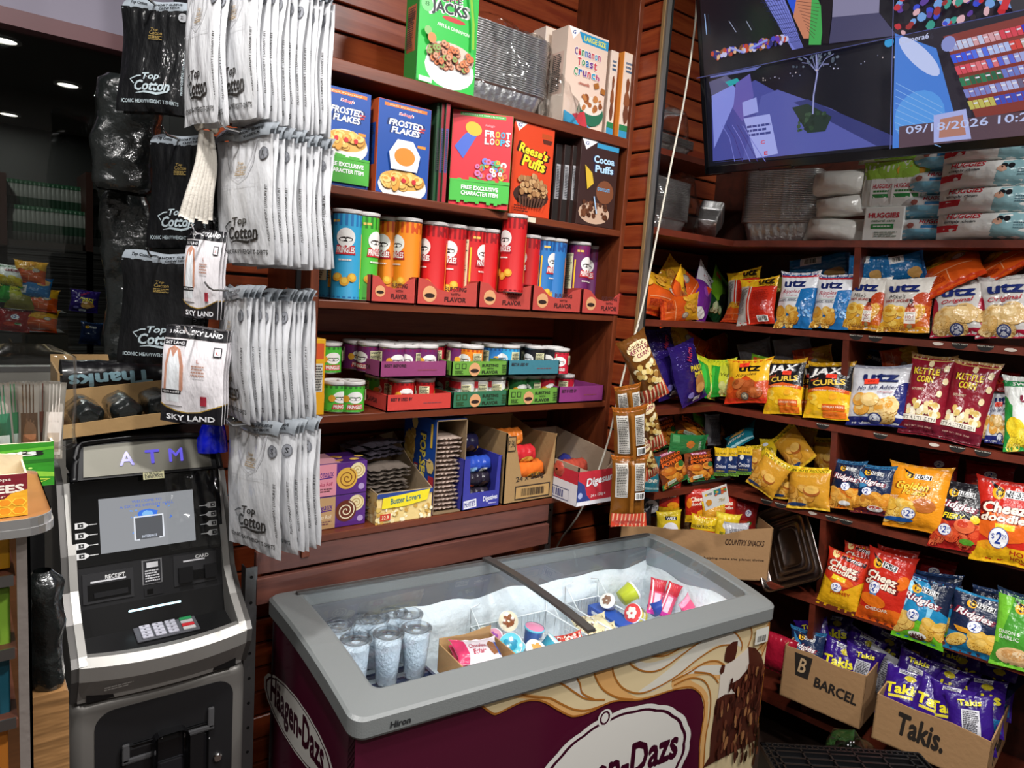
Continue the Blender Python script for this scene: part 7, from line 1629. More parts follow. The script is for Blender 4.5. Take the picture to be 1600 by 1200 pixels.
# ================================================================ cash machine
am = empty('cash_machine', loc=(.315, 1.72, 0)); bpy.context.view_layer.update()
tag(am, 'silver and black cash machine standing left of the freezer under the hanging shirts', 'cash machine')
SILV = mat('silver_paint', '7d7a76', .42, .5); SILD = mat('dark_silver_paint', '5a5856', .38, .5); FASC = mat('fascia_black', '1c1c1e', .42); GBLK = mat('screen_glass_black', '0a0b0c', .08, coat=.5)
def ap(mb, name, m, par=None):
    o = mb.build(name, m); o.parent = par or am
    if par is None: o.matrix_parent_inverse = Matrix.Translation((-.315, -1.72, 0))
    return o
X0, X1 = .152, .478
def rex(x0, x1, y0, y1, z0, z1, r, n=6):    # xz rounded rectangle extruded in y
    p = []
    for cx, cz, a0 in ((x1-r, z1-r, 0), (x0+r, z1-r, 90), (x0+r, z0+r, 180), (x1-r, z0+r, 270)):
        for k in range(n+1): q_ = radians(a0+90*k/n); p.append((cx+r*cos(q_), cz+r*sin(q_)))
    n = len(p); v = [(a, y0, b) for a, b in p]+[(a, y1, b) for a, b in p]
    return v, [tuple(range(n))[::-1], tuple(range(n, 2*n))]+[(i, (i+1) % n, n+(i+1) % n, n+i) for i in range(n)]
ap(MB().add(bbox(X0, 1.455, 0, X1, 1.98, .798, .022, 4), smooth=True), 'lower_cabinet', SILV)
door_ = ap(MB().add(rex(X0+.04, X1-.028, 1.4535, 1.47, .06, .772, .035)), 'cabinet_door', FASC)
dp = MB().add(bbox(.235, 1.448, .49, .40, 1.456, .69, .01), '141416').add(bbox(.238, 1.446, .655, .252, 1.45, .695, .003), '4c4c4e').add(bbox(.238, 1.446, .652, .30, 1.45, .664, .003), '4c4c4e').add(bbox(.398, 1.446, .675, .411, 1.45, .722, .003), '4c4c4e').add(bbox(.35, 1.446, .672, .411, 1.45, .684, .003), '4c4c4e').add(bbox(.255, 1.449, .664, .397, 1.452, .69, .003), '08080a').add(bbox(.29, 1.443, .585, .36, 1.452, .70, .02, 4), '0c0c0e').add(bbox(.30, 1.441, .595, .35, 1.446, .64, .006), '1c1c20')
ap(dp, 'cash_dispenser', PLAST, door_)
lk = MB().add(lathe([(0, .006), (.007, .006), (.0095, .003), (.0095, 0)], 20), M=Matrix.Translation((.42, 1.4535, .60)) @ Matrix.Rotation(pi/2, 4, 'X')); ap(lk, 'door_lock', CHROME, door_)
# upper body: cheeks, lip, tray and fascia
pf = [(1.46, .802), (1.428, .86), (1.425, .888), (1.437, .902), (1.50, .94), (1.55, .985), (1.575, 1.05), (1.64, 1.18), (1.69, 1.205), (1.98, 1.205), (1.98, .802)]
ch = MB()
for a_, b_ in ((X0, X0+.012), (X1-.012, X1)): ap(MB().add(extr(pf, a_, b_)), 'side_cheek', SILD)
bz_ = MB()
for a_, b_ in ((X0+.012, X0+.026), (X1-.026, X1-.012)): 
    bz_.add(extr([(y-.004, z+.003) for y, z in pf[:8]]+[(1.64, 1.17), (1.6, .802)], a_, b_))
LIP = [(1.46, .802), (1.424, .86), (1.421, .889), (1.433, .904), (1.452, .902), (1.455, .802)]
def curved_lip():
    v = []; n = 16; m = len(LIP)
    for i in range(n+1):
        u = i/n; x = X0+.012+(X1-X0-.024)*u; bow = .014*(1-(2*u-1)**2)
        for y, z in LIP: v.append((x, y-bow, z-(.008*(1-(2*u-1)**2) if z > .85 else 0)))
    f = [(i*m+k, i*m+(k+1) % m, (i+1)*m+(k+1) % m, (i+1)*m+k) for i in range(n) for k in range(m)]
    return v, f
bz_.add(curved_lip(), smooth=False); ap(bz_, 'silver_bezel', mat('bright_silver', 'a09e9a', .42, .6))
ap(MB().add(extr([(1.446, .882), (1.53, .893), (1.548, .945), (1.60, .945), (1.60, .803), (1.446, .803)], X0+.026, X1-.026)), 'keypad_tray', mat('tray_black', '141415', .3))
ap(MB().add(rex(.265, .365, 1.541, 1.547, .925, .929, .0018)), 'tray_light', mat('tray_led', 'b8dce8', .4, emit=1.6))
kp = MB(); K = Matrix.Translation((.270, 1.475, .886)) @ Matrix.Rotation(radians(7.5), 4, 'X'); kp.add(bbox(0, 0, 0, .118, .052, .004, .002), '55565c', M=K)
kpo = ap(kp, 'keypad', PLAST)
for r_ in range(4):
    for c_ in range(3): kp = MB(); kp.add(bbox(.010+c_*.024, .004+r_*.0118, .004, .030+c_*.024, .0135+r_*.0118, .008, .0012), 'b8b8c4', M=K); kp.add(box(.017+c_*.024, .007+r_*.0118, .0081, .021+c_*.024, .0105+r_*.0118, .0083), '505058', M=K); ap(kp, 'key', PLAST, kpo)
for r_, c in enumerate(('c8c8c8', 'c83038', 'b8b8b8', '2c8c54')): kp = MB(); kp.add(bbox(.086, .004+r_*.0118, .004, .110, .0135+r_*.0118, .008, .0012), c, M=K); ap(kp, 'key', PLAST, kpo)
F1 = V((X0+.026, 1.548, .945)); F2 = V((X0+.026, 1.568, 1.026)); FW_ = X1-X0-.052
ap(MB().add(extr([(1.548, .945), (1.568, 1.026), (1.62, 1.026), (1.62, .945)], X0+.026, X1-.026)), 'fascia', FASC)
sf = face_map(F1, (FW_, 0, 0), F2-F1)
def sl(mb, u0, v0, u1, v1, h0, h1, col):     # raised block on the sloping fascia
    p = [sf(u0, v0, h0), sf(u1, v0, h0), sf(u1, v1, h0), sf(u0, v1, h0), sf(u0, v0, h1), sf(u1, v0, h1), sf(u1, v1, h1), sf(u0, v1, h1)]
    mb.add((p, [(0, 3, 2, 1), (4, 5, 6, 7), (0, 1, 5, 4), (1, 2, 6, 5), (2, 3, 7, 6), (3, 0, 4, 7)]), col)
m1 = MB(); sl(m1, .03, .12, .36, .82, 0, .003, '2c2c2e'); sl(m1, .06, .18, .34, .56, .003, .0035, '060607'); sl(m1, .10, .24, .32, .36, .003, .006, '1c1c1e'); a = Art(3.4); a.text('RECEIPT', .24, .7, .13, .1, 'd8d8d8', 3); a.rect(.08, .6, .31, .64, 'c8c8cc'); press(m1, a, sf, .0038, .0001); ap(m1, 'receipt_slot', PLAST)
m2 = MB(); sl(m2, .64, .16, .96, .92, 0, .003, '2c2c2e'); sl(m2, .67, .24, .77, .62, .003, .013, '121214'); sl(m2, .77, .28, .86, .5, .003, .007, '050506'); sl(m2, .86, .26, .95, .6, .003, .013, '121214'); a = Art(3.4); a.text('CARD', .85, .84, .1, .09, 'd8d8d8', 3); a.rect(.71, .74, .87, .78, 'c8c8cc'); press(m2, a, sf, .0038, .0001); ap(m2, 'card_reader', PLAST)
m3 = MB(); sl(m3, .42, .34, .56, .94, 0, .0015, '6a6a6c'); a = Art(3.4); a.rect(.43, .36, .55, .92, '2c2c30'); a.small(.44, .4, .54, .7, 5, 'c8c8cc'); a.rect(.45, .75, .53, .88, 'c8c8cc'); press(m3, a, sf, .0018, .0001); sl(m3, .43, .06, .56, .26, 0, .002, '222224'); sl(m3, .45, .1, .49, .22, .002, .003, '000000'); ap(m3, 'instruction_plate', PLAST)
# screen panel
G1 = V((X0+.02, 1.566, 1.026)); G2 = V((X0+.02, 1.62, 1.198)); GW = X1-X0-.04
glo = ap(MB().add(extr([(1.566, 1.026), (1.62, 1.198), (1.66, 1.198), (1.66, 1.026)], X0+.02, X1-.02)), 'screen_glass', GBLK)
sg = face_map(G1, (GW, 0, 0), G2-G1); a = Art(GW/.18)
a.rect(.17, .12, .80, .73, '9a9ca0')
dm = MB(); press(dm, a, sg, .0006, .00005)
a = Art(GW/.18); a.text('WELCOME TO', .48, .66, .2, .03, '5c7cd8', 1); a.text('A SECURE DEPOSIT MALL', .48, .61, .36, .03, '5c7cd8', 1); a.blob(.48, .5, .08, .07, '3c7cf0', 2); a.blob(.48, .5, .04, .05, '8cc8ff', 4); a.scatter(.36, .3, .64, .6, 26, .006, ['3c7cf0', '6ca8ff'], 3)
a.rect(.39, .22, .58, .47, '5c5e62'); a.line([(.42, .22), (.39, .22), (.39, .48), (.58, .48), (.58, .22), (.55, .22)], .02, 'f0f4fc'); a.text('INTERFACE', .485, .25, .1, .03, 'd8e0f0', 2)
press(dm, a, sg, .001, .00005); ap(dm, 'display', SCREEN, glo)
for k in range(4):
    for x, s in ((.055, 1), (.94, -1)):
        a = Art(GW/.18); y = .46-.112*k+(.06 if s < 0 else 0); a.rect(x-.035, y-.033, x+.02, y+.033, 'd0d0d0'); a.poly([(x+.02*s, y-.033), (x+.02*s, y+.033), (x+.05*s, y)] if s > 0 else [(x-.035, y+.033), (x-.035, y-.033), (x-.06, y)], 'd0d0d0'); a.rect(x-.018, y-.022, x+.015, y+.022, '18181a'); a.poly([(x-.004*s, y-.012), (x+.008*s, y), (x-.004*s, y+.012)], 'd0d0d0'); a.rect(min(x+.05*s, x+.1*s), y-.004, max(x+.05*s, x+.1*s), y+.004, 'd0d0d0'); mk = MB(); press(mk, a, sg, .0006, .00005); ap(mk, 'key_arrow', MATTE, glo)
# header sign
hdo = None; hd = MB().add(extr([(1.592, 1.198), (1.622, 1.268), (1.68, 1.285), (1.75, 1.27), (1.75, 1.19), (1.66, 1.19)], X0+.028, X1-.028)); hdo = ap(hd, 'header', FASC)
H1 = V((X0+.036, 1.592, 1.203)); H2 = V((X0+.036, 1.6205, 1.263)); hw = X1-X0-.072; sh = face_map(H1, (hw, 0, 0), H2-H1)
sgn = MB().add(gridf(lambda u, v: sh(.02+.96*u+(.03*(.5-u))*v, v*(.94+.06*(1-(2*u-1)**2)), .0012), 16, 4), 'a09c94'); ap(sgn, 'sign_panel', mat('sign_metal', '7c7a70', .45, .5), hdo)
arc = [sh(-.045, -.1, .004), sh(-.03, .5, .005), sh(.0, .95, .005), sh(.08, 1.08, .005), sh(.5, 1.16, .005), sh(.92, 1.08, .005), sh(1.0, .95, .005), sh(1.03, .5, .005), sh(1.045, -.1, .004)]
ap(MB().add(tube(smooth_path(arc, 5), .0065, 8), smooth=True), 'header_frame', BLACKP)
for ch_, x in (('A', .33), ('T', .52), ('M', .70)): a = Art(hw/.065); a.text(ch_, x, .48, .11, .44, '6c60e8', 3); ms = MB(); press(ms, a, sh, .003, .0001); ap(ms, 'lit_letter', SCREEN, hdo)
a = Art(8); a.text('HYOSUNG', .5, .5, .9, .8, '3c3a38', 2); mh = MB(); press(mh, a, face_map((.30, 1.4222, .825), (.085, 0, 0), (0, .0, .02)), .003, .0001); 
mh = MB(); press(mh, a, lambda u, v, h: V((.295+.085*u, 1.46-.036*(.018+.018*v)/.058-.014*(1-(2*((.295+.085*u-X0)/(X1-X0))-1)**2)-h, .820+.018*v)), .0012, .0001); ap(mh, 'maker_lettering', MATTE)
a = Art(6); a.small(0, 0, 1, 1, 2, 'd8d8d4'); mh = MB(); press(mh, a, lambda u, v, h: V((.205+.05*u, 1.433-.008*v-h, .828+.012*v)), .003, .0001); ap(mh, 'headphone_note', MATTE)
a = Art(4); a.rect(0, 0, 1, 1, 'd8d4a8'); a.small(.06, .1, .94, .9, 5, '5a5a50'); mh = MB(); press(mh, a, sh if False else face_map((.300, 1.588, 1.188), (.04, 0, 0), (0, .006, .016)), .002, .0001); ap(mh, 'sticker', MATTE)
a = Art(3); a.rect(.0, .2, .35, .8, 'c8c8c8'); a.text('CASH', .7, .5, .5, .5, 'd8d8d8', 3); mh = MB(); press(mh, a, face_map((.375, 1.4534, .645), (.03, 0, 0), (0, 0, .01)), .0008, .0001); ap(mh, 'cash_marking', MATTE)
# clear film taped over the right of the screen
def FS(u, v): p = sg(.60+.38*u, .05+.9*v, .006); return p+V((0, -.006*(1+noise.noise(V((u*6, v*5, 1)))), 0))
ap(MB().add(gridf(FS, 20, 30), smooth=True), 'protective_film', CLEAR)
# ================================================================ wrapped shirts on peg hooks
def pack_art(white, size='L', spine=True, gold=True):
    a = Art(.66, .055); ink = '2c2824' if white else 'aebcc2'; g_ = 'b09468' if white else '8a7440'
    a.text('Top', .50, .335, .24, .085, ink, 3, .25, 6); a.text('Cotton', .53, .25, .52, .105, ink, 4, .25, 2); a.line([(.3, .17), (.42, .185), (.6, .172), (.76, .2), (.8, .235)], lambda t: .004+.02*sin(pi*t), ink)
    a.line([(.26, .26), (.2, .3), (.3, .335), (.36, .34)], .012, ink); a.text('ICONIC HEAVYWEIGHT T-SHIRTS', .5, .095, .82, .036, ink, 3)
    a.text('Top', .5, .80, .1, .03, g_, 2, .2); a.text('Cotton', .52, .77, .18, .035, g_, 2, .2); a.small(.42, .70, .62, .745, 3, g_)
    if white:
        a.circ(.88, .86, .075, '6c6e74'); a.circ(.88, .86, .063, '8c8e94'); a.text(size, .88, .86, .05, .045, '202024', 3)
        a.line([(.22, .97), (.26, .82), (.36, .7), (.5, .655), (.64, .7), (.74, .82), (.78, .97)], .007, 'b4b4ba'); a.line([(.28, .97), (.32, .84), (.4, .75), (.5, .72), (.6, .75), (.68, .84), (.72, .97)], .004, 'c4c4ca'); a.line([(.14, .62), (.86, .63)], .003, 'c4c4c8')  # collar and fold shading drawn as grey lines
    elif size: a.circ(.9, .93, .06, '9a9ca0'); a.text(size, .9, .93, .05, .03, '202024', 2)
    if spine: a.text('PLUSH COMFORT | LUXURY FIT', .955, .40, .44*1.5, .026, ink, 3, 0, 90)
    return a
_pk = {}
def shirt_pack(kind, M, W, H, label, group=None, size='L', seed=0, sxz=None):
    k = (kind, size, seed)
    if k not in _pk:
        white = kind == 'white'; W0, H0 = .2, .30
        S = bag_S(W0, H0, .022, 20+seed, pinch=.015, seal=.02, rum=.9, sag=.2)
        root = empty('shirt_pack'); mb = MB(); base = 'd2d3d6' if white else '07080b'
        mb.add(gridf(lambda u, v: S(u, v), 26, 40), base, 0, True); mb.add(gridf(lambda u, v: S(u, v, 0, 1), 18, 26), base, 0, True)
        press(mb, pack_art(white, size), S, .0012, .00006, 0, True)
        mb.build('folded_shirt', WRAP if white else WRAPB, root)
        hb = MB(); a = Art(5); a.text('SHORT SLEEVE', .68, .62, .4, .22, '202428', 3); a.text('CREW NECK' if seed % 2 else 'V-NECK', .7, .3, .3, .2, '202428', 3); a.text('Top Cotton', .25, .5, .26, .4, '202428', 2, .2)
        HS_ = lambda u, v, h=0: V(((u-.5)*W0*.98, -.002-h-.010*v*sin(pi*u)+.012*v*v, H0-.004+.030*v+.004*sin(9*u)))
        hb.add(gridf(HS_, 12, 3), '8a9096' if white else '9098a0', 0, True); press(hb, a, HS_, .0006, .00005, 0, True)
        hb.build('header_flap', mat_hd, root); _pk[k] = root; o = root
    else: o = clone(_pk[k])
    o.matrix_world = M; tag(o, label, 'shirt pack')
    if group: o['group'] = group
    elif 'group' in o: del o['group']
    return o
mat_hd = mat('clear_grey_header', rough=.25, attr=True, coat=.8, bump=.5, bscale=18, coatr=.08)
def hook(P, d, L_, label):
    d = V(d).normalized(); p = [P, P+d*L_, P+d*(L_+.008)+V((0, 0, .004)), P+d*(L_+.016)+V((0, 0, .014))]
    o = MB().add(tube(p, .0022, 6), smooth=True).build('peg_hook', CHROME); return tag(o, label, 'hook')
def row(pb, pt, Y, wpx, n, total_px, az, kind, first, rest, grp, size, seeds=(0, 1, 2), steps=None):
    A, B = atY(*pb, Y), atY(*pt, Y+.005); az = radians(az); nrm = V((-cos(az), -sin(az), 0)); xax = V((sin(az), -cos(az), 0))
    up = B-A; H = up.length
    view = (A-CP).normalized(); fs = sqrt(max(.03, 1-xax.dot(view)**2)); W = wpx/ppm(A)/fs
    lat = -nrm; latpx = (lat.dot(RT))*ppm(A); L_ = total_px/latpx if kind == 'white' else .022*(n-1)
    rd = random.Random(pb[0])
    for i in range(n):
        s = (steps[i] if steps else i/(max(1, n-1)))*L_
        M = frame(A-nrm*s+V((0, 0, rd.uniform(-.004, .004) if i else 0)), up+V((rd.uniform(-.005, .005), 0, 0)), Matrix.Rotation(rd.uniform(-.05, .05) if i else 0, 3, 'Z') @ nrm)
        shirt_pack(kind, M @ Matrix.Diagonal((W/.2, 1, (H)/.33, 1)), W, H, first if i == 0 else rest, None if i == 0 else grp, size, seeds[i % len(seeds)])
    T = B+V((0, 0, -.012)); hook(T-nrm*(L_+.04), nrm, L_+.075, 'chrome peg hook carrying the '+grp)
row((310, 193), (315, -52), 1.43, 50, 2, 12, 15, 'white', 'front white shirt pack of the short left pair at the very top', 'rear white shirt pack of the short left pair at the very top', 'short pair of white shirt packs at the very top left', 'M')
row((366, 188), (372, -55), 1.40, 60, 13, 86, 14, 'white', 'front white shirt pack in the long top row, cut off by the upper edge', 'white shirt pack behind the front one in the long top row, cut off above', 'long top row of white shirt packs', 'M')
row((381, 412), (378, 196), 1.41, 80, 11, 68, 17, 'white', 'front white shirt pack in the second row with a grey L disc', 'white shirt pack behind the front one in the second row', 'second row of white shirt packs', 'L')
row((366, 655), (362, 445), 1.43, 44, 13, 82, 3, 'white', 'front white shirt pack in the third row, turned almost edge on', 'white shirt pack behind the front one in the third row', 'third row of white shirt packs', 'M')
row((394, 860), (390, 652), 1.40, 86, 6, 44, 17, 'white', 'front white shirt pack in the lowest row with a grey S disc', 'white shirt pack behind the front one in the lowest row', 'lowest row of white shirt packs', 'S', steps=[0, .42, .56, .66, .85, 1])
row((236, 176), (244, -2), 1.60, 96, 2, 10, 50, 'black', 'front black shirt pack at the top left against the dark window', 'black shirt pack behind the topmost black one', 'topmost pair of black shirt packs', '2X', (3,))
row((278, 388), (280, 208), 1.58, 88, 3, 12, 40, 'black', 'black shirt pack, middle one of the three black ones', 'black shirt pack behind the middle black one', 'middle group of black shirt packs', '', (3,))
row((246, 570), (250, 392), 1.56, 112, 3, 8, 52, 'black', 'black shirt pack with a silver header, lowest of the three black ones', 'black shirt pack behind the lowest black one', 'lowest group of black shirt packs', '', (3,))
MB().add(box(.597, 1.545, 1.0, .607, 1.555, CEIL)).add(box(.597, 1.55, 1.03, .607, YS, 1.04)).build('hook_post', BLACKP)
tag(bpy.data.objects['hook_post'], 'thin black upright post hidden behind the rows of white shirt packs', 'post')
# tank top packs
def tank_pack(pb, pt, Y, wpx, az, label, n=1, px=0, grp=None, rest=None):
    W0, H0 = .18, .29
    if 'tank' not in _pk:
        S = bag_S(W0, H0, .014, 31, pinch=.01, seal=.02, rum=.7); root = empty('tank_top_pack'); mb = MB()
        mb.add(gridf(lambda u, v: S(u, v), 26, 40), 'e8e4e8', 0, True); mb.add(gridf(lambda u, v: S(u, v, 0, 1), 14, 20), 'e8e4e8', 0, True); a = Art(W0/H0, .05)
        a.rect(0, .88, 1, 1, '121218'); a.text('SKY LAND', .68, .94, .52, .05, 'f0f0f4', 4, .1); a.text('3 PACK', .2, .94, .26, .035, 'e0e0e4', 3, .1)
        a.poly([(.02, .18), (.02, .84), (.36, .84), (.36, .18)], 'e4e0e4'); a.poly([(.05, .3), (.06, .6), (.1, .76), (.2, .8), (.3, .76), (.37, .6), (.37, .36), (.32, .3)], 'c89078'); a.poly([(.09, .22), (.1, .6), (.14, .76), (.19, .68), (.25, .76), (.31, .6), (.31, .22)], 'e6eaee')
        a.rect(.02, .8, .38, .86, '16161c'); a.text('SKY LAND', .2, .83, .32, .035, 'f0f0f4', 3); a.rect(.02, .3, .34, .345, '16161c'); a.text("MEN'S A-SHIRT", .18, .322, .28, .022, 'f0f0f0', 2)
        a.rect(.82, .72, .95, .82, '1c1c24'); a.rect(.835, .73, .935, .81, 'ece8ec'); a.text('L', .885, .76, .04, .03, 'c04040', 2); a.text('L', .6, .66, .05, .04, 'b07060', 1); a.small(.5, .5, .72, .62, 4, 'b08878'); a.rect(.66, .2, .76, .3, 'a83040')
        p = [(0, .2), (.1, .16), (.25, .13), (.45, .115), (.65, .13), (.85, .18), (1, .22)]; a.poly([(0, 0), (1, 0)]+p[::-1], '15141a'); a.line(p, .012, 'b09040'); a.text('SKY LAND', .5, .06, .8, .06, 'f4f4f8', 4); a.small(.35, .012, .65, .025, 1, 'a0a0a8')
        press(mb, a, S, .0013, .00006, 0, True); mb.build('folded_tank_top', WRAP, root); _pk['tank'] = root; used.append(1); first = root
    else: first = clone(_pk['tank'])
    A, B = atY(*pb, Y), atY(*pt, Y); az = radians(az); nrm = V((-cos(az), -sin(az), 0)); xax = V((sin(az), -cos(az), 0)); view = (A-CP).normalized(); fs = sqrt(max(.03, 1-xax.dot(view)**2)); W = wpx/ppm(A)/fs; H = (B-A).length
    M = frame(A, B-A, nrm) @ Matrix.Diagonal((W/W0, 1, H/H0, 1)); first.matrix_world = M; tag(first, label, 'tank top pack')
    for i in range(1, n):
        c = clone(first, Matrix.Translation(-nrm*px*i) @ M, rest, grp)
    hook(B-nrm*(px*n+.04)+V((0, 0, -.01)), nrm, px*n+.075, 'chrome peg hook above the %s tank top pack' % ('upper' if 'upper' in label else 'lower'))
used = []
tank_pack((312, 498), (322, 358), 1.47, 50, 46, 'white tank top pack with a black foot, upper one in front of the black shirts', 3, .013, 'tank top packs behind the upper one', 'tank top pack hanging behind the upper one, mostly hidden')
tank_pack((298, 662), (308, 512), 1.43, 88, 52, 'white tank top pack with a black header and foot, lower one above the cash machine', 3, .013, 'tank top packs behind the lower one', 'tank top pack hanging behind the lower one, mostly hidden')
# bundle of white cord gloves hanging
A = atY(322, 205, 1.47); gl = MB()
for k in range(7):
    x = .006*(k-3); p = [A+V((x*.4, .004*(k % 3), .0)), A+V((x*.8, -.006, -.06)), A+V((x*1.1-.012, -.01, -.12)), A+V((x*1.4-.018, -.006, -.165-.004*(k % 3)))]
    gl.add(tube(smooth_path(p, 5), .006, 7), 'c8c2b8', 0, True)
gl.add(tube([A+V((-.02, 0, .004)), A+V((0, -.004, .014)), A+V((.02, 0, .004))], .008, 7), 'd8d0c0', 0, True)
tag(gl.build('cotton_bundle', mat('cotton', rough=.9, attr=True, bump=.2, bscale=260)), 'bundle of off white cotton strips hanging left of the second row of white shirts', 'cotton')
# dark wrapped stack against the window
DKW = mat('dark_poly_wrap', '161a1a', .3, coat=1, bump=.8, bscale=22, detail=5, coatr=.1)
def dark(pb, pt, Y, wpx, D, label, name='wrapped_bundle', seed=1):
    A, B = atY(*pb, Y), atY(*pt, Y); W = wpx/ppm(A); H = (B-A).length
    def S(u, v):
        a_ = 2*pi*u; c, s = cos(a_), sin(a_); k = (abs(c)**5+abs(s)**5)**-.2; sh = min(1, .82+v*4, .75+(1-v)*4); p = V((W/2*c*k*sh, D/2*s*k*sh, H*v)); d = noise.noise(p*14+V((seed, 0, 0)))*.012+noise.noise(p*40)*.004; return p+V((c, s, 0))*d
    mb = MB().add(gridf(S, 44, 34), '101414', 0, True); o = mb.build(name, DKW); o.matrix_world = frame(A, B-A, (-.3, -1, 0)); return tag(o, label, 'bundle')
dark((190, 300), (205, 125), 1.85, 88, .08, 'dark plastic wrapped bundle hanging against the window left of the black shirts', seed=2)
dark((205, 590), (200, 300), 1.95, 70, .06, 'long dark wrapped garment hanging down beside the window', seed=5)
# ---- cartons of rolled black bags on the cash machine
M = Matrix.Translation(V((.150, 1.80, 1.287))) @ Matrix.Rotation(.0, 4, 'Z')
A, B = atY(92, 650, 1.80), atY(235, 640, 1.80)
zc_ = 1.288
mb_ = Matrix.Translation((atY(90, 640, 1.86).x, 1.80, zc_+.075)) @ Matrix.Rotation(.06, 4, 'Y')
carton('bag_roll_carton', Matrix.Translation((atY(88, 700, 1.62).x, 1.60, zc_-.01)) @ Matrix.Rotation(-.09, 4, 'Y') , .245, .16, .075, .004, 'a8875a', (), 'open carton of black bag rolls standing on the cash machine, front one', 'carton', {'f': [.03, .032, .03]})
Mr = Matrix.Translation((atY(88, 700, 1.62).x, 1.60, zc_-.01)) @ Matrix.Rotation(-.09, 4, 'Y')
for i in range(3):
    def RS(u, v, i=i): t_ = 2*pi*u; e = min(1, .55+v*5, .55+(1-v)*5); q_ = .030*e*(1+.06*sin(5*t_+i)+.05*noise.noise(V((3*cos(t_), 3*sin(t_), v*9+i)))); return V((.058+.07*i+q_*cos(t_), .01+.14*v, .036+q_*sin(t_)))
    o = MB().add(gridf(RS, 26, 16), '0c0c0e', 0, True).add(([RS(k/16, 0) for k in range(16)], [tuple(range(16))]), '0c0c0e').build('bag_roll', DKW); o.matrix_world = Mr; tag(o, ['left', 'middle', 'right'][i]+' roll of black plastic bags in the front carton on the cash machine', 'bag roll')
Mr2 = Matrix.Translation((atY(90, 650, 1.80).x-.0, 1.79, zc_+.0)) 
carton('bag_roll_carton', Mr2, .235, .15, .125, .004, 'a8875a', (), 'open carton behind the front one with a long printed black bag roll in it', 'carton', {'f': [.06, .06], 'l': [.1, .11]})
def RL(u, v): t_ = 2*pi*u; return V((.01+.21*v, .05+.04*cos(t_), .085+.038*sin(t_)+.003*noise.noise(V((v*12, t_, 0)))))
mbx = MB().add(gridf(RL, 20, 20), '0e0e12', 0, True); a = Art(3.5); a.text('Thanks', .45, .5, .8, .5, '7a9aa4', 5, 0, 184); press(mbx, a, lambda u, v, h: V((.01+.21*u, .05-(.04+h)*cos((v-.5)*1.6), .085+(.038+h)*sin((v-.5)*1.6))), .0012, .0001)
o = mbx.build('bag_roll', DKW if False else mat('printed_black_film', rough=.3, attr=True, coat=.6, bump=.5, bscale=24)); o.matrix_world = Mr2; tag(o, 'long black bag roll with pale blue letters in the rear carton', 'bag roll')
# blue neon glow put into the colour of a small bag behind the machine
MB().add(gridf(lump(.07, .05, .08, .01, 4), 20, 10), '1030ff', 0, True).build('blue_bag', mat('blue_film', '0a1ee0', .15, coat=1, bump=.5, bscale=30), None, Matrix.Translation(atY(332, 705, 1.62)))
tag(bpy.data.objects['blue_bag'], 'small bright blue plastic bag at the top right corner of the cash machine', 'bag')
# ================================================================ chrome edged display rack at the far left
rx, ry = .052, .92
rk = empty('display_rack', loc=(-.15, 1.0, 0)); bpy.context.view_layer.update()
tag(rk, 'small display rack with chrome edges and brown shelves, cut off by the left edge', 'rack')
def kp_(mb, name, m): o = mb.build(name, m); o.parent = rk; o.matrix_parent_inverse = Matrix.Translation((.15, -1.0, 0)); return o
zr = atY(60, 800, .95).z
topx = atY(66, 800, .95).x
def rr3(x1, y0, y1, r): return [(-.45, y0)]+[(x1-r+r*sin(radians(a_)), y0+r-r*cos(radians(a_))) for a_ in range(0, 91, 15)]+[(x1-r*.5+r*.5*cos(radians(a_)), y1-r*.5+r*.5*sin(radians(a_))) for a_ in range(0, 91, 30)]+[(-.45, y1)]
pts = rr3(topx+.008, .91, 1.13, .03)
kp_(MB().add(prism(pts, zr-.004, zr+.002)), 'top_board', wood('rack_wood', 'a06c3c', '8a5a30', .4))
kp_(MB().add(ribbon([V((x, y, zr-.014)) for x, y in pts], .0015, .020, V((0, 1, 0)))).add(prism(rr3(topx+.010, .908, 1.132, .032), zr-.014, zr-.005)), 'chrome_edge', mat('polished_edge', 'e0e0e0', .2, .85))
pxx = atY(38, 900, .93).x
kp_(MB().add(box(pxx-.007, .93, 0, pxx+.006, .934, zr-.015)).add(box(pxx+.003, .93, 0, pxx+.006, .97, zr-.015)), 'slotted_post', mat('worn_steel', 'a89e98', .4, .6, bump=.1, bscale=60))
kp_(MB().add(box(pxx-.6, 1.10, 0, pxx+.004, 1.11, zr-.02)), 'back_panel', wood('rack_back', '6a4326', '58371e', .5))
for py in (903, 1018, 1128):
    z = atY(8, py, .93).z; kp_(MB().add(box(pxx-.6, .93, z-.010, pxx-.008, 1.10, z)), 'shelf_board', wood('rack_shelf%d' % py, '6a4030', '5a3426', .45)); kp_(MB().add(box(pxx-.6, .928, z-.010, pxx-.010, .930, z+.003)), 'price_rail', STEEL)
# things on the rack
def box6(name, x1px, pyb, Y, W, D, H, front, base, label, side=None, rz=0):
    P = atY(x1px, pyb, Y); M = Matrix.Translation((P.x, Y, P.z)) @ Matrix.Rotation(rz, 4, 'Z') @ Matrix.Translation((-W, 0, 0)); return solidbox(name, M, W, D, H, front, base=base, label=label, cat='box', right=side)
a = Art(1.4); a.rect(0, 0, 1, 1, '7a1424'); a.text('HONEES', .62, .66, .7, .2, 'f4ece0', 5); a.text('Cough Drops', .6, .88, .5, .1, 'f0e0d0', 3); a.text('Honey center', .5, .48, .6, .08, 'f0e0d0', 1, .1)
a.poly([(.62, 0), (1, 0), (1, .62), (.85, .55), (.72, .3)], 'f0b028')
for k in range(6): x = .66+.13*(k % 3); y = .14+.2*(k//3); a.circ(x, y, .075, 'f8d040', 6); a.circ(x, y, .06, 'e8941c', 6)
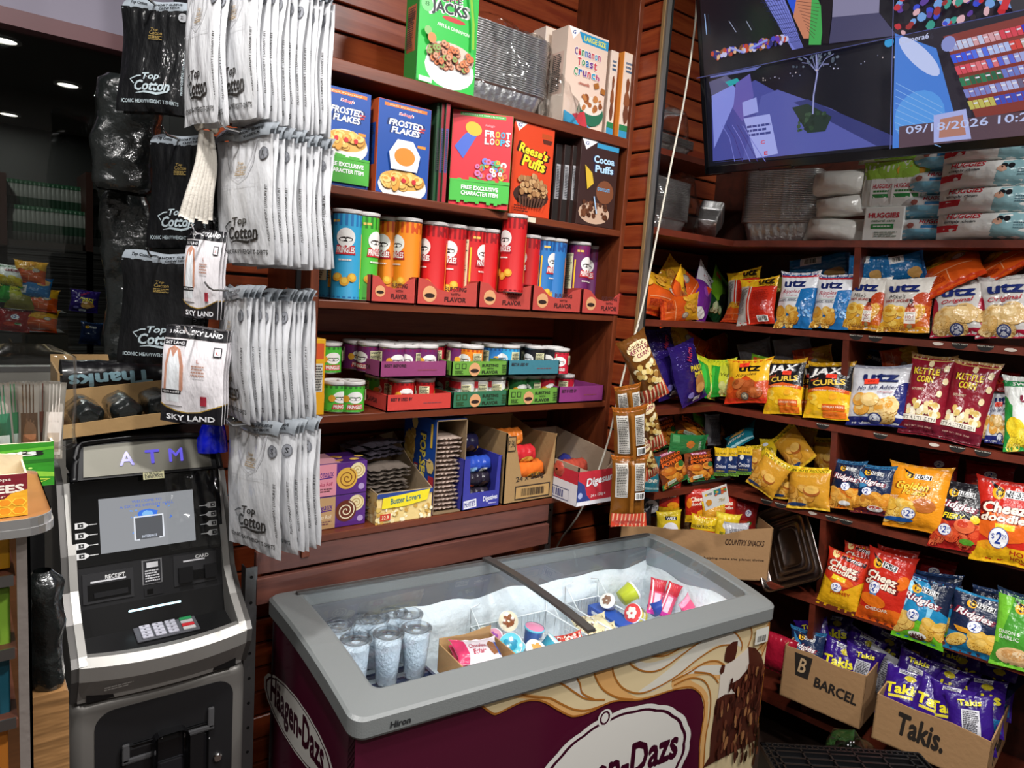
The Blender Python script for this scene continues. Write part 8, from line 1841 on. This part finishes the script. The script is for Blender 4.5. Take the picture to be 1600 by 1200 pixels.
P = atY(43, 806, .94); carton('drops_box', Matrix.Translation((P.x-.10, .935, zr+.003)), .10, .07, .048, .002, 'd8c8a8', (('f', a),), 'maroon and yellow honey drops box on the chrome edged top', 'box', {'b': [.054, .06, .054], 'l': [.048, .054]})
a = Art(1); a.rect(0, 0, 1, 1, '2c8a1c'); a.poly([(0, .3), (.5, .45), (1, .3), (1, .2), (.5, .3), (0, .15)], '8cc83c'); a.poly([(0, .8), (1, .9), (1, .84), (0, .7)], '58b02c'); a.poly([(0, .6), (1, .62), (1, .55), (0, .5)], '1c6a14'); a.line([(.4, .1), (.7, .2), (.95, .15), (.8, .05)], .04, 'c8e048'); a.text('Perfects', .42, .78, .84, .13, 'f0f4f0', 4, 0, 0, '141814', 4)
for k in range(8): a.circ(.5+.04*k, .4+.03*sin(k*2), .02, 'c8f080')
P = atY(85, 770, 1.14); gz = P.z
gx = carton('incense_box', Matrix.Translation((P.x-.125, 1.14, zr-.02)), .125, .08, atY(80, 690, 1.14).z-zr+.02, .003, 'd8cdb0', (('f', a),), 'bright green carton holding upright clear sachets behind the honey drops', 'box')
for i, (px, c, c2) in enumerate(((8, '2c6a4c', 'e0e8e4'), (22, '2c7c4c', 'c8d8d0'), (34, '3878a8', 'a8c8d8'), (46, '58402c', '8a5a3c'), (58, '6a3828', '4a2c24'), (72, '8a5440', 'c8a890'), (80, 'd8d0c8', 'b8a898'))):
    P = atY(px, 690, 1.17+.008*(i % 3)); a = Art(.35); a.rect(.1, .05, .9, .62, c); a.rect(.2, .1, .8, .35, c2); 
    for k in range(4): a.rect(.2+.16*k, .5, .25+.16*k, .98, c)
    mb = bag_mesh(.026, .11, .008, a, '9c968c', i, rum=.6); o = mb.build('sachet', WRAP); o.matrix_world = frame(V((P.x, P.y, zr+.01)), (.02*(i-3), 0, 1), (0, -1, 0)); tag(o, ['green sachet', 'second green sachet', 'blue sachet', 'brown sachet of sticks', 'reddish brown sachet of sticks', 'pale brown sachet', 'whitish sachet'][i]+' standing in the bright green carton, %s from the left' % ['first', 'second', 'third', 'fourth', 'fifth', 'sixth', 'seventh'][i], 'sachet')
film(Matrix.Translation((atY(40, 640, 1.19).x, 1.19, zr+.02)), .125, .05, .15, .006, 4, 'clear plastic sleeve around the sachets in the bright green carton')
a = Art(1); a.text('KIT', .6, .3, .6, .2, '303010', 4)
for px, py, c, H, lab in ((16, 888, 'e8a81c', .05, 'yellow box on the upper shelf of the small rack'), (17, 1008, '8ab83c', .07, 'lime green box on the middle shelf of the small rack'), (17, 1120, '1c5a6c', .08, 'teal bottle box on the lower shelf of the small rack'), (14, 1215, 'd88430', .07, 'orange packet box at the bottom of the small rack')):
    a = Art(1); a.rect(0, .0, 1, .5, c); a.small(.3, .5, .9, .8, 3, 'e8e4d8'); a.rect(.2, .1, .9, .35, '282830'); box6('goods_box', px, py, .95, .09, .08, H, a, c, lab)
# black bag bundle on a taped cardboard column
P = atY(67, 1200, 1.25); cx_ = P.x
o = MB().add(rex(cx_-.034, cx_+.034, 0, .06, 0, atY(67, 1077, 1.25).z, .006)).build('cardboard_column', mat('taped_cardboard', '9a7248', .3, bump=.5, bscale=8, stretch=(1, 1, 6)), None, Matrix.Translation((0, 1.23, 0))); tag(o, 'brown taped cardboard column standing between the rack and the cash machine', 'cardboard')
zt_ = atY(67, 1077, 1.25).z
for i, (dx_, s, H_) in enumerate(((-.030, 1, .17), (.006, 2, .19))):
    A = V((cx_+dx_, 1.26, zt_+.001)); W = .043
    def S(u, v, s=s, H_=H_): a_ = 2*pi*u; sh = min(1, .9+v*2, .5+(1-v)*5); p = V((W*.62*cos(a_)*sh, W*.6*sin(a_)*sh, H_*v)); return p+V((cos(a_), sin(a_), 0))*(noise.noise(p*26+V((s, 0, 0)))*.009)
    mbk = MB().add(gridf(S, 24, 24), '0a0a0c', 0, True); o = mbk.build('bag_bundle', DKW); o.matrix_world = Matrix.Translation(A); tag(o, ['left', 'right'][i]+' shiny black plastic bundle standing on the taped cardboard column', 'bundle')
mb = MB().add(rex(.0, .16, 0, .02, 0, 1.33, .01)); o = mb.build('dark_panel', BLACKM, None, Matrix.Translation((-.02, 1.75, 0))); tag(o, 'tall black board standing behind the rack beside the cash machine', 'board')
# ================================================================ added aisle behind the window, standing in for its reflections
AZ = 4.1
ab = empty('far_shelving', loc=(0, AZ, 0)); bpy.context.view_layer.update(); tag(ab, 'dim shelving with pale green bottles seen through the dark window', 'shelves')
def far(px, py): return atY(px, py, AZ)
pz = lambda mb, n, m: setattr(mb.build(n, m, ab), 'matrix_parent_inverse', Matrix.Translation((0, -AZ, 0)))
tl_ = empty('ceiling_downlight', loc=(-.35, 3.25, CEIL)); MB().add(lathe([(.07, -.001), (.095, -.001), (.095, -.01), (.07, -.01)], 28)).build('trim_ring', PLAST, tl_); tag(tl_, 'round downlight over the shelving beyond the window, hidden above the mauve soffit', 'ceiling light'); area('far_downlight_lamp', (-.35, 3.25, CEIL-.03), .14, 10)  # unseen lamp added to brighten the bottles behind the glass
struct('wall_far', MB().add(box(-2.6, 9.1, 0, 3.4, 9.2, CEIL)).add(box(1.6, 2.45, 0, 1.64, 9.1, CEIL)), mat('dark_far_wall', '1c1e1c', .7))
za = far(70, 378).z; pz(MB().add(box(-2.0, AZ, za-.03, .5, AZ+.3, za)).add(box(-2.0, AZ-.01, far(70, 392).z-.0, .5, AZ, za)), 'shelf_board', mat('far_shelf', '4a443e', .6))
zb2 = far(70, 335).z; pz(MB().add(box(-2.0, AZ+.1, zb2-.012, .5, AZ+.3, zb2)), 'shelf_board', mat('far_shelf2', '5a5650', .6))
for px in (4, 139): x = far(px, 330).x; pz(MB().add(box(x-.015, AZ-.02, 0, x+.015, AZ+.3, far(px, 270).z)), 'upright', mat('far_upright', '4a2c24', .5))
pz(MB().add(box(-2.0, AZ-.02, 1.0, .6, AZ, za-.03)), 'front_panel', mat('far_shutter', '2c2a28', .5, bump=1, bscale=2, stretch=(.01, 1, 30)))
FB = mat('bottle_plastic', rough=.35, attr=True); bt = None
for r_, (zz_, n_) in enumerate(((za, 22), (zb2, 22))):
    for k in range(n_):
        x = far(2+7.4*k, 340).x; H_ = .16
        if bt is None:
            mb = MB().add(lathe([(0, 0), (.022, 0), (.023, H_*.7), (.012, H_*.85), (.012, H_)], 12), '9ca29a', 0, True).add(lathe([(.0235, H_*.25), (.0238, H_*.5), (.0235, H_*.52)], 12), '2a4a36', 0, True).add(lathe([(.013, H_*.9), (.013, H_*1.02), (0, H_*1.02)], 12), '3a6a4c', 0, True)
            bt = mb.build('bottle', FB); o = bt
        else: o = clone(bt)
        o.matrix_world = Matrix.Translation((x, AZ+(.04 if r_ == 0 else .18), zz_)); tag(o, ['pale bottle with a green band on the lower level of the shelf beyond the window', 'pale bottle with a green band on the upper level of the shelf beyond the window'][r_], 'bottle', 'bottles on the %s level beyond the window' % ['lower', 'upper'][r_])
for i, (px, py, w_, d) in enumerate(((12, 430, 40, 'greenwhite'), (45, 425, 44, 'orangebag'), (52, 450, 46, 'bluebag'), (15, 455, 36, 'veggie'), (60, 468, 50, 'orangebag'), (30, 465, 40, 'olive'), (62, 500, 46, 'orangebag'), (20, 500, 44, 'redchili'), (130, 470, 40, 'partymix'), (140, 520, 30, 'darknavy'))):
    A = atY(px, py+18, 3.0); B = atY(px+4, py-16, 3.02); o = bag_obj(d, 'chip_bag', 1+i % 3); COL.objects.link(o); W0, H0 = DS[d][0], DS[d][1]
    o.matrix_world = frame(A, B-A, (-.2, -1, .2)) @ Matrix.Diagonal((w_/ppm(A)/W0, 1, (B-A).length/H0, 1)); tag(o, 'chip bag on a rack beyond the dark window, '+['top row, green white', 'top row, orange', 'second row, blue', 'second row, green', 'third row, wide orange', 'third row, olive', 'bottom row, orange', 'bottom row, red', 'purple, apart to the right', 'navy, lowest to the right'][i], 'bag')
z0_ = atY(30, 475, 3.0).z
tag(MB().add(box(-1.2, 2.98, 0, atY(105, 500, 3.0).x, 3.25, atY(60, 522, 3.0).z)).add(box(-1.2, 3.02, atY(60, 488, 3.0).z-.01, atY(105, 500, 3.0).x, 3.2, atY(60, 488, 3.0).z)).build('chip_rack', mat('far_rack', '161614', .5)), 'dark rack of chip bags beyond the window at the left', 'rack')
# lamps behind the glass, standing in for reflected ceiling downlights
for i, (px, py) in enumerate(((106, 132), (6, 62), (14, 178))):
    P = atZ(px, py, CEIL-.002); t = empty('ceiling_downlight', loc=P)
    MB().add(lathe([(.07, -.001), (.095, -.001), (.095, -.01), (.07, -.01)], 28)).build('trim_ring', PLAST, t); MB().add(lathe([(0, -.004), (.072, -.004), (.072, -.003), (0, -.003)], 28)).build('diffuser', mat('far_diffuser', 'fff6ea', .5, emit=5), t)
    tag(t, ['right', 'upper left', 'lower left'][i]+' round downlight in the dark ceiling beyond the window', 'ceiling light'); area('far_downlight_lamp', P-V((0, 0, .03)), .12, 10)
